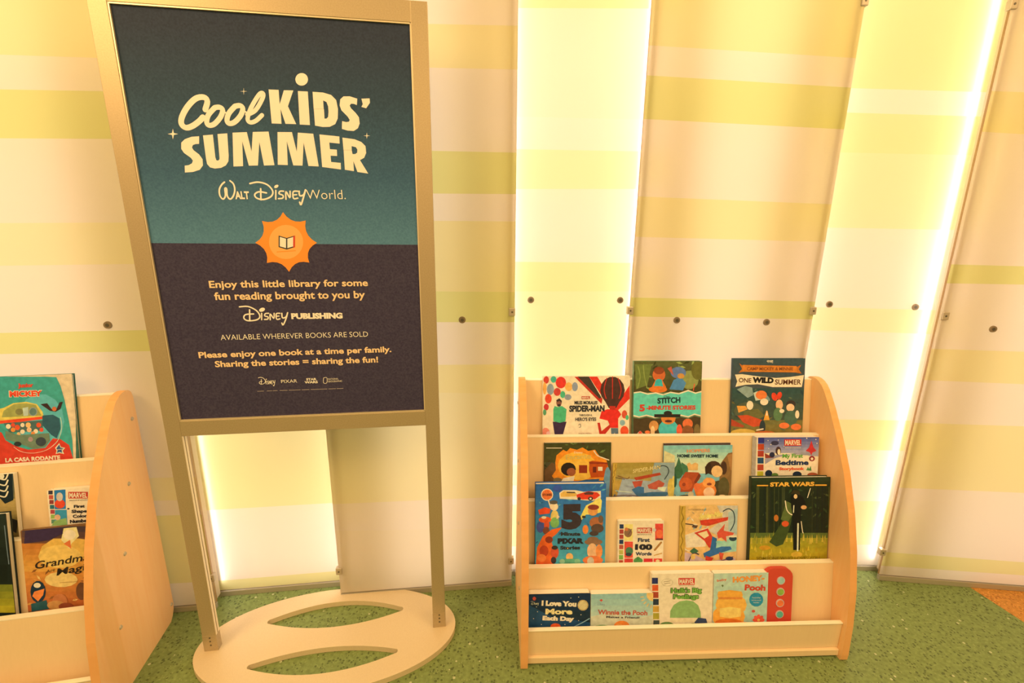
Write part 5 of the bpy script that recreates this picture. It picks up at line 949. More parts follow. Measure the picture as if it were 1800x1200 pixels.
["l","3a3a1a",2.08,[[91.8,259.7],[96.1,120.7]]],
["l","1a2014",2.08,[[58.7,260.2],[62.7,121.2]]],
["l","1a2014",2.1,[[223.5,258.1],[228.6,118.5]]],
["l","1a2014",5.59,[[215.0,258.2],[220.1,118.6]]],
["l","444018",5.53,[[46.4,260.3],[50.4,121.4]]],
["l","444018",2.08,[[68.3,260.0],[72.4,121.1]]],
["l","1a2014",2.07,[[55.4,260.2],[59.4,121.3]]],
["l","444018",5.52,[[19.6,260.6],[23.4,121.9]]],
["l","444018",5.59,[[236.0,258.0],[241.3,118.3]]],
["l","3a3a1a",2.08,[[81.2,259.9],[85.4,120.9]]],
["l","3a3a1a",5.55,[[97.6,259.7],[102.0,120.6]]],
["p","585c20",[[-6.4,122.4],[239.7,118.3],[240.6,100.7],[-5.8,104.9]]],
["p",[150,128,28],[[-5.9,106.7],[240.5,102.5],[241.2,87.3],[-5.3,91.6]]],
["p",[156,129,25],[[-5.3,91.6],[241.2,87.3],[241.9,72.1],[-4.8,76.6]]],
["p",[162,130,23],[[-4.8,76.6],[241.9,72.1],[242.6,57.0],[-4.3,61.5]]],
["p",[167,130,20],[[-4.3,61.5],[242.6,57.0],[243.4,41.7],[-3.7,46.4]]],
["p",[173,131,17],[[-3.7,46.4],[243.4,41.7],[244.1,26.5],[-3.2,31.3]]],
["p","8a7a20",[[147.8,94.9],[149.5,120.0],[154.1,94.8]]],
["p","8a7a20",[[148.2,96.0],[148.2,117.5],[154.5,95.9]]],
["p","a88420",[[53.6,89.7],[53.5,117.2],[59.9,89.6]]],
["p","8a7a20",[[67.7,99.8],[70.8,127.0],[73.9,99.7]]],
["p","8a7a20",[[223.9,87.1],[223.2,110.3],[230.2,87.0]]],
["p","c89c2c",[[226.5,86.5],[230.5,113.7],[232.9,86.4]]],
["p","a88420",[[158.8,97.5],[163.2,120.5],[165.1,97.4]]],
["p","a88420",[[58.4,91.9],[59.8,113.0],[64.7,91.8]]],
["p","8a7a20",[[10.4,98.8],[15.3,123.6],[16.6,98.7]]],
["p","a88420",[[102.5,96.7],[102.6,118.1],[108.8,96.5]]],
["p","a88420",[[172.5,90.0],[175.2,114.8],[178.9,89.9]]],
["p","b8902a",[[136.1,94.5],[136.1,119.2],[142.4,94.4]]],
["p","a88420",[[181.0,92.5],[183.1,115.2],[187.4,92.3]]],
["p","c89c2c",[[95.6,99.2],[97.4,124.7],[101.9,99.1]]],
["p","a88420",[[99.8,96.6],[99.4,119.4],[106.1,96.5]]],
["p","a88420",[[56.4,97.4],[58.2,120.2],[62.7,97.3]]],
["p","8a7a20",[[76.1,87.5],[78.5,115.4],[82.4,87.4]]],
["p","b8902a",[[94.3,87.1],[96.6,108.7],[100.6,87.0]]],
["p","a88420",[[49.5,88.2],[50.7,113.8],[55.7,88.1]]],
["p","c89c2c",[[187.2,89.1],[189.4,114.7],[193.6,89.0]]],
["p","c89c2c",[[160.3,94.8],[165.1,116.3],[166.6,94.7]]],
["p","a88420",[[227.9,83.9],[227.2,111.3],[234.2,83.8]]],
["p","b8902a",[[30.1,87.3],[34.3,113.0],[36.3,87.1]]],
["p","c89c2c",[[108.5,92.8],[113.1,115.3],[114.8,92.7]]],
["p","b8902a",[[1.1,88.4],[4.0,111.1],[7.3,88.3]]],
["p","c89c2c",[[92.6,88.9],[96.8,113.7],[98.9,88.8]]],
["p","8a7a20",[[205.6,95.0],[209.4,119.9],[211.9,94.8]]],
["p","c89c2c",[[183.8,85.3],[183.4,106.6],[190.2,85.2]]],
["p","8a7a20",[[139.0,92.1],[141.8,114.0],[145.3,92.0]]],
["p","b8902a",[[84.8,89.1],[85.9,112.5],[91.1,89.0]]],
["p","c89c2c",[[17.7,87.6],[19.2,114.0],[24.0,87.5]]],
["p","c89c2c",[[72.5,96.8],[76.7,120.5],[78.8,96.7]]],
["p","8a7a20",[[18.3,88.2],[20.6,112.2],[24.6,88.1]]],
["p","b8902a",[[201.1,86.9],[203.7,114.6],[207.4,86.8]]],
["p","c89c2c",[[149.2,85.7],[150.8,112.3],[155.5,85.6]]],
["p","a88420",[[39.3,88.4],[42.7,111.6],[45.6,88.3]]],
["p","b8902a",[[201.2,94.2],[204.6,115.3],[207.5,94.1]]],
["p","c89c2c",[[72.8,92.4],[76.6,117.6],[79.1,92.3]]],
["p","c89c2c",[[123.0,91.9],[127.1,115.4],[129.3,91.8]]],
["p","b8902a",[[179.7,84.4],[182.8,109.7],[186.1,84.3]]],
["p","c89c2c",[[73.4,87.3],[77.1,112.2],[79.7,87.2]]],
["p","c89c2c",[[219.5,90.4],[222.1,114.6],[225.8,90.3]]],
["p","8a7a20",[[33.0,90.0],[38.0,113.2],[39.3,89.9]]],
["p","a88420",[[101.3,91.1],[102.1,118.7],[107.6,91.0]]],
["p","b8902a",[[46.3,89.4],[46.1,114.9],[52.5,89.3]]],
["p","8a7a20",[[211.7,93.0],[212.8,116.2],[218.0,92.9]]],
["p","c89a20",[[2.4,72.6],[5.3,88.6],[9.3,72.5]]],
["p","c89a20",[[183.1,41.6],[185.9,57.7],[190.1,41.4]]],
["p","a87c14",[[34.2,52.2],[37.1,68.3],[41.2,52.1]]],
["p","c89a20",[[150.8,35.6],[153.7,51.8],[157.9,35.5]]],
["p","c89a20",[[173.8,36.0],[176.6,52.2],[180.9,35.9]]],
["p","b89224",[[37.2,55.9],[40.1,71.9],[44.2,55.7]]],
["p","b89224",[[49.1,44.8],[52.0,60.9],[56.1,44.7]]],
["p","a87c14",[[67.9,39.5],[70.8,55.6],[74.9,39.4]]],
["p","a87c14",[[200.7,61.3],[203.5,77.5],[207.8,61.2]]],
["p","c89a20",[[159.7,59.6],[162.5,75.7],[166.7,59.4]]],
["p","b89224",[[169.8,51.3],[172.6,67.5],[176.8,51.2]]],
["p","a87c14",[[228.6,37.5],[231.4,53.7],[235.7,37.3]]],
["p","a87c14",[[115.0,37.1],[117.8,53.3],[122.0,37.0]]],
["p","c89a20",[[62.8,57.8],[65.7,73.9],[69.8,57.6]]],
["p","a87c14",[[56.0,40.8],[58.9,56.9],[63.0,40.7]]],
["p","a87c14",[[157.8,48.8],[160.6,65.0],[164.8,48.7]]],
["p","c89a20",[[90.6,58.0],[93.4,74.2],[97.6,57.9]]],
["p","b89224",[[33.0,70.4],[35.8,86.4],[39.9,70.2]]],
["p","a87c14",[[210.4,48.2],[213.1,64.4],[217.4,48.1]]],
["p","a87c14",[[208.3,42.9],[211.1,59.1],[215.4,42.8]]],
["p","b89224",[[49.3,39.8],[52.2,56.0],[56.3,39.7]]],
["p","c89a20",[[176.7,64.9],[179.4,81.1],[183.7,64.8]]],
["p","c89a20",[[13.1,68.5],[16.0,84.5],[20.0,68.3]]],
["p","b89224",[[35.6,44.9],[38.5,61.1],[42.6,44.8]]],
["p","b89224",[[141.1,45.7],[143.9,61.8],[148.1,45.5]]],
["p","c89a20",[[58.0,53.9],[60.9,70.0],[65.0,53.7]]],
["p","a87c14",[[170.6,63.0],[173.4,79.2],[177.6,62.9]]],
["p","b89224",[[16.2,63.6],[19.1,79.6],[23.2,63.4]]],
["p","b89224",[[64.7,40.9],[67.6,57.0],[71.7,40.8]]],
["p","a87c14",[[36.8,67.4],[39.7,83.5],[43.8,67.3]]],
["p","3c4218",[[58.9,93.3],[91.5,148.7],[103.9,186.8],[125.2,176.1],[122.7,151.7],[116.8,127.3],[101.0,85.6],[80.4,78.9]]],
["p","5a5c24",[[90.9,162.6],[106.1,218.0],[120.2,210.9],[126.9,176.0],[112.3,151.9]]],
["l","e8d0a0",3.13,[[102.6,218.1],[108.9,190.2],[125.2,176.1],[143.9,186.2],[152.0,200.0]]],
["p","d04a1c",[[116.6,148.3],[115.7,144.4],[112.7,141.3],[108.3,139.6],[103.3,139.7],[98.8,141.5],[95.6,144.7],[94.3,148.7],[95.2,152.6],[98.2,155.7],[102.6,157.4],[107.6,157.3],[112.1,155.5],[115.3,152.3]]],
["p","b8601c",[[83.8,166.2],[83.3,161.7],[81.6,158.1],[78.8,156.1],[75.7,156.2],[72.9,158.2],[70.8,161.9],[69.9,166.5],[70.4,171.0],[72.2,174.6],[74.9,176.6],[78.0,176.5],[80.9,174.4],[83.0,170.8]]],
["p","14140e",[[119.4,231.7],[136.2,245.4],[157.8,227.7],[167.6,203.3],[152.5,189.6],[152.0,161.7],[153.6,67.0],[133.3,67.4],[128.6,162.1],[120.5,204.0]]],
["l","d8c090",4.89,[[144.5,147.9],[146.7,65.4]]],
["l","d8c8a0",2.79,[[129.2,203.8],[129.1,183.0]]],
["l","e8e0c0",2.44,[[177.5,255.2],[170.0,227.6]]],
["l","e8e0c0",2.45,[[154.0,154.7],[158.7,126.6],[161.1,119.6]]],
["p","d8904a",[[168.9,198.1],[168.1,195.3],[165.7,193.2],[162.1,192.0],[158.0,192.1],[154.3,193.4],[151.7,195.6],[150.7,198.3],[151.5,201.0],[153.9,203.2],[157.5,204.3],[161.5,204.3],[165.2,203.0],[167.8,200.8]]],
["p","e0a860",[[138.8,231.5],[138.4,228.5],[137.0,226.1],[134.8,224.8],[132.3,224.8],[130.0,226.2],[128.4,228.6],[127.7,231.6],[128.1,234.6],[129.6,237.0],[131.8,238.3],[134.2,238.3],[136.5,236.9],[138.2,234.5]]],
["p","3a2c14",[[117.3,238.7],[127.2,252.4],[144.8,247.0],[147.0,234.8],[129.4,240.3]]],
["p","c89024",[[161.9,52.8],[160.4,48.9],[155.6,45.8],[148.7,44.1],[140.9,44.3],[133.8,46.2],[128.8,49.4],[126.9,53.5],[128.4,57.4],[133.2,60.5],[140.1,62.1],[147.9,62.0],[155.0,60.1],[160.0,56.8]]],
["p","c07c18",[[63.1,75.7],[61.5,72.7],[56.7,70.3],[49.8,69.1],[42.0,69.3],[35.0,70.7],[30.1,73.3],[28.2,76.3],[29.8,79.3],[34.6,81.7],[41.5,82.9],[49.2,82.8],[56.3,81.3],[61.2,78.8]]],
["l","f0942a",3.79,[[15.9,266.2],[47.0,265.8]]],
["l","f0942a",3.83,[[192.7,265.4],[225.8,265.0]]],
["t","f09a30","STAR WARS",[54.1,262.3],[189.3,262.7],13.14,0.05,0],
["t","7a5a0e","SOMEONE WHO LOVES YOU",[20.9,38.6],[215.4,37.0],9.88,0.01,0]]},"b12":
{"shelf":"R","tier":4,"th":0.023,"u0":22.5,"v0":-219,"w":177.5,"h":157,"art":[["p",[25,41,52],[[-2.3,160.5],[179.9,156.4],[180.3,128.8],[-2.1,133.1]]],
["p",[24,39,46],[[-2.1,133.1],[180.3,128.8],[180.7,101.2],[-2.0,105.5]]],
["p",[23,38,40],[[-2.0,105.5],[180.7,101.2],[181.1,73.4],[-1.8,78.0]]],
["p",[22,36,34],[[-1.8,78.0],[181.1,73.4],[181.5,45.6],[-1.7,50.3]]],
["p","24404a",[[0.7,125.8],[65.4,89.4],[178.3,69.1],[178.6,45.7],[1.1,50.2]]],
["p","b88c48",[[172.0,120.6],[170.5,113.6],[166.2,108.0],[159.9,105.0],[152.9,105.2],[146.5,108.5],[142.0,114.2],[140.4,121.3],[141.9,128.4],[146.2,133.9],[152.5,136.9],[159.5,136.8],[165.8,133.5],[170.3,127.7]]],
["p","d0a860",[[169.1,120.7],[167.9,114.9],[164.4,110.3],[159.2,107.8],[153.4,108.0],[148.2,110.7],[144.6,115.4],[143.2,121.3],[144.4,127.0],[148.0,131.6],[153.1,134.1],[158.9,133.9],[164.1,131.2],[167.8,126.5]]],
["l","8a9888",2.83,[[133.2,58.5],[155.7,69.7],[175.3,80.9]]],
["p","e0501c",[[92.6,59.6],[91.2,55.5],[87.2,52.4],[81.3,50.7],[74.8,50.9],[68.9,52.9],[64.8,56.2],[63.4,60.3],[64.8,64.3],[68.8,67.5],[74.6,69.1],[81.2,69.0],[87.0,67.0],[91.1,63.7]]],
["p","e8682a",[[94.9,56.0],[94.3,54.0],[92.4,52.4],[89.7,51.6],[86.7,51.7],[84.0,52.6],[82.1,54.3],[81.4,56.3],[82.0,58.4],[83.9,59.9],[86.6,60.8],[89.6,60.7],[92.3,59.7],[94.2,58.0]]],
["p","e8d8b0",[[24.4,119.4],[23.8,118.2],[22.4,118.3],[21.8,119.5],[22.4,120.7],[23.8,120.6]]],
["p","e8d8b0",[[27.3,104.8],[26.7,103.7],[25.3,103.7],[24.7,104.9],[25.3,106.1],[26.7,106.1]]],
["p","e8d8b0",[[38.8,66.8],[38.1,65.6],[36.8,65.6],[36.1,66.8],[36.8,68.0],[38.1,68.0]]],
["p","e8d8b0",[[144.8,145.6],[144.2,144.4],[142.8,144.5],[142.1,145.7],[142.8,146.9],[144.1,146.9]]],
["p","e8d8b0",[[152.2,93.1],[151.6,91.9],[150.2,91.9],[149.5,93.2],[150.2,94.4],[151.5,94.3]]],
["p","e8d8b0",[[145.7,75.8],[145.0,74.6],[143.7,74.6],[143.0,75.8],[143.6,77.0],[145.0,77.0]]],
["p","e8d8b0",[[16.3,84.8],[15.6,83.6],[14.3,83.6],[13.6,84.8],[14.2,86.0],[15.6,86.0]]],
["p","e8d8b0",[[106.3,65.1],[105.6,63.9],[104.3,63.9],[103.6,65.1],[104.3,66.3],[105.6,66.3]]],
["p","e8d8b0",[[122.4,143.2],[121.7,142.0],[120.3,142.1],[119.7,143.3],[120.3,144.5],[121.7,144.5]]],
["p","e8d8b0",[[165.7,54.8],[165.1,53.6],[163.7,53.6],[163.0,54.9],[163.7,56.1],[165.0,56.0]]],
["p","c8442a",[[11.2,145.8],[15.7,149.7],[19.0,148.5],[22.4,144.9],[19.1,138.1],[13.5,139.3]]],
["l","d8c8a0",0.76,[[6.7,135.1],[9.4,136.0],[12.9,135.0],[15.6,132.1],[16.1,129.3],[13.9,127.1],[10.3,126.5],[8.1,128.1],[9.0,130.0],[12.1,130.4]]],
["l","d8c8a0",0.76,[[10.7,133.2],[10.8,126.2]]],
["l","d8c8a0",0.76,[[17.0,131.2],[17.0,126.5]]],
["p","d8c8a0",[[16.3,133.0],[17.4,133.9],[18.3,133.0],[17.2,132.3]]],
["l","d8c8a0",0.72,[[20.3,130.6],[18.8,130.4],[18.6,129.0],[20.1,128.3],[19.9,126.7],[18.4,126.7]]],
["l","d8c8a0",0.72,[[21.3,126.4],[21.2,130.6],[23.1,126.9],[23.0,131.0]]],
["l","d8c8a0",0.72,[[25.9,130.7],[24.2,130.5],[24.2,126.6],[26.0,126.8]]],
["l","d8c8a0",0.67,[[24.2,128.7],[25.5,128.7]]],
["l","d8c8a0",0.76,[[26.8,130.9],[27.1,128.2],[28.4,128.6],[29.1,131.4]]],
["l","d8c8a0",0.72,[[29.1,131.4],[28.2,125.3],[27.3,123.5],[26.6,124.9]]],
["t","ffd684","I Love You",[37.1,122.6],[137.1,117.3],16.25,0.07,0],
["t","f0bc68","More",[48.5,96.8],[126.0,94.9],17.45,0.05,0],
["t","ffcf80","Each Day",[40.2,79.5],[130.8,74.4],13.99,0.07,0]]},"b13":
{"shelf":"R","tier":4,"th":0.022,"u0":202,"v0":-219,"w":180,"h":152.5,"art":[["p",[146,163,132],[[-2.2,155.9],[185.1,151.7],[185.6,133.2],[-1.9,137.5]]],
["p",[156,167,133],[[-1.9,137.5],[185.6,133.2],[186.0,114.6],[-1.7,119.0]]],
["p",[166,171,133],[[-1.7,119.0],[186.0,114.6],[186.4,96.0],[-1.4,100.5]]],
["p",[175,174,134],[[-1.4,100.5],[186.4,96.0],[186.8,77.4],[-1.1,82.0]]],
["p",[185,178,135],[[-1.1,82.0],[186.8,77.4],[187.3,58.8],[-0.9,63.5]]],
["p",[195,182,135],[[-0.9,63.5],[187.3,58.8],[187.7,40.1],[-0.6,44.9]]],
["p","c8b078",[[-1.2,85.9],[55.3,96.3],[124.0,77.0],[183.7,87.3],[184.8,40.2],[-0.6,44.9]]],
["p","e8a850",[[201.3,145.5],[199.4,137.4],[193.9,131.0],[185.7,127.6],[176.5,127.8],[168.2,131.6],[162.4,138.3],[160.2,146.4],[162.0,154.5],[167.6,160.9],[175.7,164.3],[184.9,164.1],[193.2,160.3],[199.0,153.7]]],
["l","e8a850",2.85,[[151.6,141.3],[143.8,140.1]]],
["l","e8a850",2.85,[[154.1,133.7],[146.9,130.4]]],
["l","e8a850",2.85,[[159.1,126.1],[153.3,120.8]]],
["l","e8a850",2.86,[[166.4,119.9],[162.6,112.9]]],
["l","e8a850",2.86,[[175.2,116.3],[173.7,108.3]]],
["p","4a7a34",[[63.0,48.0],[60.1,43.0],[52.0,39.1],[40.1,37.1],[27.0,37.5],[15.1,40.0],[6.8,44.3],[3.8,49.5],[6.7,54.5],[14.8,58.4],[26.6,60.4],[39.8,60.0],[51.7,57.5],[59.9,53.2]]],
["p","5a8a3a",[[30.6,46.5],[28.9,42.4],[24.3,39.3],[17.5,37.7],[9.9,37.9],[3.0,39.8],[-1.8,43.2],[-3.5,47.4],[-1.9,51.4],[2.8,54.5],[9.6,56.2],[17.2,56.0],[24.0,54.0],[28.8,50.6]]],
["p","e87828",[[114.2,52.6],[111.9,44.5],[105.4,38.1],[95.9,34.7],[85.2,35.0],[75.5,38.8],[68.8,45.6],[66.3,53.8],[68.5,61.9],[75.0,68.3],[84.5,71.6],[95.2,71.4],[104.9,67.5],[111.6,60.8]]],
["p","f08c38",[[97.1,49.5],[95.9,43.9],[92.1,39.5],[86.7,37.1],[80.6,37.3],[75.1,39.9],[71.2,44.5],[69.7,50.2],[71.0,55.8],[74.7,60.2],[80.2,62.5],[86.2,62.4],[91.8,59.7],[95.6,55.1]]],
["p","c8442a",[[24.1,134.3],[29.7,137.7],[34.3,134.1],[29.9,129.6]]],
["l","8a8a70",0.77,[[16.8,127.8],[19.5,128.6],[23.1,127.6],[25.9,124.8],[26.4,121.9],[24.1,119.7],[20.5,119.0],[18.2,120.7],[19.1,122.6],[22.3,123.0]]],
["l","8a8a70",0.77,[[20.9,125.8],[21.0,118.8]]],
["l","8a8a70",0.77,[[27.2,123.8],[27.3,119.1]]],
["p","8a8a70",[[26.5,125.7],[27.6,126.6],[28.6,125.6],[27.4,124.9]]],
["l","8a8a70",0.72,[[30.6,123.2],[29.1,123.0],[28.8,121.7],[30.4,120.9],[30.2,119.3],[28.7,119.3]]],
["l","8a8a70",0.73,[[31.6,119.0],[31.5,123.2],[33.4,119.4],[33.3,123.6]]],
["l","8a8a70",0.73,[[36.3,123.3],[34.5,123.2],[34.5,119.2],[36.4,119.4]]],
["l","8a8a70",0.68,[[34.5,121.3],[35.9,121.3]]],
["l","8a8a70",0.77,[[37.2,123.6],[37.5,120.8],[38.8,121.2],[39.5,124.0]]],
["l","8a8a70",0.73,[[39.5,124.0],[38.6,117.9],[37.8,116.1],[37.1,117.5]]],
["t","b8482a","Winnie the Pooh",[19.7,92.4],[163.7,86.0],14.65,0.03,0],
["t","4a4030","Makes a Friend!",[44.2,81.3],[141.1,76.6],6.45,0.03,0]]},"b14":
{"shelf":"R","tier":4,"th":0.02,"u0":378,"v0":-219,"w":179,"h":207,"art":[["p","f3cc90",[[-6.0,220.7],[183.1,216.9],[188.8,34.1],[-1.9,39.0]]],
["p","f3cc90",[[-5.6,206.2],[18.9,205.7],[22.8,38.4],[-1.9,39.0]]],
["p","2c2c44",[[-0.3,196.2],[17.4,195.8],[17.8,177.7],[0.1,178.1]]],
["p","d8501f",[[0.9,175.2],[18.6,174.8],[19.0,156.7],[1.3,157.0]]],
["p","a83c20",[[2.0,154.1],[19.7,153.7],[20.2,135.6],[2.4,136.0]]],
["p","2c3030",[[3.2,133.0],[20.9,132.6],[21.4,114.4],[3.6,114.8]]],
["p","c8882c",[[4.3,111.9],[22.1,111.5],[22.5,93.2],[4.8,93.6]]],
["p","a88a24",[[5.5,90.7],[23.3,90.3],[23.7,72.0],[5.9,72.4]]],
["p","4a4a34",[[6.7,69.5],[24.5,69.0],[24.9,50.7],[7.1,51.2]]],
["p","c8a46c",[[61.8,180.9],[60.2,175.8],[55.5,171.9],[48.7,169.7],[41.1,169.9],[34.1,172.3],[29.3,176.5],[27.4,181.6],[29.0,186.6],[33.7,190.6],[40.5,192.7],[48.1,192.5],[55.1,190.1],[59.9,186.0]]],
["p","f3cc90",[[60.1,180.9],[58.6,176.6],[54.4,173.3],[48.3,171.5],[41.4,171.6],[35.2,173.7],[30.8,177.2],[29.2,181.6],[30.6,185.8],[34.8,189.2],[40.9,191.0],[47.8,190.8],[54.0,188.8],[58.4,185.2]]],
["l","8a6a40",1.43,[[34.8,183.8],[53.6,185.7]]],
["l","8a6a40",1.43,[[36.7,177.9],[52.6,179.9]]],
["p","e8bc78",[[55.3,74.2],[147.0,71.9],[147.4,60.1],[55.6,62.3]]],
["p","8a9a4a",[[55.2,75.3],[55.9,96.5],[65.2,114.0],[82.2,124.2],[102.2,127.2],[122.5,123.2],[137.2,111.1],[144.7,91.5],[146.4,73.1]]],
["p","6a7a38",[[68.5,51.4],[66.5,46.3],[60.5,42.3],[51.8,40.3],[42.0,40.5],[33.2,43.0],[27.0,47.3],[24.8,52.5],[26.8,57.6],[32.8,61.5],[41.5,63.6],[51.2,63.3],[60.0,60.8],[66.2,56.6]]],
["p","5a6a30",[[45.0,48.4],[43.8,44.9],[40.4,42.1],[35.3,40.6],[29.7,40.7],[24.6,42.5],[21.0,45.4],[19.7,49.1],[20.8,52.6],[24.3,55.4],[29.3,56.9],[34.9,56.7],[40.1,55.0],[43.6,52.1]]],
["p","4a5a2c",[[69.2,47.8],[68.4,45.3],[66.3,43.3],[63.0,42.2],[59.5,42.3],[56.2,43.5],[53.9,45.6],[53.0,48.2],[53.8,50.8],[56.0,52.8],[59.2,53.8],[62.8,53.7],[66.0,52.5],[68.3,50.4]]],
["p","6a7a34",[[147.2,48.2],[145.3,44.1],[140.0,41.0],[132.1,39.3],[123.4,39.6],[115.4,41.6],[109.9,45.0],[107.8,49.2],[109.6,53.3],[115.0,56.4],[122.8,58.1],[131.6,57.8],[139.5,55.8],[145.1,52.4]]],
["p","3c4048",[[127.2,59.4],[138.3,73.9],[161.6,70.4],[168.0,49.5],[144.9,47.1],[136.0,53.2]]],
["p","2c3030",[[171.0,46.4],[169.9,43.3],[166.8,41.0],[162.2,39.7],[157.0,39.8],[152.3,41.3],[149.0,43.9],[147.8,47.0],[148.8,50.1],[152.0,52.5],[156.6,53.7],[161.7,53.6],[166.4,52.1],[169.7,49.5]]],
["p","c8281c",[[77.5,194.0],[124.5,193.0],[125.1,173.1],[78.0,174.1]]],
["t","ffe0b0","MARVEL",[79.8,176.4],[123.1,175.5],15.12,0.03,0],
["t","8a5034","BEGINNINGS",[79.2,170.0],[122.9,169.0],2.34,0,0],
["t","2c3018","Hulk's Big",[54.5,149.4],[147.7,148.5],16.43,0.1,0],
["t","2c3018","Feelings",[61.9,131.1],[139.0,129.9],16.46,0.1,0],
["t","7a9a30","Hulk's Big",[56.3,150.0],[145.9,149.2],14.67,0.035,0],
["t","7a9a30","Feelings",[63.6,131.6],[137.3,130.5],14.69,0.035,0]]},"b15":
{"shelf":"R","tier":4,"th":0.02,"u0":560,"v0":-219,"w":160,"h":205,"art":[["p",[181,179,152],[[-4.5,211.2],[161.7,207.8],[163.4,165.1],[-3.2,168.7]]],
["p",[175,177,152],[[-3.2,168.7],[163.4,165.1],[165.0,122.2],[-1.9,126.0]]],
["p",[169,175,152],[[-1.9,126.0],[165.0,122.2],[166.7,79.1],[-0.6,83.2]]],
["p",[163,173,152],[[-0.6,83.2],[166.7,79.1],[168.4,35.9],[0.8,40.2]]],
["p","f0922c",[[95.1,73.5],[90.8,57.1],[77.7,44.1],[58.3,37.3],[36.5,37.8],[16.6,45.7],[2.7,59.3],[-2.6,75.8],[1.7,92.2],[14.8,105.0],[34.1,111.9],[55.8,111.4],[75.6,103.6],[89.6,90.1]]],
["p","f29a34",[[99.1,108.9],[95.0,93.6],[82.5,81.5],[64.0,75.1],[43.3,75.6],[24.5,82.9],[11.2,95.6],[6.1,111.1],[10.2,126.4],[22.7,138.4],[41.0,144.8],[61.7,144.3],[80.5,137.1],[93.9,124.5]]],
["p","f0922c",[[11.0,140.5],[12.9,151.0],[46.4,155.0],[82.5,149.5],[86.4,138.8],[83.2,130.0],[13.6,129.8]]],
["p","f6b04a",[[19.2,100.2],[48.1,104.2],[82.0,98.7],[82.8,73.8],[49.2,69.8],[20.0,75.3]]],
["p","d8782a",[[14.6,134.5],[85.4,132.9],[85.7,125.8],[14.8,127.4]]],
["p","d8661c",[[87.5,55.8],[83.7,50.7],[72.5,46.9],[56.2,45.0],[38.0,45.5],[21.6,48.2],[10.2,52.6],[6.0,57.9],[9.9,62.9],[21.0,66.8],[37.3,68.6],[55.4,68.2],[71.8,65.5],[83.3,61.1]]],
["p","e8742a",[[111.7,49.3],[109.7,45.7],[104.0,42.9],[95.6,41.5],[86.3,41.8],[77.8,43.6],[71.9,46.6],[69.7,50.3],[71.6,53.9],[77.3,56.6],[85.7,58.0],[95.1,57.8],[103.5,56.0],[109.5,52.9]]],
["p","d05a1c",[[44.1,48.0],[41.9,44.9],[35.5,42.6],[26.2,41.5],[15.9,41.8],[6.5,43.4],[-0.0,46.0],[-2.4,49.2],[-0.2,52.2],[6.2,54.5],[15.4,55.7],[25.8,55.4],[35.2,53.8],[41.7,51.1]]],
["p","2c7a78",[[147.5,123.8],[145.7,114.6],[140.2,107.3],[131.9,103.4],[122.5,103.6],[114.0,107.9],[107.9,115.5],[105.5,124.8],[107.2,134.0],[112.8,141.2],[121.0,145.1],[130.4,144.9],[138.9,140.6],[145.0,133.1]]],
["p","c8482c",[[124.8,89.4],[124.4,87.6],[123.0,86.2],[120.9,85.4],[118.6,85.5],[116.4,86.3],[114.9,87.8],[114.3,89.6],[114.8,91.4],[116.2,92.8],[118.3,93.6],[120.6,93.5],[122.7,92.7],[124.2,91.2]]],
["p","e0502a",[[153.9,61.9],[153.3,59.6],[151.2,57.8],[148.2,56.8],[144.8,56.9],[141.7,58.0],[139.5,59.9],[138.7,62.3],[139.4,64.6],[141.4,66.4],[144.4,67.4],[147.8,67.3],[150.9,66.2],[153.1,64.2]]],
["p","e0502a",[[149.1,49.8],[147.0,48.8],[144.2,49.0],[141.2,50.6],[138.7,53.1],[137.2,56.0],[136.9,58.9],[137.9,61.0],[140.0,62.1],[142.8,61.8],[145.7,60.3],[148.2,57.8],[149.8,54.8],[150.1,52.0]]],
["p","e0502a",[[136.4,45.1],[134.1,45.9],[132.2,48.1],[131.0,51.2],[130.9,54.7],[131.8,57.7],[133.6,59.8],[135.8,60.6],[138.1,59.7],[140.1,57.5],[141.2,54.4],[141.3,51.0],[140.4,47.9],[138.7,45.8]]],
["p","e0502a",[[123.4,50.4],[122.2,52.7],[122.3,55.5],[123.6,58.4],[126.0,60.8],[128.8,62.2],[131.6,62.3],[133.7,61.1],[134.9,58.9],[134.8,56.1],[133.5,53.2],[131.2,50.8],[128.4,49.4],[125.6,49.3]]],
["p","e0502a",[[117.6,62.8],[118.3,65.1],[120.3,66.9],[123.3,67.9],[126.7,67.8],[129.8,66.7],[132.0,64.8],[132.8,62.4],[132.2,60.1],[130.1,58.3],[127.1,57.3],[123.7,57.4],[120.6,58.5],[118.5,60.5]]],
["p","e0502a",[[122.5,74.9],[124.6,75.9],[127.4,75.6],[130.3,74.1],[132.8,71.6],[134.3,68.7],[134.6,65.8],[133.6,63.7],[131.5,62.6],[128.7,62.9],[125.8,64.4],[123.3,66.9],[121.8,69.9],[121.5,72.7]]],
["p","e0502a",[[135.1,79.6],[137.4,78.8],[139.3,76.6],[140.5,73.5],[140.6,70.0],[139.7,66.9],[138.0,64.8],[135.7,64.1],[133.4,65.0],[131.5,67.2],[130.3,70.3],[130.2,73.7],[131.1,76.8],[132.9,78.9]]],
["p","e0502a",[[148.1,74.2],[149.3,72.0],[149.2,69.2],[147.9,66.3],[145.6,63.9],[142.8,62.5],[140.0,62.4],[137.8,63.6],[136.6,65.8],[136.7,68.6],[138.0,71.5],[140.3,73.9],[143.2,75.3],[145.9,75.4]]],
["p","f0a840",[[139.9,62.2],[139.5,60.4],[138.4,59.0],[136.8,58.3],[135.0,58.3],[133.3,59.2],[132.1,60.6],[131.7,62.4],[132.0,64.2],[133.1,65.7],[134.7,66.4],[136.5,66.4],[138.2,65.5],[139.4,64.1]]],
["l","4a7a44",2.34,[[136.1,54.6],[135.5,39.1]]],
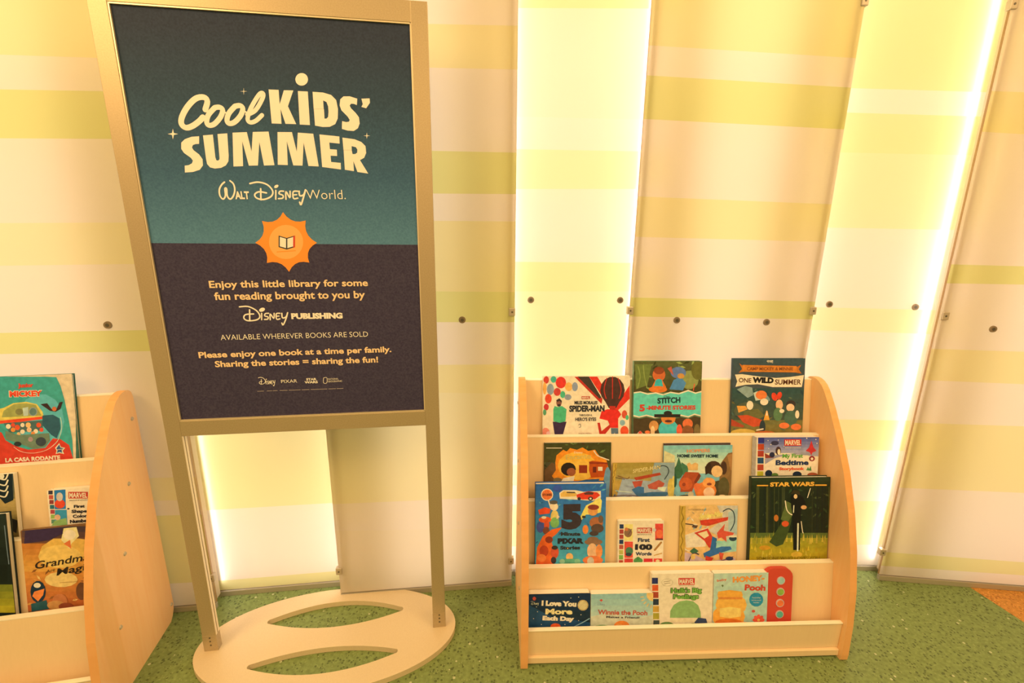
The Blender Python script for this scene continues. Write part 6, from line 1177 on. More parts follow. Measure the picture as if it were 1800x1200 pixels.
["p","6a6a34",[[21.6,169.6],[25.0,171.9],[28.6,168.3],[25.3,163.7]]],
["t","d86030","baby",[8.5,180.5],[37.3,184.6],7.05,0.02,0],
["t","e8822c","HONEY-",[54.9,177.1],[148.8,181.0],17.65,0.055,0],
["t","c83c20","Pooh",[90.5,152.8],[152.3,150.3],18.89,0.045,0],
["t","e8e0c0","Touch & feel",[113.5,128.7],[139.1,128.1],4.15,0,0],
["t","e8e0c0","and play sounds",[112.6,121.6],[140.6,121.0],3.56,0,0],
["t","e8e0c0","inside!",[118.7,114.4],[135.0,114.0],3.56,0,0]]},"L1":
{"shelf":"L","tier":1,"th":0.012,"u0":547,"v0":-215,"w":286,"h":279,"art":[["p","d8ac70",[[114.6,288.9],[295.3,279.8],[276.2,24.0],[94.2,40.9]]],
["p","4a9a78",[[178.0,237.0],[181.3,234.3],[182.3,229.7],[179.1,232.4]]],
["p","5aa484",[[158.5,222.7],[163.2,227.2],[169.1,227.3],[164.4,222.8]]],
["p","5aa484",[[205.6,199.1],[208.4,195.5],[208.7,190.6],[205.9,194.1]]],
["p","5aa484",[[174.3,251.6],[175.9,255.6],[179.2,257.7],[177.6,253.7]]],
["p","347a5c",[[124.6,210.3],[129.7,205.6],[131.0,197.9],[126.0,202.7]]],
["p","347a5c",[[146.0,256.7],[151.1,251.9],[152.4,244.2],[147.3,249.0]]],
["p","5aa484",[[234.2,222.8],[235.3,228.5],[239.2,232.3],[238.1,226.6]]],
["p","347a5c",[[226.2,176.6],[229.4,179.0],[233.2,178.5],[229.9,176.1]]],
["p","5aa484",[[137.4,255.3],[142.6,251.3],[144.5,244.1],[139.2,248.1]]],
["p","347a5c",[[117.6,200.6],[121.0,197.9],[122.2,193.1],[118.7,195.8]]],
["p","4a9a78",[[123.5,260.5],[124.5,267.1],[128.6,271.8],[127.7,265.2]]],
["p","4a9a78",[[190.3,211.5],[191.5,216.5],[195.0,219.6],[193.8,214.6]]],
["p","5aa484",[[200.3,256.4],[203.3,262.6],[208.8,265.3],[205.8,259.2]]],
["p","4a9a78",[[211.4,268.1],[215.9,267.3],[218.9,263.3],[214.4,264.1]]],
["p","5aa484",[[209.9,187.8],[211.2,194.7],[215.7,199.3],[214.5,192.4]]],
["p","5aa484",[[164.3,179.3],[168.3,180.6],[172.1,178.6],[168.1,177.3]]],
["p","4a9a78",[[161.5,207.5],[166.9,204.9],[169.6,198.8],[164.2,201.4]]],
["p","4a9a78",[[226.8,255.4],[232.8,260.3],[240.0,259.8],[233.9,254.9]]],
["p","5aa484",[[164.9,164.9],[165.9,171.7],[170.2,176.5],[169.2,169.7]]],
["p","347a5c",[[158.8,227.7],[162.8,229.9],[166.9,228.6],[162.9,226.4]]],
["p","4a9a78",[[220.7,238.0],[225.3,239.4],[229.5,237.1],[224.9,235.7]]],
["p","5aa484",[[116.2,195.4],[122.6,197.6],[128.6,194.6],[122.2,192.3]]],
["p","3f8a68",[[113.9,280.3],[226.1,274.4],[250.4,271.9],[258.2,247.3],[264.1,211.2],[269.1,162.1],[274.2,99.7],[271.9,40.1],[94.2,40.9]]],
["p","5a9a88",[[259.7,152.5],[251.9,120.6],[235.0,96.0],[212.5,83.4],[188.9,85.4],[168.9,101.4],[156.5,128.0],[153.8,160.1],[161.5,191.4],[178.0,215.8],[200.1,228.6],[223.6,227.1],[243.9,211.6],[256.8,185.0]]],
["p","c8341c",[[102.5,141.2],[118.3,132.4],[124.9,111.7],[144.4,94.9],[172.9,82.3],[211.4,84.2],[230.4,108.4],[247.4,104.4],[265.6,87.4],[272.5,47.8],[271.8,38.8],[94.2,40.9]]],
["p","d8ac40",[[106.8,193.6],[127.7,197.2],[149.3,208.3],[178.8,210.2],[201.4,202.5],[212.5,181.4],[214.5,166.0],[104.1,161.2]]],
["p","9a8a3c",[[121.5,172.5],[127.1,189.7],[151.2,205.7],[178.5,206.5],[199.1,200.1],[209.6,171.4]]],
["p","7a6a34",[[169.8,184.3],[168.6,180.6],[166.0,177.8],[162.3,176.4],[158.4,176.7],[155.1,178.6],[152.9,181.7],[152.3,185.5],[153.5,189.1],[156.1,191.9],[159.8,193.3],[163.6,193.1],[167.0,191.2],[169.2,188.0]]],
["p","8a8468",[[201.1,182.2],[199.7,177.0],[196.7,172.9],[192.6,170.8],[188.3,171.1],[184.6,173.8],[182.3,178.2],[181.7,183.5],[183.1,188.7],[186.1,192.7],[190.2,194.8],[194.5,194.5],[198.2,191.9],[200.5,187.5]]],
["p","5a6a50",[[199.0,182.3],[197.9,178.2],[195.5,175.0],[192.3,173.3],[189.0,173.6],[186.1,175.6],[184.2,179.1],[183.8,183.3],[184.9,187.4],[187.3,190.6],[190.4,192.3],[193.8,192.1],[196.7,190.0],[198.5,186.5]]],
["p","b8b0a0",[[169.1,194.4],[181.9,196.1],[180.1,173.4],[169.5,172.9]]],
["p","e0401c",[[104.3,163.7],[212.6,168.6],[215.3,162.1],[157.8,157.3],[103.7,155.7]]],
["p","4a5a44",[[124.4,157.2],[212.8,158.4],[208.6,130.6],[134.8,131.2]]],
["p","f0c890",[[139.4,147.3],[138.7,144.5],[137.0,142.3],[134.7,141.2],[132.3,141.4],[130.3,142.8],[129.0,145.2],[128.7,148.1],[129.4,150.8],[131.1,153.0],[133.4,154.1],[135.8,153.9],[137.8,152.5],[139.1,150.1]]],
["p","e07a2a",[[148.7,137.7],[148.0,135.1],[146.4,133.1],[144.3,132.1],[142.1,132.3],[140.2,133.6],[139.0,135.8],[138.7,138.5],[139.4,141.0],[141.0,143.0],[143.1,144.1],[145.3,143.9],[147.2,142.6],[148.4,140.4]]],
["p","d8481f",[[159.4,143.2],[158.6,140.2],[156.8,137.9],[154.3,136.7],[151.7,136.9],[149.5,138.4],[148.1,141.0],[147.7,144.1],[148.6,147.1],[150.4,149.5],[152.8,150.6],[155.4,150.4],[157.6,148.9],[159.1,146.3]]],
["p","f0c890",[[170.1,148.8],[169.5,146.4],[168.1,144.6],[166.1,143.6],[164.1,143.8],[162.3,145.0],[161.2,147.0],[160.9,149.5],[161.6,151.8],[163.0,153.7],[164.9,154.6],[167.0,154.5],[168.7,153.2],[169.9,151.2]]],
["p","e8a050",[[184.0,147.8],[183.2,144.7],[181.3,142.4],[178.9,141.2],[176.2,141.4],[174.0,142.9],[172.6,145.5],[172.2,148.6],[173.1,151.7],[174.9,154.0],[177.3,155.2],[180.0,155.0],[182.2,153.5],[183.6,150.9]]],
["p","f0d0a0",[[169.2,131.1],[168.4,128.5],[166.9,126.5],[164.8,125.5],[162.5,125.6],[160.6,127.0],[159.4,129.2],[159.1,131.8],[159.8,134.4],[161.4,136.4],[163.5,137.4],[165.7,137.3],[167.6,136.0],[168.9,133.7]]],
["p","e0a060",[[184.7,135.0],[183.9,132.2],[182.2,130.0],[179.9,128.9],[177.5,129.1],[175.4,130.5],[174.1,132.9],[173.7,135.8],[174.5,138.6],[176.2,140.8],[178.5,141.9],[180.9,141.7],[183.0,140.3],[184.4,137.9]]],
["p","f0c890",[[198.7,130.1],[198.0,127.5],[196.4,125.5],[194.3,124.4],[192.1,124.6],[190.1,126.0],[188.9,128.2],[188.6,130.9],[189.3,133.5],[190.9,135.5],[193.0,136.5],[195.2,136.3],[197.2,135.0],[198.4,132.8]]],
["p","d8481f",[[206.8,146.1],[206.0,143.3],[204.3,141.1],[202.0,140.0],[199.5,140.1],[197.4,141.6],[196.1,144.0],[195.8,146.9],[196.5,149.7],[198.2,151.9],[200.5,153.0],[203.0,152.8],[205.1,151.4],[206.4,149.0]]],
["p","d84020",[[211.3,133.0],[210.6,130.6],[209.2,128.7],[207.2,127.8],[205.2,127.9],[203.4,129.2],[202.2,131.2],[202.0,133.7],[202.6,136.1],[204.1,137.9],[206.0,138.8],[208.1,138.7],[209.9,137.5],[211.0,135.4]]],
["p","e07a30",[[191.5,124.3],[190.8,121.9],[189.4,120.0],[187.4,119.1],[185.4,119.3],[183.6,120.5],[182.5,122.5],[182.2,125.0],[182.8,127.4],[184.3,129.2],[186.2,130.1],[188.3,130.0],[190.1,128.8],[191.2,126.7]]],
["p","d89a50",[[159.5,125.5],[158.9,123.3],[157.6,121.6],[155.8,120.8],[154.0,120.9],[152.4,122.0],[151.4,123.9],[151.1,126.1],[151.7,128.3],[153.0,129.9],[154.7,130.8],[156.6,130.6],[158.2,129.5],[159.2,127.7]]],
["p","d04020",[[149.3,150.3],[148.6,148.0],[147.2,146.1],[145.3,145.2],[143.3,145.3],[141.5,146.5],[140.4,148.6],[140.2,151.0],[140.8,153.4],[142.2,155.2],[144.1,156.1],[146.2,156.0],[147.9,154.8],[149.0,152.8]]],
["p","6a7048",[[126.9,136.8],[155.1,123.3],[223.0,123.1],[223.6,103.8],[211.6,86.8],[183.6,84.0],[153.4,101.8],[125.1,114.2]]],
["p","3a3c34",[[215.0,100.6],[213.4,95.4],[209.8,91.4],[204.8,89.4],[199.5,89.9],[195.0,92.6],[192.0,97.1],[191.2,102.5],[192.8,107.7],[196.4,111.7],[201.4,113.7],[206.7,113.3],[211.3,110.5],[214.2,106.0]]],
["p","a87a60",[[185.8,109.4],[185.1,106.5],[183.4,104.4],[181.1,103.3],[178.6,103.5],[176.5,104.9],[175.2,107.3],[174.9,110.2],[175.7,113.1],[177.4,115.2],[179.6,116.3],[182.1,116.1],[184.2,114.7],[185.5,112.3]]],
["p","2e4e48",[[211.7,171.2],[235.3,172.2],[249.5,160.9],[249.5,132.6],[239.0,107.7],[226.9,118.9],[209.7,145.9]]],
["l","c8d8c0",1.29,[[251.8,163.3],[253.1,137.5],[243.1,104.8],[228.8,87.9]]],
["p","2c2c24",[[159.4,98.7],[158.4,96.0],[155.9,93.9],[152.4,92.9],[148.7,93.2],[145.5,94.7],[143.3,97.2],[142.7,100.1],[143.8,102.9],[146.3,105.0],[149.7,106.0],[153.4,105.7],[156.7,104.1],[158.8,101.7]]],
["p","3a241c",[[209.8,201.9],[224.9,203.5],[233.3,187.6],[245.0,186.9],[252.8,204.3],[260.4,205.1],[253.6,186.3],[242.3,179.4],[229.7,182.8]]],
["p","c8602a",[[244.8,186.9],[244.1,184.3],[242.5,182.2],[240.4,181.2],[238.1,181.3],[236.1,182.7],[234.9,184.9],[234.6,187.6],[235.3,190.2],[236.8,192.2],[239.0,193.2],[241.3,193.1],[243.2,191.8],[244.5,189.6]]],
["p","d8d0b8",[[233.8,82.3],[244.0,94.4],[246.9,83.8],[256.4,80.4],[250.4,73.1],[253.0,63.9],[242.4,67.4],[233.6,65.5],[236.4,74.3]]],
["p","3a4a5a",[[236.3,80.8],[243.7,90.5],[245.7,82.4],[253.1,79.1],[247.7,73.9],[249.4,67.5],[242.6,70.2],[236.4,68.1],[238.6,74.7]]],
["l","f0e0c0",1.08,[[236.6,76.9],[252.3,77.7]]],
["l","f0b890",1.04,[[142.1,92.5],[157.8,78.5],[184.8,72.3],[215.2,78.7],[233.5,92.7]]],
["t","d8401f","Junior",[164.0,248.6],[197.6,248.2],11.55,0.05,0],
["t","f8dcb0","MICKEY",[142.3,224.3],[216.7,221.8],18.11,0.1,0],
["t","d83c1c","MICKEY",[143.7,225.5],[215.3,222.9],15.6,0.05,0],
["t","f8d080","LA CASA RODANTE",[120.5,52.7],[243.2,49.7],11.77,0.05,0],
["l","f0c070",1.26,[[148.8,44.0],[214.5,41.4]]]]},"L2":
{"shelf":"L","tier":2,"th":0.015,"u0":547,"v0":-215,"w":168,"h":200,"art":[["p",[64,70,55],[[130.2,204.8],[171.3,200.9],[169.9,184.3],[128.9,188.3]]],
["p",[76,76,53],[[128.9,188.3],[169.9,184.3],[168.6,167.7],[127.5,171.8]]],
["p",[88,81,51],[[127.5,171.8],[168.6,167.7],[167.3,151.0],[126.2,155.3]]],
["p",[100,87,49],[[126.2,155.3],[167.3,151.0],[165.9,134.4],[124.8,138.8]]],
["p",[179,136,62],[[124.8,138.8],[176.3,133.3],[174.7,112.5],[123.1,118.2]]],
["p",[170,129,59],[[123.1,118.2],[174.7,112.5],[173.0,91.7],[121.4,97.6]]],
["p",[161,123,56],[[121.4,97.6],[173.0,91.7],[171.3,70.9],[119.7,77.0]]],
["p",[151,116,52],[[119.7,77.0],[171.3,70.9],[169.7,50.1],[118.0,56.4]]],
["p",[142,109,49],[[118.0,56.4],[169.7,50.1],[168.0,29.2],[116.3,35.7]]],
["p","14201c",[[130.2,204.8],[166.5,199.7],[163.8,131.2],[145.3,123.2],[126.2,155.3]]],
["l","e0c890",3.52,[[137.2,190.8],[150.4,186.2],[157.4,198.9]]],
["l","e0c890",3.52,[[136.0,176.0],[149.2,171.3],[156.2,184.0]]],
["l","e0c890",3.52,[[134.8,161.1],[148.0,156.4],[155.0,169.1]]],
["l","e0c890",3.52,[[133.5,146.2],[146.8,141.4],[153.8,154.1]]],
["p","e0cc98",[[149.7,194.6],[148.6,191.0],[146.1,188.2],[142.7,186.9],[139.2,187.2],[136.0,189.2],[134.1,192.4],[133.6,196.2],[134.7,199.8],[137.1,202.6],[140.5,203.9],[144.1,203.6],[147.2,201.6],[149.2,198.4]]],
["p","d8642a",[[156.2,51.0],[155.6,48.8],[154.2,47.0],[152.4,46.2],[150.5,46.5],[148.8,47.7],[147.7,49.7],[147.5,52.1],[148.1,54.4],[149.5,56.1],[151.3,56.9],[153.2,56.7],[154.9,55.4],[156.0,53.4]]],
["p","3a3020",[[145.3,89.5],[169.0,76.6],[163.6,43.3],[145.6,59.1]]]]},"L4":
{"shelf":"L","tier":2,"th":0.02,"u0":788,"v0":-215,"w":134,"h":149,"art":[["p","ecc890",[[-0.5,162.3],[101.2,152.0],[93.0,38.8],[-9.1,51.1]]],
["p","3a3030",[[3.6,150.4],[13.1,149.4],[12.3,138.6],[2.8,139.6]]],
["p","b84a30",[[3.7,137.5],[13.2,136.5],[12.4,125.7],[2.9,126.7]]],
["p","8a3428",[[3.9,124.6],[13.4,123.6],[12.5,112.7],[3.0,113.8]]],
["p","2c5a50",[[4.0,111.6],[13.5,110.6],[12.7,99.8],[3.2,100.8]]],
["p","a83c34",[[4.1,98.7],[13.6,97.6],[12.8,86.8],[3.3,87.9]]],
["p","8a9a3c",[[4.2,85.7],[13.8,84.6],[12.9,73.8],[3.4,74.9]]],
["p","5a7a4c",[[4.4,72.7],[13.9,71.6],[13.1,60.8],[3.5,61.9]]],
["p","2a6a98",[[16.5,150.4],[41.3,148.5],[38.3,96.9],[13.7,99.0]]],
["p","d8401f",[[37.9,110.7],[36.3,105.5],[32.7,101.6],[27.8,99.8],[22.5,100.4],[18.0,103.2],[15.0,107.8],[14.3,113.2],[15.8,118.4],[19.4,122.3],[24.3,124.1],[29.6,123.5],[34.1,120.7],[37.1,116.1]]],
["p","c8a890",[[34.2,129.8],[33.1,124.9],[30.8,121.1],[27.7,119.2],[24.4,119.6],[21.7,122.1],[19.9,126.3],[19.6,131.4],[20.7,136.3],[23.0,140.1],[26.1,142.0],[29.4,141.7],[32.1,139.1],[33.9,134.9]]],
["p","3a80a0",[[14.1,96.9],[40.1,95.0],[38.7,53.9],[11.5,55.5]]],
["p","8a9a48",[[12.0,69.1],[37.9,73.0],[38.2,54.0],[3.1,55.8]]],
["p","d89a60",[[25.0,76.2],[24.1,73.0],[22.0,70.6],[19.2,69.5],[16.2,69.8],[13.6,71.6],[12.0,74.4],[11.5,77.7],[12.5,80.9],[14.5,83.2],[17.3,84.4],[20.3,84.0],[22.9,82.3],[24.6,79.5]]],
["p","2a2a28",[[46.8,96.7],[46.4,95.8],[45.6,95.2],[44.4,94.9],[43.2,95.1],[42.1,95.6],[41.3,96.4],[41.1,97.3],[41.5,98.1],[42.3,98.8],[43.5,99.0],[44.7,98.9],[45.8,98.4],[46.6,97.6]]],
["p","b83420",[[47.3,141.8],[90.9,137.3],[89.6,119.5],[46.0,124.1]]],
["t","ecc890","MARVEL",[47.9,126.1],[88.0,121.8],13.49,0.03,0],
["t","5a4030","BEGINNINGS",[48.3,117.1],[89.8,114.6],3.08,0,0],
["t","2a2420","First",[56.3,97.7],[80.9,96.3],8.21,0.05,0],
["t","2a2420","Shapes",[50.2,84.6],[90.3,82.1],8.91,0.05,0],
["t","2a2420","Colors",[52.0,71.3],[88.8,69.1],8.92,0.05,0],
["t","2a2420","Numbers",[44.7,57.7],[91.9,56.3],9.62,0.06,0]]},"L5":
{"shelf":"L","tier":3,"th":0.012,"u0":748,"v0":-215,"w":177,"h":244,"art":[["p",[69,46,40],[[3.7,255.9],[165.8,236.6],[164.7,221.8],[2.6,241.6]]],
["p",[89,54,38],[[2.6,241.6],[164.7,221.8],[163.6,207.1],[1.4,227.3]]],
["p",[108,62,35],[[1.4,227.3],[163.6,207.1],[162.6,192.3],[0.3,212.9]]],
["p",[128,70,33],[[0.3,212.9],[162.6,192.3],[161.5,177.5],[-0.9,198.5]]],
["p",[187,102,32],[[0.2,211.7],[162.5,191.0],[161.4,176.1],[-1.0,197.2]]],
["p",[193,110,36],[[-1.0,197.2],[161.4,176.1],[160.3,161.2],[-2.1,182.7]]],
["p",[200,119,39],[[-2.1,182.7],[160.3,161.2],[159.2,146.3],[-3.3,168.3]]],
["p",[206,127,42],[[-3.3,168.3],[159.2,146.3],[158.2,131.3],[-4.4,153.7]]],
["p",[212,135,46],[[-4.4,153.7],[158.2,131.3],[157.1,116.4],[-5.6,139.2]]],
["p",[204,118,39],[[-5.6,139.2],[157.1,116.4],[155.8,98.8],[-6.9,122.1]]],
["p",[198,110,37],[[-6.9,122.1],[155.8,98.8],[154.5,81.1],[-8.3,105.0]]],
["p",[191,102,35],[[-8.3,105.0],[154.5,81.1],[153.2,63.5],[-9.7,87.9]]],
["p",[184,94,33],[[-9.7,87.9],[153.2,63.5],[152.0,45.8],[-11.0,70.7]]],
["p",[178,86,31],[[-11.0,70.7],[152.0,45.8],[150.7,28.1],[-12.4,53.5]]],
["p",[171,78,29],[[-12.4,53.5],[150.7,28.1],[149.4,10.4],[-13.8,36.3]]],
["p","c87c2c",[[82.0,143.3],[85.8,149.6],[92.0,151.6],[88.3,145.3]]],
["p","8a4a1c",[[117.9,97.5],[122.5,98.4],[126.6,95.7],[122.1,94.7]]],
["p","c87c2c",[[-2.0,51.5],[3.9,56.1],[11.0,54.9],[5.0,50.4]]],
["p","8a4a1c",[[123.8,103.5],[127.9,108.1],[133.6,108.6],[129.5,103.9]]],
["p","e0a048",[[61.2,92.7],[64.1,100.2],[70.3,103.6],[67.3,96.2]]],
["p","e0a048",[[143.7,97.3],[144.2,102.3],[147.2,105.7],[146.7,100.7]]],
["p","e0a048",[[18.6,64.1],[24.2,60.9],[27.1,54.0],[21.5,57.3]]],
["p","8a4a1c",[[43.2,123.4],[44.8,130.1],[49.5,134.1],[47.9,127.3]]],
["p","b86a24",[[128.2,196.3],[132.7,198.8],[137.5,197.5],[133.1,194.9]]],
["p","b86a24",[[4.5,177.9],[6.4,185.4],[11.8,189.8],[9.8,182.2]]],
["p","b86a24",[[16.6,130.8],[22.1,130.7],[26.3,126.4],[20.9,126.5]]],
["p","e0a048",[[140.4,75.6],[144.1,69.7],[144.0,62.4],[140.3,68.3]]],
["p","8a4a1c",[[140.0,135.5],[143.8,140.7],[149.6,141.9],[145.7,136.6]]],
["p","8a4a1c",[[14.8,133.9],[20.1,140.6],[27.7,141.6],[22.4,135.0]]],
["p","c87c2c",[[17.4,118.1],[24.2,114.1],[27.5,105.9],[20.8,109.8]]],
["p","b86a24",[[114.8,164.9],[119.7,165.6],[123.9,162.4],[119.0,161.7]]],
["p","e0a048",[[48.5,174.2],[52.4,176.0],[56.4,174.4],[52.5,172.6]]],
["p","8a4a1c",[[47.3,58.8],[51.7,65.1],[58.5,66.4],[54.0,60.2]]],
["p","c87c2c",[[72.7,114.1],[76.7,115.3],[80.5,113.2],[76.5,112.0]]],
["p","c87c2c",[[135.6,198.1],[140.9,202.5],[147.3,201.9],[142.1,197.5]]],
["p","c87c2c",[[76.8,208.2],[80.5,202.7],[80.6,195.6],[76.9,201.1]]],
["p","8a4a1c",[[116.6,46.5],[118.2,53.4],[123.1,57.3],[121.4,50.5]]],
["p","c87c2c",[[18.6,227.1],[22.0,221.4],[21.7,214.3],[18.3,220.0]]],
["p","8a4a1c",[[12.3,77.5],[17.4,71.1],[18.3,62.2],[13.1,68.6]]],
["p","e0a048",[[96.9,48.6],[103.4,51.9],[110.3,49.5],[103.8,46.2]]],
["p","c87c2c",[[111.2,162.6],[113.5,166.7],[117.4,168.0],[115.1,164.0]]],
["p","e0a048",[[7.2,225.2],[11.4,221.7],[12.8,215.7],[8.7,219.3]]],
["p","b86a24",[[100.7,55.4],[103.7,51.8],[104.3,46.8],[101.3,50.4]]],
["p","c87c2c",[[147.4,162.5],[150.5,170.1],[156.9,173.5],[153.8,166.0]]],
["p","e0a048",[[140.8,183.3],[142.5,189.6],[147.2,193.2],[145.5,186.8]]],
["p","c87c2c",[[50.4,35.6],[55.7,40.9],[62.7,40.8],[57.4,35.5]]],
["p","c87c2c",[[121.0,81.1],[128.4,78.2],[132.9,70.3],[125.4,73.3]]],
["p","b86a24",[[94.5,118.7],[98.8,122.0],[103.9,121.2],[99.6,117.9]]],
["p","e0a048",[[25.7,126.4],[31.8,120.5],[33.7,111.2],[27.6,117.1]]],
["p","d89838",[[42.8,199.6],[68.9,216.4],[124.1,209.5],[163.0,197.8],[159.5,150.4],[32.6,174.1]]],
["p","e0a444",[[126.2,161.7],[120.5,149.1],[106.6,140.4],[87.2,137.1],[66.4,140.0],[48.2,148.4],[36.1,160.6],[32.6,174.1],[38.2,186.5],[51.8,195.2],[70.9,198.6],[91.7,195.9],[110.1,187.7],[122.5,175.4]]],
["p","e0a850",[[113.3,102.0],[109.1,93.7],[98.5,88.1],[83.7,86.3],[67.7,88.7],[53.7,94.7],[44.4,103.1],[41.5,112.3],[45.7,120.5],[56.1,126.1],[70.7,128.0],[86.7,125.7],[100.9,119.8],[110.4,111.3]]],
["p","e0b868",[[92.9,240.3],[120.8,240.3],[124.6,216.2],[106.4,198.2],[101.3,185.3],[85.1,211.0]]],
["p","e8c488",[[117.9,220.4],[116.1,214.7],[111.9,210.6],[106.1,208.7],[100.0,209.4],[94.6,212.7],[91.1,217.8],[90.2,223.8],[92.0,229.4],[96.2,233.6],[101.9,235.5],[108.1,234.7],[113.5,231.5],[117.0,226.4]]],
["p","3a2430",[[10.8,243.5],[87.5,242.6],[90.5,227.1],[57.5,212.8],[24.6,211.9],[5.5,211.0]]],
["p","d8642a",[[89.8,200.3],[104.4,208.5],[105.4,184.8]]],
["p","16282c",[[41.8,80.2],[39.2,67.9],[33.9,58.6],[26.9,54.0],[19.6,55.1],[13.5,61.7],[9.8,72.4],[9.2,85.0],[11.8,97.2],[17.1,106.5],[24.0,111.1],[31.3,110.1],[37.4,103.6],[41.1,92.9]]],
["p","e0702a",[[12.3,72.8],[17.3,83.8],[39.7,88.9],[35.7,72.6],[23.5,57.5]]],
["p","e8c08c",[[32.5,98.5],[31.5,95.7],[29.2,93.7],[26.0,92.8],[22.7,93.3],[19.7,95.1],[17.8,97.7],[17.3,100.7],[18.2,103.5],[20.5,105.5],[23.7,106.3],[27.0,105.8],[30.0,104.1],[31.9,101.5]]],
["p","24483c",[[8.1,53.1],[41.5,58.1],[45.1,33.8],[7.8,32.9]]],
["p","b8622c",[[86.7,47.8],[84.4,39.2],[79.3,32.9],[72.3,30.0],[64.9,31.1],[58.6,36.1],[54.5,43.9],[53.6,52.9],[55.9,61.4],[61.0,67.7],[67.9,70.6],[75.3,69.5],[81.7,64.6],[85.7,56.8]]],
["p","6a3a1c",[[131.9,68.4],[129.9,58.2],[125.8,50.5],[120.5,46.6],[115.0,47.5],[110.4,52.8],[107.6,61.6],[107.2,72.1],[109.1,82.2],[113.2,90.0],[118.4,93.8],[123.9,93.0],[128.6,87.7],[131.4,78.9]]],
["p","c07a34",[[80.4,38.5],[78.1,33.5],[72.4,30.1],[64.4,29.0],[55.8,30.3],[48.3,33.9],[43.3,38.9],[41.8,44.5],[44.1,49.5],[49.8,52.8],[57.7,54.0],[66.2,52.7],[73.8,49.1],[78.9,44.1]]],
["p","8a3c1c",[[99.6,32.0],[97.7,27.9],[92.7,25.1],[85.9,24.1],[78.5,25.3],[71.9,28.3],[67.6,32.6],[66.3,37.3],[68.3,41.4],[73.2,44.2],[80.0,45.1],[87.4,44.0],[93.9,41.0],[98.3,36.7]]],
["t","2a1c10","Grandmas",[22.4,142.0],[152.5,151.3],19.5,0.015,0.3],
["t","6a3c14","Are",[46.9,127.8],[65.7,131.9],8.71,0,0.3],
["t","2a1c10","Magic",[68.3,118.7],[146.3,126.1],18.26,0.015,0.3],
["l","a86a28",1.12,[[73.8,99.2],[113.0,96.9]]]]},"L3":
{"shelf":"L","tier":3,"th":0.018,"u0":492,"v0":-215,"w":233,"h":294,"art":[["p","141a10",[[191.1,302.6],[256.5,295.2],[235.9,37.9],[170.0,48.4]]],
["p",[31,37,24],[[206.5,299.2],[237.9,295.7],[234.3,252.0],[202.9,255.8]]],
["p",[26,32,20],[[202.9,255.8],[234.3,252.0],[230.8,208.1],[199.4,212.2]]],
["p",[21,27,17],[[199.4,212.2],[230.8,208.1],[227.2,164.1],[195.8,168.4]]],
["p",[16,22,13],[[195.8,168.4],[227.2,164.1],[223.7,119.9],[192.2,124.5]]],
["p",[113,104,23],[[176.0,120.2],[241.7,110.6],[240.2,92.5],[174.5,102.3]]],
["p",[129,113,22],[[174.5,102.3],[240.2,92.5],[238.8,74.3],[173.0,84.4]]],
["p",[144,122,21],[[173.0,84.4],[238.8,74.3],[237.3,56.2],[171.5,66.4]]],
["p",[160,131,20],[[171.5,66.4],[237.3,56.2],[235.9,37.9],[170.0,48.4]]],
["l","6a6a5a",1.85,[[228.7,264.1],[229.2,205.0],[230.0,165.4]]]]}},"poster":[["n","headline_letter"],
["p","lt",[[-11.0,1502.3],[10.1,1502.5],[9.4,1473.3],[21.0,1502.2],[41.2,1502.8],[26.5,1469.8],[40.7,1433.2],[17.6,1432.9],[10.1,1463.4],[9.0,1432.6],[-11.9,1432.6]]],
["n","headline_letter"],
["p","lt",[[50.7,1501.9],[71.9,1502.0],[70.4,1432.3],[48.3,1432.6]]],
["n","headline_letter"],
["p","lt",[[82.2,1501.9],[104.4,1501.5],[121.9,1497.3],[132.1,1487.2],[134.6,1468.7],[132.5,1448.4],[126.1,1436.5],[113.5,1430.2],[98.3,1429.3],[81.4,1431.6],[81.7,1466.5],[103.9,1467.4],[103.4,1447.2],[107.7,1447.4],[111.6,1451.0],[113.4,1462.0],[113.4,1473.5],[110.5,1482.0],[103.6,1485.1],[103.3,1467.7],[81.5,1466.7]]],
["n","headline_letter"],
["p","lt",[[178.6,1492.1],[162.3,1496.3],[148.7,1495.6],[141.0,1489.0],[138.8,1476.1],[142.0,1466.1],[154.7,1453.6],[158.8,1446.5],[157.0,1442.9],[150.8,1441.8],[141.8,1443.5],[140.0,1426.8],[152.6,1423.7],[166.3,1423.3],[176.0,1429.6],[180.7,1440.1],[179.7,1453.2],[173.5,1461.6],[163.6,1471.4],[160.9,1477.0],[164.2,1480.9],[170.3,1480.9],[176.8,1478.6]]],
["n","headline_letter"],
["p","lt",[[187.8,1492.5],[206.1,1493.9],[206.2,1484.7],[197.2,1472.8],[186.6,1475.2],[190.1,1481.1]]],
["n","headline_letter"],
["p","lt",[[-167.9,1400.3],[-183.7,1398.6],[-198.6,1393.0],[-206.7,1385.6],[-208.6,1372.6],[-204.2,1364.2],[-191.4,1354.4],[-188.0,1348.7],[-190.8,1342.8],[-197.9,1338.9],[-206.7,1337.4],[-208.3,1322.8],[-191.4,1324.4],[-176.3,1329.5],[-168.4,1339.1],[-167.4,1352.3],[-173.2,1362.2],[-183.4,1370.6],[-186.0,1376.2],[-183.3,1381.5],[-177.3,1383.7],[-170.2,1384.2]]],
["n","headline_letter"],
["p","lt",[[-159.7,1402.3],[-138.9,1404.7],[-140.0,1357.4],[-138.8,1351.1],[-135.2,1350.0],[-131.9,1353.3],[-131.3,1357.7],[-129.0,1406.2],[-108.4,1408.4],[-111.4,1361.2],[-113.5,1349.4],[-119.9,1340.4],[-130.8,1334.8],[-144.1,1333.0],[-154.0,1335.1],[-159.3,1342.3],[-160.0,1353.9]]],
["n","headline_letter"],
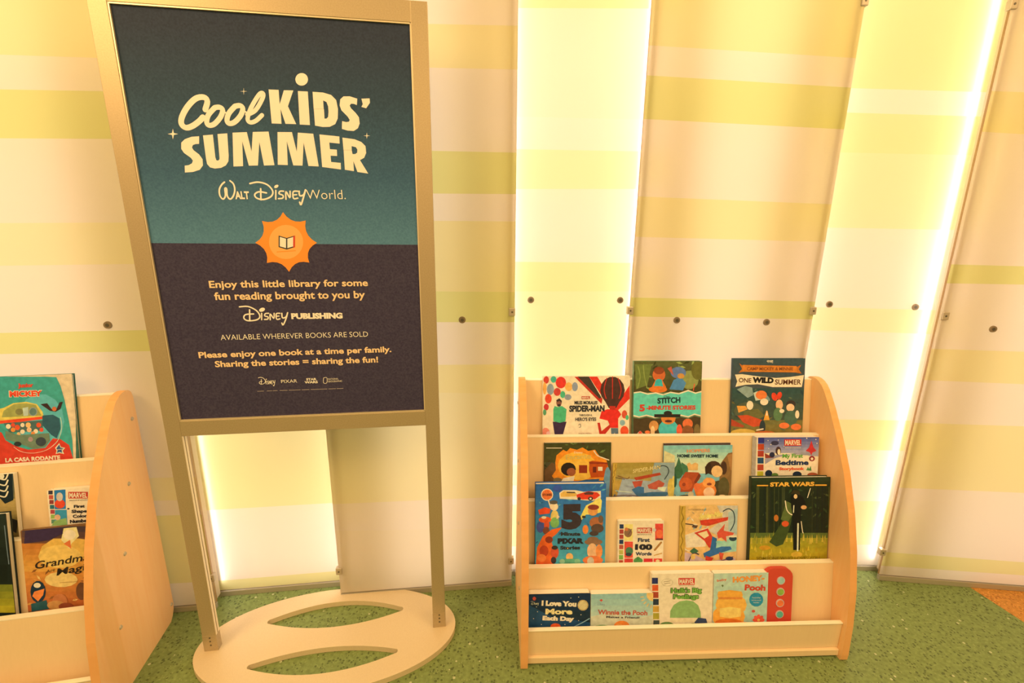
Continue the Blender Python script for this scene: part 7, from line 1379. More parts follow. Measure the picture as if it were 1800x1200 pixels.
["p","lt",[[-97.2,1410.2],[-66.9,1412.5],[-61.5,1371.5],[-54.3,1413.2],[-20.5,1415.3],[-15.4,1343.7],[-38.2,1342.4],[-42.6,1392.6],[-51.3,1342.1],[-70.9,1341.2],[-78.8,1392.8],[-83.4,1339.7],[-104.1,1338.5]]],
["n","headline_letter"],
["p","lt",[[-1.4,1414.9],[29.8,1416.0],[36.3,1374.6],[42.5,1415.3],[76.0,1414.2],[82.0,1343.7],[59.1,1344.2],[53.1,1394.3],[46.1,1344.5],[25.8,1344.5],[16.8,1396.0],[13.8,1344.8],[-8.1,1344.8]]],
["n","headline_letter"],
["p","lt",[[89.4,1413.2],[133.2,1410.4],[132.7,1394.9],[109.9,1396.5],[110.0,1382.3],[125.5,1381.6],[125.1,1367.8],[110.4,1368.0],[110.5,1354.4],[132.0,1352.9],[131.5,1338.3],[89.6,1342.7]]],
["n","headline_letter"],
["p","lt",[[139.8,1408.2],[166.7,1405.6],[181.7,1400.2],[190.5,1391.5],[191.1,1376.5],[185.8,1365.7],[176.0,1360.3],[193.0,1330.8],[168.6,1333.8],[160.9,1357.4],[160.6,1335.4],[140.2,1338.0],[140.5,1380.9],[158.8,1381.5],[160.1,1373.1],[166.0,1373.3],[170.6,1376.4],[171.6,1383.4],[168.6,1388.4],[159.1,1390.4],[158.8,1381.8],[140.3,1381.2]]],
["n","round_dot"],
["p","lt",[[74.7,1526.7],[73.9,1523.4],[72.3,1520.2],[69.9,1517.4],[66.9,1515.3],[63.5,1513.8],[60.0,1513.2],[56.5,1513.5],[53.4,1514.6],[50.8,1516.5],[48.9,1519.1],[47.9,1522.1],[47.7,1525.4],[48.5,1528.7],[50.2,1531.9],[52.5,1534.6],[55.5,1536.8],[58.9,1538.2],[62.4,1538.8],[65.8,1538.6],[69.0,1537.5],[71.6,1535.6],[73.5,1533.0],[74.5,1530.0]]],
["n","script_headline"],
["l","lt",11.61,[[-147.6,1455.4],[-141.1,1472.3],[-147.0,1480.3],[-164.2,1476.8],[-183.4,1459.4],[-197.6,1438.0],[-200.3,1423.9],[-192.3,1416.9],[-179.2,1420.5],[-163.6,1431.0],[-154.5,1439.8]]],
["l","lt",10.52,[[-127.2,1460.4],[-141.9,1445.9],[-148.0,1431.6],[-144.9,1423.8],[-133.1,1426.5],[-118.4,1441.2],[-111.8,1455.5],[-117.2,1461.4],[-127.2,1460.4]]],
["l","lt",3.42,[[-113.7,1455.4],[-104.5,1449.6]]],
["l","lt",10.62,[[-85.0,1465.0],[-99.3,1450.4],[-105.4,1436.1],[-102.0,1429.1],[-90.2,1432.2],[-75.8,1446.3],[-69.5,1460.6],[-74.5,1466.6],[-85.0,1465.0]]],
["l","lt",3.46,[[-70.7,1457.8],[-61.3,1452.5]]],
["l","lt",8.98,[[-61.7,1448.6],[-43.3,1458.4],[-26.9,1481.5],[-23.0,1492.9],[-29.3,1493.1],[-40.9,1479.5],[-54.9,1457.9],[-62.0,1439.2],[-56.4,1432.9],[-44.3,1437.1],[-30.5,1449.0]]],
["n","sparkle"],
["p","lt",[[-219.4,1413.7],[-218.8,1404.9],[-210.3,1403.3],[-219.3,1401.1],[-222.6,1392.1],[-223.2,1400.9],[-231.6,1402.6],[-222.6,1404.8]]],
["n","sparkle"],
["p","lt",[[-62.4,1503.5],[-62.6,1496.6],[-55.5,1496.4],[-62.7,1495.4],[-64.2,1488.5],[-64.0,1495.4],[-71.0,1495.6],[-63.8,1496.6]]],
["n","sparkle"],
["p","lt",[[195.5,1421.2],[196.0,1414.9],[202.5,1414.3],[195.9,1413.2],[194.6,1406.9],[194.1,1413.1],[187.6,1413.8],[194.2,1414.9]]],
["n","script_word_mark"],
["l","lt",3.54,[[-115.3,1307.3],[-108.8,1300.6],[-107.5,1287.1],[-112.8,1273.3],[-120.4,1267.1],[-125.3,1274.6],[-124.9,1289.7],[-128.4,1289.6],[-129.2,1274.5],[-135.2,1266.8],[-141.0,1274.3],[-140.4,1287.9],[-134.0,1298.5],[-127.5,1304.1]]],
["t","lt","ALT",[-108.2,1267.0],[-77.1,1267.6],17.81,0.04,0],
["n","script_word_mark"],
["l","lt",3.58,[[-73.1,1302.3],[-54.8,1305.8],[-35.9,1300.8],[-25.3,1287.3],[-29.6,1275.0],[-47.1,1267.6],[-61.8,1270.4],[-65.4,1278.2],[-55.7,1284.5],[-39.4,1282.4]]],
["l","lt",3.61,[[-51.0,1291.3],[-53.2,1266.9]]],
["p","lt",[[-11.4,1299.9],[-11.2,1298.4],[-12.1,1296.7],[-13.7,1295.1],[-15.8,1293.9],[-18.0,1293.3],[-19.8,1293.6],[-20.8,1294.6],[-20.9,1296.1],[-20.1,1297.8],[-18.5,1299.5],[-16.4,1300.6],[-14.2,1301.2],[-12.4,1300.9]]],
["l","lt",3.34,[[-18.2,1288.4],[-20.3,1268.7]]],
["l","lt",3.35,[[-1.1,1286.9],[-8.7,1286.7],[-11.7,1281.2],[-3.6,1277.6],[-4.8,1271.5],[-14.1,1270.1]]],
["l","lt",3.37,[[2.3,1269.1],[4.0,1286.4],[11.2,1272.4],[13.2,1287.2]]],
["l","lt",3.38,[[30.4,1287.6],[20.2,1286.1],[19.3,1271.3],[28.9,1272.1]]],
["l","lt",3.07,[[19.8,1279.0],[27.2,1279.8]]],
["l","lt",3.69,[[33.5,1287.6],[33.8,1277.8],[42.6,1279.8],[47.9,1291.0]]],
["l","lt",3.7,[[47.9,1291.0],[42.1,1274.8],[34.9,1257.3],[32.4,1262.9]]],
["t","lt","World.",[49.1,1270.0],[137.9,1271.7],21.86,-0.01,0],
["n","sun_emblem"],
["p","sun",[[-7.3,1239.8],[-0.1,1229.6],[8.4,1222.7],[18.2,1218.9],[29.5,1218.5],[42.1,1221.3],[39.8,1208.3],[40.7,1196.6],[44.9,1186.3],[52.4,1177.3],[63.3,1169.6],[52.4,1162.8],[44.7,1154.7],[40.3,1145.3],[39.1,1134.5],[41.3,1122.3],[28.8,1124.3],[17.8,1123.2],[8.1,1118.7],[-0.3,1111.1],[-7.4,1100.1],[-14.5,1111.0],[-22.9,1118.5],[-32.6,1122.7],[-43.6,1123.7],[-56.0,1121.4],[-53.7,1133.7],[-54.7,1144.5],[-58.9,1154.0],[-66.3,1162.0],[-76.8,1168.6],[-66.2,1176.2],[-58.9,1185.0],[-54.8,1195.1],[-53.8,1206.4],[-56.1,1218.9],[-43.7,1216.7],[-32.7,1217.7],[-22.9,1221.9],[-14.4,1229.3]]],
["p","sun2",[[31.6,1171.3],[29.8,1162.3],[26.1,1153.7],[20.7,1146.0],[13.9,1139.6],[6.0,1134.7],[-2.6,1131.7],[-11.4,1130.7],[-19.9,1131.7],[-27.9,1134.6],[-34.7,1139.4],[-40.2,1145.8],[-43.9,1153.4],[-45.9,1161.9],[-45.9,1170.7],[-44.0,1179.6],[-40.2,1188.0],[-34.9,1195.5],[-28.1,1201.8],[-20.4,1206.6],[-12.0,1209.6],[-3.3,1210.7],[5.1,1209.8],[13.0,1207.0],[19.9,1202.3],[25.4,1196.1],[29.4,1188.6],[31.5,1180.2]]],
["p","ink",[[-22.5,1185.9],[-4.9,1180.4],[13.9,1186.2],[11.3,1159.0],[-7.6,1153.2],[-25.4,1158.8]]],
["p","lt",[[-20.3,1182.9],[-6.6,1178.5],[-8.8,1156.6],[-22.6,1160.7]]],
["p","lt",[[-3.6,1178.6],[11.1,1183.2],[8.9,1160.9],[-5.8,1156.6]]],
["p","red",[[10.0,1183.9],[14.7,1186.2],[12.0,1159.0],[7.4,1156.7]]],
["l","sun",2.19,[[-30.2,1147.4],[12.3,1150.6]]],
["t","or","Enjoy this little library for some",[-191.5,1062.1],[176.3,1064.6],17.38,0.025,0],
["t","or","fun reading brought to you by",[-183.6,1032.8],[167.4,1034.3],19.18,0.025,0],
["n","script_word_mark"],
["l","lt",3.3,[[-130.4,1015.7],[-110.8,1016.3],[-92.8,1006.1],[-86.2,991.9],[-94.2,983.1],[-115.0,981.1],[-123.5,987.6],[-118.7,996.4],[-100.0,997.7]]],
["l","lt",3.32,[[-108.1,1008.3],[-110.9,981.0]]],
["p","lt",[[-72.6,1010.4],[-72.8,1008.2],[-74.4,1005.9],[-77.0,1004.0],[-80.1,1002.9],[-83.1,1002.8],[-85.3,1003.7],[-86.5,1005.4],[-86.2,1007.6],[-84.7,1009.9],[-82.1,1011.7],[-79.0,1012.9],[-76.0,1013.0],[-73.7,1012.1]]],
["l","lt",3.17,[[-81.3,999.1],[-83.1,983.0]]],
["l","lt",3.18,[[-65.2,998.9],[-72.8,998.2],[-74.9,992.5],[-67.7,990.0],[-69.0,984.4],[-76.6,983.7]]],
["l","lt",3.19,[[-63.2,982.7],[-61.7,997.2],[-54.6,985.8],[-52.5,998.7]]],
["l","lt",3.2,[[-39.0,998.5],[-47.4,997.4],[-48.0,984.0],[-40.4,984.7]]],
["l","lt",3.01,[[-47.6,991.3],[-41.9,991.7]]],
["l","lt",3.39,[[-34.5,998.4],[-34.1,987.1],[-25.5,989.4],[-20.7,999.9]]],
["l","lt",3.21,[[-20.7,999.9],[-26.0,984.9],[-34.4,969.1],[-36.9,974.1]]],
["t","lt","PUBLISHING",[-13.2,983.5],[109.4,983.2],15.19,0.06,0],
["t","lt","AVAILABLE WHEREVER BOOKS ARE SOLD",[-182.7,933.6],[168.3,935.2],13.74,-0.006,0],
["t","or","Please enjoy one book at a time per family.",[-238.8,889.0],[224.7,892.7],16.08,0.03,0],
["t","or","Sharing the stories = sharing the fun!",[-204.7,864.7],[189.7,865.7],16.25,0.03,0],
["t","lt","PIXAR",[-54.1,817.8],[-15.2,818.2],8.7,0,0],
["t","lt","STAR",[7.3,822.6],[32.6,822.6],6.12,0.04,0],
["t","lt","WARS",[2.6,814.5],[35.1,814.7],6.57,0.04,0],
["t","lt","NATIONAL",[61.0,822.5],[87.1,822.5],4.39,0,0],
["t","lt","GEOGRAPHIC",[60.4,816.0],[95.9,816.0],4.41,0,0],
["n","logo_frame"],
["l","lt",1.19,[[50.2,828.2],[58.2,828.3],[57.1,814.7],[49.1,814.6],[50.2,828.2]]],
["n","script_word_mark"],
["l","lt",1.35,[[-107.8,833.3],[-102.8,834.9],[-96.6,832.9],[-92.4,827.4],[-92.2,822.0],[-96.7,817.7],[-103.3,816.6],[-106.9,819.8],[-104.9,823.3],[-99.2,824.0]]],
["l","lt",1.36,[[-101.0,829.5],[-102.5,816.1]]],
["l","lt",1.36,[[-90.2,825.5],[-91.2,816.6]]],
["p","lt",[[-91.0,829.1],[-88.8,830.9],[-87.4,829.0],[-89.6,827.7]]],
["l","lt",1.28,[[-84.3,824.4],[-87.2,824.1],[-87.8,821.4],[-85.2,820.0],[-85.9,816.8],[-88.7,816.9]]],
["l","lt",1.29,[[-83.6,816.3],[-82.7,824.4],[-80.3,817.1],[-79.4,825.1]]],
["l","lt",1.29,[[-74.2,824.5],[-77.5,824.2],[-78.3,816.6],[-75.0,816.9]]],
["l","lt",1.21,[[-77.9,820.6],[-75.4,820.5]]],
["l","lt",1.37,[[-72.6,824.9],[-72.7,819.5],[-70.2,820.3],[-68.4,825.7]]],
["l","lt",1.29,[[-68.4,825.7],[-71.3,814.0],[-73.3,810.5],[-74.2,813.2]]],
["n","small_print"],
["l","lt2",1.16,[[-113.4,797.9],[-98.6,797.9]]],
["l","lt2",1.16,[[-90.9,797.9],[-78.4,797.9]]],
["l","lt2",1.17,[[-76.1,797.9],[-65.9,797.9]]],
["l","lt2",1.17,[[-59.7,797.9],[-41.2,797.8]]],
["l","lt2",1.18,[[-37.7,797.8],[-9.7,797.8]]],
["l","lt2",1.19,[[-5.7,797.8],[12.2,797.8]]],
["l","lt2",1.19,[[16.2,797.8],[56.2,797.8]]],
["l","lt2",1.2,[[60.2,797.8],[78.3,797.8]]],
["l","lt2",1.21,[[81.1,797.8],[96.5,797.8]]]],
"panels":{"A":{"p":[-0.944,1.238],"yaw":8,"x":[-2.4,-0.007],"rows":[[1.5469,1.6001],[1.4569,1.5274],[1.3478,1.4186],[1.1721,1.2148],[1.0712,1.1074],[0.9191,0.9264],[0.875,0.8659],[0.574,0.4722],[0.5118,0.3951],[0.4718,0.3439],[0.1915,0.1025]],"bolts":[[-0.1599,0.9421]],"clips":[[-0.0088,0.1157]]},"B":{"p":[-0.965,1.288],"yaw":7.6,"x":[-0.06,0.5],"rows":[[0.3254,0.3216],[0.059,0.0598]],"bolts":[],"clips":[]},"C":{"p":[-0.22,1.322],"yaw":6.8,"x":[-0.3456,0.2287],"rows":[[1.727,1.7533],[1.7019,1.7233],[1.6045,1.6205],[1.4082,1.4135],[1.2968,1.3038],[1.2259,1.2291],[1.0335,1.0265],[0.9428,0.9354],[0.8126,0.8032],[0.7348,0.7067],[0.3557,0.3473],[0.2584,0.2265]],"bolts":[[0.0719,0.9443]],"clips":[[0.2206,0.9668],[-0.3447,0.1083],[0.2254,0.0993]]},"D":{"p":[0.0,1.397],"yaw":4.5,"x":[-0.06,0.46],"rows":[[1.7815,1.8012],[1.5154,1.5188],[1.4301,1.4329],[1.3207,1.3294],[1.1122,1.1099],[1.0221,1.0222],[0.694,0.6849],[0.437,0.4205],[0.3603,0.3416],[0.2862,0.2654],[0.1213,0.0958]],"bolts":[[0.057,0.9956],[0.3397,0.9944]],"clips":[]},"E":{"p":[0.4,1.397],"yaw":1.6,"x":[-0.035,0.545],"rows":[[1.6975,1.6771],[1.6239,1.6031],[1.5131,1.4947],[1.3045,1.289],[1.1893,1.1798],[1.0073,0.998],[0.9479,0.942]],"bolts":[[0.1139,0.937],[0.399,0.9321]],"clips":[[-0.035,0.9667],[0.5413,0.9691],[0.5428,1.8146]]},"F":{"p":[0.9,1.447],"yaw":-1.0,"x":[-0.06,0.52],"rows":[[1.6143,1.6009],[1.5498,1.5367],[1.4404,1.4322],[1.2234,1.2188],[0.9765,0.9701],[0.9035,0.8914],[0.5926,0.5924],[0.4827,0.4808],[0.2833,0.2856],[0.096,0.1106]],"bolts":[[0.1122,0.9854],[0.3839,0.9798]],"clips":[]},"G":{"p":[1.322,1.393],"yaw":-5.7,"x":[0.0,1.6],"rows":[[1.5927,1.5069],[1.4882,1.3737],[1.1179,1.0981],[1.061,1.0658],[0.855,0.8565],[0.7516,0.7468],[0.6045,0.6325],[0.3673,0.4022],[0.1144,0.1118],[0.0581,0.0722]],"bolts":[[0.1599,0.9239]],"clips":[[0.0165,0.9607],[-0.0057,0.1134],[0.004,1.8017]]}}}

# ---------------------------------------------------------------- materials of the room
def floor_mat(name, base, dark, pale, spot):
    m = mat(name, base, 0.6, 0, 0.3); nt = m.node_tree; b = nt.nodes['Principled BSDF']
    tc = nt.nodes.new('ShaderNodeTexCoord')
    nz = nt.nodes.new('ShaderNodeTexNoise'); nz.inputs['Scale'].default_value = 90; nz.inputs['Detail'].default_value = 5
    rp = nt.nodes.new('ShaderNodeValToRGB'); rp.color_ramp.elements[0].position = 0.32; rp.color_ramp.elements[1].position = 0.62
    rp.color_ramp.elements[0].color = (*[c * .72 for c in base], 1); rp.color_ramp.elements[1].color = (*base, 1)
    nt.links.new(tc.outputs['Object'], nz.inputs['Vector']); nt.links.new(nz.outputs['Fac'], rp.inputs[0])
    last = rp.outputs[0]
    for sc, col, rad, pick in ((110, dark, 0.34, 0.5), (70, dark, 0.28, 0.78), (60, pale, 0.22, 0.92), (150, spot, 0.3, 0.7)):
        vo = nt.nodes.new('ShaderNodeTexVoronoi'); vo.inputs['Scale'].default_value = sc
        nt.links.new(tc.outputs['Object'], vo.inputs['Vector'])
        l1 = nt.nodes.new('ShaderNodeMath'); l1.operation = 'LESS_THAN'; l1.inputs[1].default_value = rad
        nt.links.new(vo.outputs['Distance'], l1.inputs[0])
        sx = nt.nodes.new('ShaderNodeSeparateColor'); nt.links.new(vo.outputs['Color'], sx.inputs[0])
        l2 = nt.nodes.new('ShaderNodeMath'); l2.operation = 'GREATER_THAN'; l2.inputs[1].default_value = pick
        nt.links.new(sx.outputs[0], l2.inputs[0])
        mu = nt.nodes.new('ShaderNodeMath'); mu.operation = 'MULTIPLY'
        nt.links.new(l1.outputs[0], mu.inputs[0]); nt.links.new(l2.outputs[0], mu.inputs[1])
        mx = nt.nodes.new('ShaderNodeMix'); mx.data_type = 'RGBA'; mx.inputs['B'].default_value = (*col, 1)
        nt.links.new(mu.outputs[0], mx.inputs['Factor']); nt.links.new(last, mx.inputs['A'])
        last = mx.outputs['Result']
    nt.links.new(last, b.inputs['Base Color'])
    return m
FLOOR_G = floor_mat('green_terrazzo', (0.225, 0.325, 0.125), (0.10, 0.145, 0.06), (0.5, 0.56, 0.38), (0.27, 0.36, 0.15))
FLOOR_O = floor_mat('orange_terrazzo', (0.62, 0.30, 0.07), (0.38, 0.15, 0.04), (0.8, 0.55, 0.3), (0.8, 0.42, 0.12))
WALL = mat('white_backing', (0.85, 0.85, 0.82), 0.8)
CEIL = mat('ceiling_paint', (0.8, 0.78, 0.72), 0.9)
BASEB = mat('brushed_baseboard', (0.50, 0.48, 0.42), 0.45, 0.35)
STEEL = mat('satin_steel', (0.55, 0.50, 0.42), 0.4, 0.3)
BOLT = mat('bronze_bolt', (0.30, 0.24, 0.17), 0.4, 0.2)
DARKST = mat('dark_steel', (0.16, 0.15, 0.13), 0.45, 0.6)
def frosted(name, col, k=0.62):
    m = bpy.data.materials.new(name); m.use_nodes = True; nt = m.node_tree; nt.nodes.clear()
    out = nt.nodes.new('ShaderNodeOutputMaterial'); mx = nt.nodes.new('ShaderNodeMixShader')
    d = nt.nodes.new('ShaderNodeBsdfDiffuse'); t = nt.nodes.new('ShaderNodeBsdfTranslucent')
    d.inputs[0].default_value = (*col, 1); t.inputs[0].default_value = (*col, 1); mx.inputs[0].default_value = k
    g = nt.nodes.new('ShaderNodeBsdfGlossy'); g.inputs['Roughness'].default_value = 0.35; g.inputs[0].default_value = (1, 1, 1, 1)
    m2 = nt.nodes.new('ShaderNodeMixShader'); m2.inputs[0].default_value = 0.03
    nt.links.new(d.outputs[0], mx.inputs[1]); nt.links.new(t.outputs[0], mx.inputs[2])
    nt.links.new(mx.outputs[0], m2.inputs[1]); nt.links.new(g.outputs[0], m2.inputs[2]); nt.links.new(m2.outputs[0], out.inputs[0])
    return m
PANEL_COL = {'w': (0.90, 0.86, 0.82), 'v': (0.90, 0.86, 0.78), 'y': (0.88, 0.84, 0.53), 'x': (0.89, 0.86, 0.62), 'g': (0.78, 0.81, 0.40), 'h': (0.83, 0.82, 0.46)}
FROST = {k: frosted('frosted_' + k, v) for k, v in PANEL_COL.items()}
CLEAR = bpy.data.materials.new('clear_back_face'); CLEAR.use_nodes = True
_nt = CLEAR.node_tree; _nt.nodes.clear(); _o = _nt.nodes.new('ShaderNodeOutputMaterial'); _t = _nt.nodes.new('ShaderNodeBsdfTransparent')
_t.inputs[0].default_value = (0.97, 0.96, 0.93, 1); _nt.links.new(_t.outputs[0], _o.inputs[0])
AMBER = mat('panel_edge', (0.38, 0.25, 0.12), 0.4)
CHAN = mat('light_channel', (0.62, 0.55, 0.44), 0.5, 0.2)

# ---------------------------------------------------------------- room shell
def structure(o): o['kind'] = 'structure'; return o
b = MB()
def quad(b, pts, m):
    f = b.bm.faces.new([b.bm.verts.new(p) for p in pts]); f.material_index = b.mi(m)
seam = [(1.575, 1.60), (1.655, 1.19), (2.2, -0.2)]
quad(b, [(-4, -4, 0), (4, -4, 0), (4, -0.2, 0), (seam[2][0], seam[2][1], 0), (seam[1][0], seam[1][1], 0), (seam[0][0], seam[0][1], 0), (1.55, 2.2, 0), (-4, 2.2, 0)], FLOOR_G)
quad(b, [(seam[2][0], seam[2][1], 0), (4, -0.2, 0), (4, 2.2, 0), (1.55, 2.2, 0), (seam[0][0], seam[0][1], 0), (seam[1][0], seam[1][1], 0)], FLOOR_O)
quad(b, [(-4, -4, -0.05), (-4, 2.2, -0.05), (4, 2.2, -0.05), (4, -4, -0.05)], FLOOR_G)
structure(b.build('floor'))
b = MB(); b.box(-4, 4, -4, 2.2, 2.6, 2.65, CEIL); structure(b.build('ceiling'))

BANDS = dict(A='ywgwxwgwxwhw', B='ywh', C='wwywgwygwyxwv', D='yvwxwyxwxwyw', E='ywgwywgw', F='ywyxwxwywxw', G='wywgwywywhw' + 'w')
FRONT = set('ACEG')
TOP = 2.36
PLABEL = dict(
    A='broad cream and lime striped wall panel at the far left, behind the left book rack',
    B='narrow glowing wall panel seen low through the legs of the poster stand',
    C='cream and yellow striped wall panel running just behind the poster stand',
    D='bright glowing white wall panel between the poster stand and the tall rack of picture books',
    E='amber shaded striped wall panel with two bolts, above the middle of the right book rack',
    F='pale yellow glowing wall panel set back behind the right side panel of the right rack',
    G='slanting cream striped wall panel at the far right, beyond the right book rack')
bw = MB()
for n_trim, (k, P) in enumerate(DATA['panels'].items()):
    yaw = math.radians(P['yaw']); X0, X1 = P['x']
    root = empty('striped_panel', PLABEL[k], 'wall panel', basis(P['p'][0], P['p'][1], 0, yaw), 'striped wall panels')
    th = 0.008 if k in FRONT else 0.006
    zs = [[TOP, TOP]] + P['rows'] + [[0.022, 0.022]]
    s = MB(); bm = s.bm
    cols = [X0, X1]
    vf = [[bm.verts.new((cols[j], 0, r[j])) for j in (0, 1)] for r in zs]
    vb = [[bm.verts.new((cols[j], th, r[j])) for j in (0, 1)] for r in zs]
    for i in range(len(zs) - 1):
        f = bm.faces.new((vf[i][0], vf[i + 1][0], vf[i + 1][1], vf[i][1])); f.material_index = s.mi(FROST[BANDS[k][i]])
        f = bm.faces.new((vb[i][0], vb[i][1], vb[i + 1][1], vb[i + 1][0])); f.material_index = s.mi(CLEAR)
        for j in (0, 1):
            f = bm.faces.new((vf[i][j], vb[i][j], vb[i + 1][j], vf[i + 1][j])); f.material_index = s.mi(AMBER)
    for r in (0, -1):
        f = bm.faces.new((vf[r][0], vf[r][1], vb[r][1], vb[r][0])); f.material_index = s.mi(AMBER)
    bmesh.ops.recalc_face_normals(bm, faces=bm.faces[:])
    s.build('panel_sheet', root)
    for bx, bz in P['bolts']:
        s = MB(); s.cyl((bx, 0.0, bz), (0, -1, 0), 0.0105, 0.004, BOLT, 24, 0.0095); o = s.build('standoff_bolt', root)
        s = MB(); s.cyl((bx, -0.0035, bz), (0, -1, 0), 0.0055, 0.0009, DARKST, 6); s.build('bolt_socket', o)
    for cx, cz in P['clips']:
        s = MB(); s.box(cx - 0.0095, cx + 0.0095, -0.005, 0.012, cz - 0.012, cz + 0.012, STEEL, 0.002); o = s.build('edge_clip', root)
        s = MB(); s.cyl((cx, -0.0048, cz), (0, -1, 0), 0.003, 0.001, DARKST, 10); s.build('clip_screw', o)
    # the baseboard strip under the panel
    t = MB(); t.box(X0, X1, -0.004, th, 0.0, 0.019, BASEB, 0.001); tr_ = t.build('trim_%d' % (n_trim + 1)); tr_.matrix_world = root.matrix_world.copy(); structure(tr_)
    # the backing wall behind
    off = 0.082 if k in FRONT else 0.034
    Rm = root.matrix_world
    q = [Rm @ Vector(p) for p in ((X0 - 0.02, off, 0), (X1 + 0.02, off, 0), (X1 + 0.02, off, 2.6), (X0 - 0.02, off, 2.6))]
    quad(bw, q, WALL)
    # flat backlight between the sheet and the backing wall, kept clear of the edges
    lo, hi = X0 + (0.17 if k in FRONT else 0.02), X1 - (0.17 if k in FRONT else 0.02)
    if k == 'G': hi = X1
    if k == 'A': lo = X0
    l = bpy.data.lights.new('backlight', 'AREA'); l.shape = 'RECTANGLE'; l.size = hi - lo; l.size_y = TOP - 0.04
    l.energy = BACKLIGHT[k] * (hi - lo) / 0.4; l.color = STRIP_COL
    o = bpy.data.objects.new('backlight', l); COL.objects.link(o)
    mt = Matrix(((-1, 0, 0, (lo + hi) / 2), (0, 0, 1, off - 0.004), (0, 1, 0, TOP / 2), (0, 0, 0, 1)))
    o.matrix_world = Rm @ mt
    # light strips mounted behind the edges of the front panels
    if k in FRONT:
        ends = {'A': (X1,), 'G': (X0,)}.get(k, (X0, X1))
        for xe in ends:
            sg = -1 if xe == X0 else 1
            inset = 0.0 if k == 'A' else 0.006
            xa, xb = xe - sg * inset, xe - sg * (inset + 0.016)
            s = MB(); s.box(min(xa, xb), max(xa, xb), th, th + (0.022 if k == 'A' else 0.016), 0.03, TOP - 0.03, CHAN); s.build('light_channel', root)
            for dirn, power, x in ((sg, STRIP_OUT[k], xa - sg * 0.004),):
                l = bpy.data.lights.new('light_strip', 'AREA'); l.shape = 'RECTANGLE'; l.size = 0.012; l.size_y = TOP - 0.1
                l.energy = power; l.color = STRIP_COL
                o = bpy.data.objects.new('light_strip', l); COL.objects.link(o)
                d = Vector((dirn * 1.0, 0.2, 0)).normalized()          # towards the recessed sheet
                zax = -d; yax = Vector((0, 0, 1)); xax = yax.cross(zax)
                mt = Matrix((xax, yax, zax)).transposed().to_4x4()
                mt.translation = Vector((x, th + (0.030 if k == 'A' else 0.024), TOP / 2))
                o.matrix_world = Rm @ mt
wb = structure(bw.build('wall_back'))

# ---------------------------------------------------------------- the two book racks
MAPLE = grain(mat('maple_veneer', (0.94, 0.60, 0.31), 0.45), (0.93, 0.58, 0.29), (0.95, 0.63, 0.34), (14, 14, 1.2), 5, 5)
MAPLE_E = grain(mat('maple_edge', (0.85, 0.47, 0.20), 0.5), (0.82, 0.44, 0.18), (0.88, 0.50, 0.23), (2, 20, 2), 6, 4)
CREAM = grain(mat('cream_melamine', (0.86, 0.70, 0.48), 0.45), (0.85, 0.69, 0.47), (0.87, 0.71, 0.49), (30, 30, 2), 6, 3)
BAND = mat('edge_banding', (0.95, 0.93, 0.84), 0.4)
PROF = [(0.005, 0), (0.002, .004), (0.001, .02), (.006, .117), (.019, .221), (.0436, .33), (.077, .436), (.119, .537), (.147, .588), (.175, .635), (.212, .692), (.233, .720), (.25, .741), (.262, .752), (.277, .761), (.292, .765), (.305, .7656), (.318, .763), (.328, .755), (.333, .74), (.333, .045), (.329, .028), (.318, .010), (.305, 0)]
LEAN = math.radians(10); CA, SA = math.cos(LEAN), math.sin(LEAN)
TIER = {1: (.307, .755), 2: (.236, .599), 3: (.164, .428), 4: (.0915, .258)}
RW = 0.949
def rack(label, m, bolts):
    root = empty('book_rack', label, 'book rack', m, 'wooden book racks')
    for x0, x1, out in ((0.0, 0.02, 0.0), (RW - 0.02, RW, RW)):
        s = MB(); s.prism(PROF, lambda a, b_, d: (d, a, b_), x0, x1, MAPLE, MAPLE_E)
        sp_ = s.build('side_panel', root)
        sg = -1 if out == 0 else 1
        for y, z in bolts:
            q = MB(); q.cyl((out, y, z), (sg, 0, 0), 0.006, 0.0025, STEEL, 14, 0.004); q.build('screw', sp_)
    a, c = 0.0203, RW - 0.0203
    T = 0.015
    for t, (y, z) in TIER.items():
        v0 = -0.225
        s = MB()
        y1, z1 = y + v0 * SA, z + v0 * CA
        by = T / CA
        s.hexa([(a, y1, z1), (c, y1, z1), (c, y1 + by, z1), (a, y1 + by, z1), (a, y, z), (c, y, z), (c, y + by, z), (a, y + by, z)], CREAM)
        p = s.build('back_panel' if t == 1 else 'tier_panel', root)
        s = MB(); s.box(a, c, y - 0.0004, y + by, z - 0.001, z + 0.0018, BAND, 0.0004); s.build('edge_band', p)
        # pocket floor of this tier
        if t < 4: yn = TIER[t + 1][0] - (TIER[t + 1][1] - z1) * math.tan(LEAN) + by + 0.0005
        else: yn = 0.0288
        s = MB(); s.box(a, c, yn, y1 - 0.0003, z1, z1 + 0.005, CREAM); s.build('pocket_floor', root)
    s = MB(); s.box(a, c, 0.020, 0.0285, 0.030, 0.112, CREAM, 0.001); p = s.build('front_lip', root)
    s = MB(); s.box(a, c, 0.0175, 0.0295, 0.1122, 0.1165, BAND, 0.0015); s.build('edge_band', p)
    s = MB(); s.box(a, c, 0.012, 0.034, 0.008, 0.029, CREAM, 0.002); s.build('bottom_rail', root)
    return root
M_R = basis(.034, 1.03, 0, math.atan2(1.069 - 1.03, .982 - .034))
M_L = basis(-1.929, .692, 0, .202)
SCREWS = [(.31, .681), (.245, .517), (.175, .349), (.105, .180), (.322, .05)]
rack('light maple and cream book rack standing right of the poster stand', M_R, SCREWS)
rack('maple and cream book rack cut off at the left edge, its side panel towards us', M_L, SCREWS)

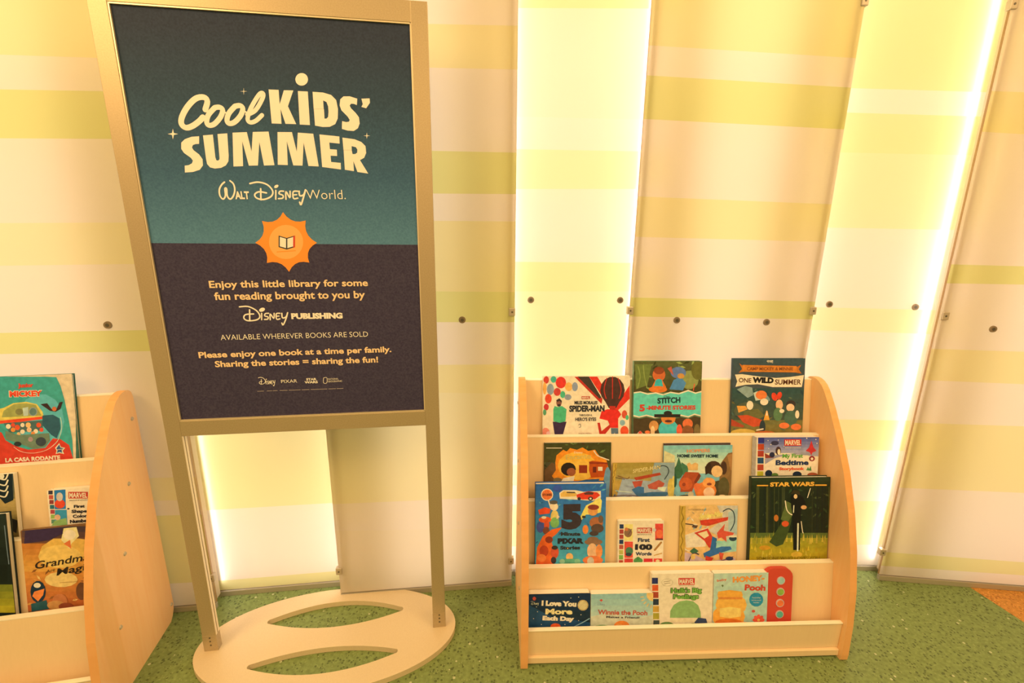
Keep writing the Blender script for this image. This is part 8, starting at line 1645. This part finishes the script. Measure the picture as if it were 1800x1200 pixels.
# ---------------------------------------------------------------- books
PAPER = grain(mat('page_edges', under('f6dcae'), 0.7), under('e4c48e'), under('fae2b6'), (1, 1, 220), 8, 2)
BOARD = grain(mat('board_pages', under('fae0b0'), 0.5), under('dcb880'), under('fde8c0'), (1, 1, 160), 6, 2)
KIND = {  # kind: name, corner radius mm, page inset mm, board book
 'hard': ('hardcover_book', 1.2, 3.0), 'gold': ('picture_book', 1.0, 0.6), 'soft': ('picture_book', 0.6, 0.3), 'board': ('board_book', 7.0, 0.0)}
BOOKS = {
 'b1': ('hard', 'f0c48a', 'white landscape picture book with red and dark diagonals, at the left of the top tier'),
 'b2': ('hard', '5f6a3a', 'green and teal five minute stories book in the middle of the top tier'),
 'b3': ('hard', '3c4438', 'dark camp picture book titled One Wild Summer, at the right of the top tier'),
 'b4': ('soft', '5a4420', 'dark green picture book with a glowing orange house, behind the big blue book'),
 'b5': ('gold', 'b88430', 'mustard gold spined picture book overlapping the Home Sweet Home book'),
 'b6': ('soft', '7a9a88', 'sky blue picture book titled Home Sweet Home, in the second tier'),
 'b6b': ('soft', '4a3424', 'thin dark book peeking out above the Home Sweet Home book'),
 'b7': ('board', 'b89a70', 'board book titled My First Bedtime Storybook, above the dark forest book'),
 'b8': ('hard', '2c4c64', 'large blue book with a giant black 5, at the left of the third tier'),
 'b9': ('board', 'f0c890', 'small cream board book titled First 100 Words, in the third tier'),
 'b10': ('gold', 'c08a2c', 'upright gold spined picture book with a red title band, in the third tier'),
 'b11': ('hard', '242c14', 'tall dark forest book with yellow grass, beside the right side panel of the right rack'),
 'b12': ('board', 'c89a58', 'midnight blue board book titled I Love You More Each Day'),
 'b13': ('board', 'e0b878', 'pale teal board book with red brown title, between the midnight blue and cream green books'),
 'b14': ('board', 'e8b878', "cream board book titled Big Feelings with a large green half circle"),
 'b15': ('board', 'e0c090', 'honey coloured sound book with a red button strip, at the right of the lowest tier'),
 'L1': ('hard', '3c5a3c', 'teal and red camper book on the top tier of the left rack'),
 'L2': ('soft', '9a7434', 'tan picture book with white feathers, mostly cut off at the left edge'),
 'L3': ('hard', '1a2014', 'black book with a yellow foot, cut off at the left edge of the photo'),
 'L4': ('board', 'ecc890', 'small cream board book of first shapes and colors, on the left rack'),
 'L5': ('hard', '7a4a20', 'orange brown picture book with dark script title, on the left rack')}
def rounded(w, h, r, x0=0, y0=0):
    out = []
    for cx, cy, a0 in ((w - r, r, -90), (w - r, h - r, 0), (r, h - r, 90), (r, r, 180)):
        for k in range(5):
            a = math.radians(a0 + k * 22.5); out.append((x0 + cx + r * math.cos(a), y0 + cy + r * math.sin(a)))
    return out
def tier_matrix(shelf, tier, off, u0, v0):
    y, z = TIER[tier]
    u = Vector((1, 0, 0)); w = Vector((0, SA, CA)); n = Vector((0, -CA, SA))
    m = Matrix((u, w, n)).transposed().to_4x4()
    m.translation = Vector((0, y, z)) + n * off + u * u0 + w * v0
    return (M_R if shelf == 'R' else M_L) @ m
def book(key, D, thick=None):
    kind, back_hex, label = BOOKS[key]
    name, rad, inset = KIND[kind]
    w, h, off = D['w'], D['h'], D['th']
    t = (thick or off) * 1000 - 1.3
    g = 'books on the left rack' if D['shelf'] == 'L' else 'books on the right rack'
    root = empty(name, label, 'book', tier_matrix(D['shelf'], D['tier'], off, D['u0'] / 1000, D['v0'] / 1000), g)
    f3 = lambda a, b_, d: (a / 1000, b_ / 1000, d / 1000)
    cov = 1.8 if kind == 'hard' else (1.2 if kind in ('gold', 'board') else 0.5)
    bm_ = ink(back_hex)
    art, pieces = printed(D['art'], w, h, 0.0, ink)
    art.prism(rounded(w, h, rad), f3, -cov, 0.0, bm_)
    fc = art.build('front_cover', root)
    for nm, b_ in pieces: b_.build(nm, fc)
    s = MB(); s.prism(rounded(w, h, rad), f3, -t, -t + cov, bm_); s.build('back_cover', root)
    if t - 2 * cov > 0.4:
        s = MB(); x0 = 1.5 if kind in ('hard', 'gold') else 0.2
        s.prism(rounded(w - inset - x0, h - 2 * inset, max(0.3, rad - inset), x0, inset), f3, -t + cov + 0.02, -cov - 0.02, BOARD if kind == 'board' else PAPER)
        s.build('page_block', root)
        s = MB(); s.box(-0.0006, 0.0012, 0.0, h / 1000, (-t + cov) / 1000, -cov / 1000, bm_); s.build('spine', root)
    return root
BK = DATA['books']
BK['b6b'] = dict(shelf='R', tier=2, th=.0045, u0=441, v0=-219, w=207, h=198, art=[])
for key in BOOKS:
    D = BK[key]
    thick = None
    if key == 'b6': thick = 0.0042
    if key == 'b5': thick = 0.0045
    root = book(key, D, thick)
    if key == 'b15':
        # red sound strip with five round buttons beside the cover
        RED = mat('red_plastic', under('c83c20'), 0.4)
        s = MB(); s.prism(rounded(84, 214, 26, D['w'] - 8, 0), lambda a, b_, d: (a / 1000, b_ / 1000, d / 1000), -17, -4, RED)
        st = s.build('sound_strip', root)
        for i, c in enumerate(('9aa898', '8a9a34', 'e8662a', '5a9a6a', 'd8a040')):
            q = MB(); q.cyl(((D['w'] + 40) / 1000, (178 - i * 34) / 1000, -0.004), (0, 0, 1), 0.012, 0.002, ink('c89a70'), 24)
            bt = q.build('sound_button', st)
            q = MB(); q.cyl(((D['w'] + 40) / 1000, (178 - i * 34) / 1000, -0.0022), (0, 0, 1), 0.0095, 0.0008, ink(c), 24); q.build('button_picture', bt)

# ---------------------------------------------------------------- the poster stand
CH = grain(mat('champagne_lit', (0.74, 0.64, 0.47), 0.42, 0.1), (0.72, 0.62, 0.45), (0.76, 0.66, 0.49), (40, 40, 40), 8, 3)  # stand finish, colour lightened for the overhead light on the base
CHF = grain(mat('champagne_shaded', (0.50, 0.42, 0.29), 0.42, 0.4), (0.47, 0.39, 0.27), (0.53, 0.45, 0.31), (40, 40, 40), 8, 3)  # same finish, colour darkened for the shade on the upright faces
CHE = mat('frame_edge', (0.86, 0.78, 0.62), 0.45)
M_S = basis(-.6469 * .82759, 1.3413 * .82759, 0, .1374)
stand = empty('poster_stand', 'tall champagne coloured floor stand holding a dark blue poster, on an oval base', 'sign stand', M_S)
XI, XO, DEP = .3057, .3428, .020
ZB, ZBB, ZT, ZTO = .7266, .6857, 1.6514, 1.6943
# base: oval with two leaf shaped openings
A_, B_, CY, CX = .3715, .1835, .0123, .0016
oval = [(CX + A_ * math.cos(i * math.pi / 48), CY + B_ * math.sin(i * math.pi / 48)) for i in range(96)]
def leaf(y_in, y_out, half):
    out = []
    n = 16
    for i in range(n + 1):
        t = -1 + 2 * i / n; out.append((half * t * .985 + 0.002, y_in + (y_out - y_in) * 0.36 * (t * t)))
    for i in range(n + 1):
        t = 1 - 2 * i / n; out.append((half * t * .985 + 0.002, y_out - (y_out - y_in) * 0.46 * (t * t)))
    # round the two blunt tips
    d = y_out - y_in; cy = (y_in + d * 0.36 + y_out - d * 0.46) / 2; r = abs(d) * 0.09; xe = half * .985
    sg = 1 if d > 0 else -1
    right = [(0.002 + xe + r * math.cos(a), cy + sg * r * math.sin(a)) for a in (-1.0, -0.5, 0, 0.5, 1.0)]
    left = [(0.002 - xe - r * math.cos(a), cy - sg * r * math.sin(a)) for a in (-1.0, -0.5, 0, 0.5, 1.0)]
    return out[:n + 1] + right + out[n + 1:] + left
h1 = leaf(.041, .140, .200); h2 = leaf(-.030, -.112, .200)
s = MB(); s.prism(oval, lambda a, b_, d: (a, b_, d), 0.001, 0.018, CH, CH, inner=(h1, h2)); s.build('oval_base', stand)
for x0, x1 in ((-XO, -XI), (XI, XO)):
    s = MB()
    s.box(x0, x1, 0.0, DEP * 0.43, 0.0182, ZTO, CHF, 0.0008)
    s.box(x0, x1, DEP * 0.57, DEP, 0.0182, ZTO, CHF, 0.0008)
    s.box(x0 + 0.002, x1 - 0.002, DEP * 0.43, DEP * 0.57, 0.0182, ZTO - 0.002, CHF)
    xi, e = (x1, 0.0003) if x0 < 0 else (x0, -0.0003)
    for ya, yb in ((0.0004, DEP * 0.42), (DEP * 0.58, DEP - 0.0004)):
        s.box(min(xi, xi + e), max(xi, xi + e), ya, yb, 0.07, ZBB - 0.001, CHE)
    o = s.build('upright', stand)
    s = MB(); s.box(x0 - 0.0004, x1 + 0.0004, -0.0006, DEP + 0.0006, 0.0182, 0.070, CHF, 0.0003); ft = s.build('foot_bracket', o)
    for z in (.063, .051, .038):
        q = MB(); q.cyl(((x0 + x1) / 2 + 0.001, -0.0005, z), (0, -1, 0), 0.0026, 0.0008, DARKST, 12); q.build('screw', ft)
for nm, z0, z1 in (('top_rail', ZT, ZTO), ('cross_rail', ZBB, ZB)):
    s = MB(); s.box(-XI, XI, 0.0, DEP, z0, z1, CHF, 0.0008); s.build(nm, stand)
# mitre line of the top corner and the inner lip of the frame
s = MB()
LIP = mat('frame_lip', (0.75, 0.66, 0.5), 0.35, 0.4)
for (x0, x1, z0, z1) in ((-XI, -XI + .003, ZB, ZT), (XI - .003, XI, ZB, ZT), (-XI, XI, ZT - .003, ZT), (-XI, XI, ZB, ZB + .003)):
    s.box(x0, x1, 0.0012, 0.0056, z0, z1, LIP)
s.build('frame_lip', stand)
# printed poster
def poster_sky():
    m = mat('poster_sky_print', (0.05, 0.1, 0.12), 0.7, 0, 0.15); nt = m.node_tree; b = nt.nodes['Principled BSDF']
    tc = nt.nodes.new('ShaderNodeTexCoord'); sx = nt.nodes.new('ShaderNodeSeparateXYZ'); nt.links.new(tc.outputs['Object'], sx.inputs[0])
    mr = nt.nodes.new('ShaderNodeMapRange'); mr.inputs[1].default_value = 1.1666; mr.inputs[2].default_value = 1.62
    nt.links.new(sx.outputs['Z'], mr.inputs[0])
    rp = nt.nodes.new('ShaderNodeValToRGB'); e = rp.color_ramp.elements
    e[0].position = 0; e[0].color = (*under('52695e'), 1); e[1].position = 1; e[1].color = (*under('35332f'), 1)
    k = e.new(0.35); k.color = (*under('3d4f4a'), 1); k = e.new(0.7); k.color = (*under('363e38'), 1)
    nt.links.new(mr.outputs[0], rp.inputs[0])
    nz = nt.nodes.new('ShaderNodeTexNoise'); nz.inputs['Scale'].default_value = 240; nz.inputs['Detail'].default_value = 2
    nt.links.new(tc.outputs['Object'], nz.inputs['Vector'])
    mx = nt.nodes.new('ShaderNodeMix'); mx.data_type = 'RGBA'; mx.blend_type = 'SOFT_LIGHT'; mx.inputs['Factor'].default_value = 0.35
    nt.links.new(rp.outputs[0], mx.inputs['A']); nt.links.new(nz.outputs['Fac'], mx.inputs['B']); nt.links.new(mx.outputs['Result'], b.inputs['Base Color'])
    return m
SKY = poster_sky()
NIGHT = grain(mat('poster_night_print', under('3e302f'), 0.7, 0, 0.15), under('36292b'), under('463633'), (1, 1, 1), 240, 2)
s = MB(); s.box(-XI + .0005, XI - .0005, .006, .010, ZB + .0005, 1.1665, NIGHT); s.box(-XI + .0005, XI - .0005, .006, .010, 1.1665, ZT - .0005, SKY)
poster = s.build('poster', stand)
PINK = {'lt': flat_ink('f4c48a'), 'lt2': flat_ink('b08a60'), 'or': flat_ink('f2ac62'), 'sun': flat_ink('f07a20'), 'sun2': flat_ink('f29038'), 'ink': flat_ink('2a2a22'), 'red': flat_ink('c8381c')}
_, pieces = printed(DATA['poster'], 700, 1000, 0.0, lambda c: PINK[c], 0.012, 350, -690)
pm = Matrix(((1, 0, 0, 0), (0, 0, -1, 0.0059), (0, 1, 0, 0), (0, 0, 0, 1)))
for nm, bb in pieces:
    bb.bm.transform(pm); bb.build('poster_lettering' if nm == 'title_lettering' else nm, poster)
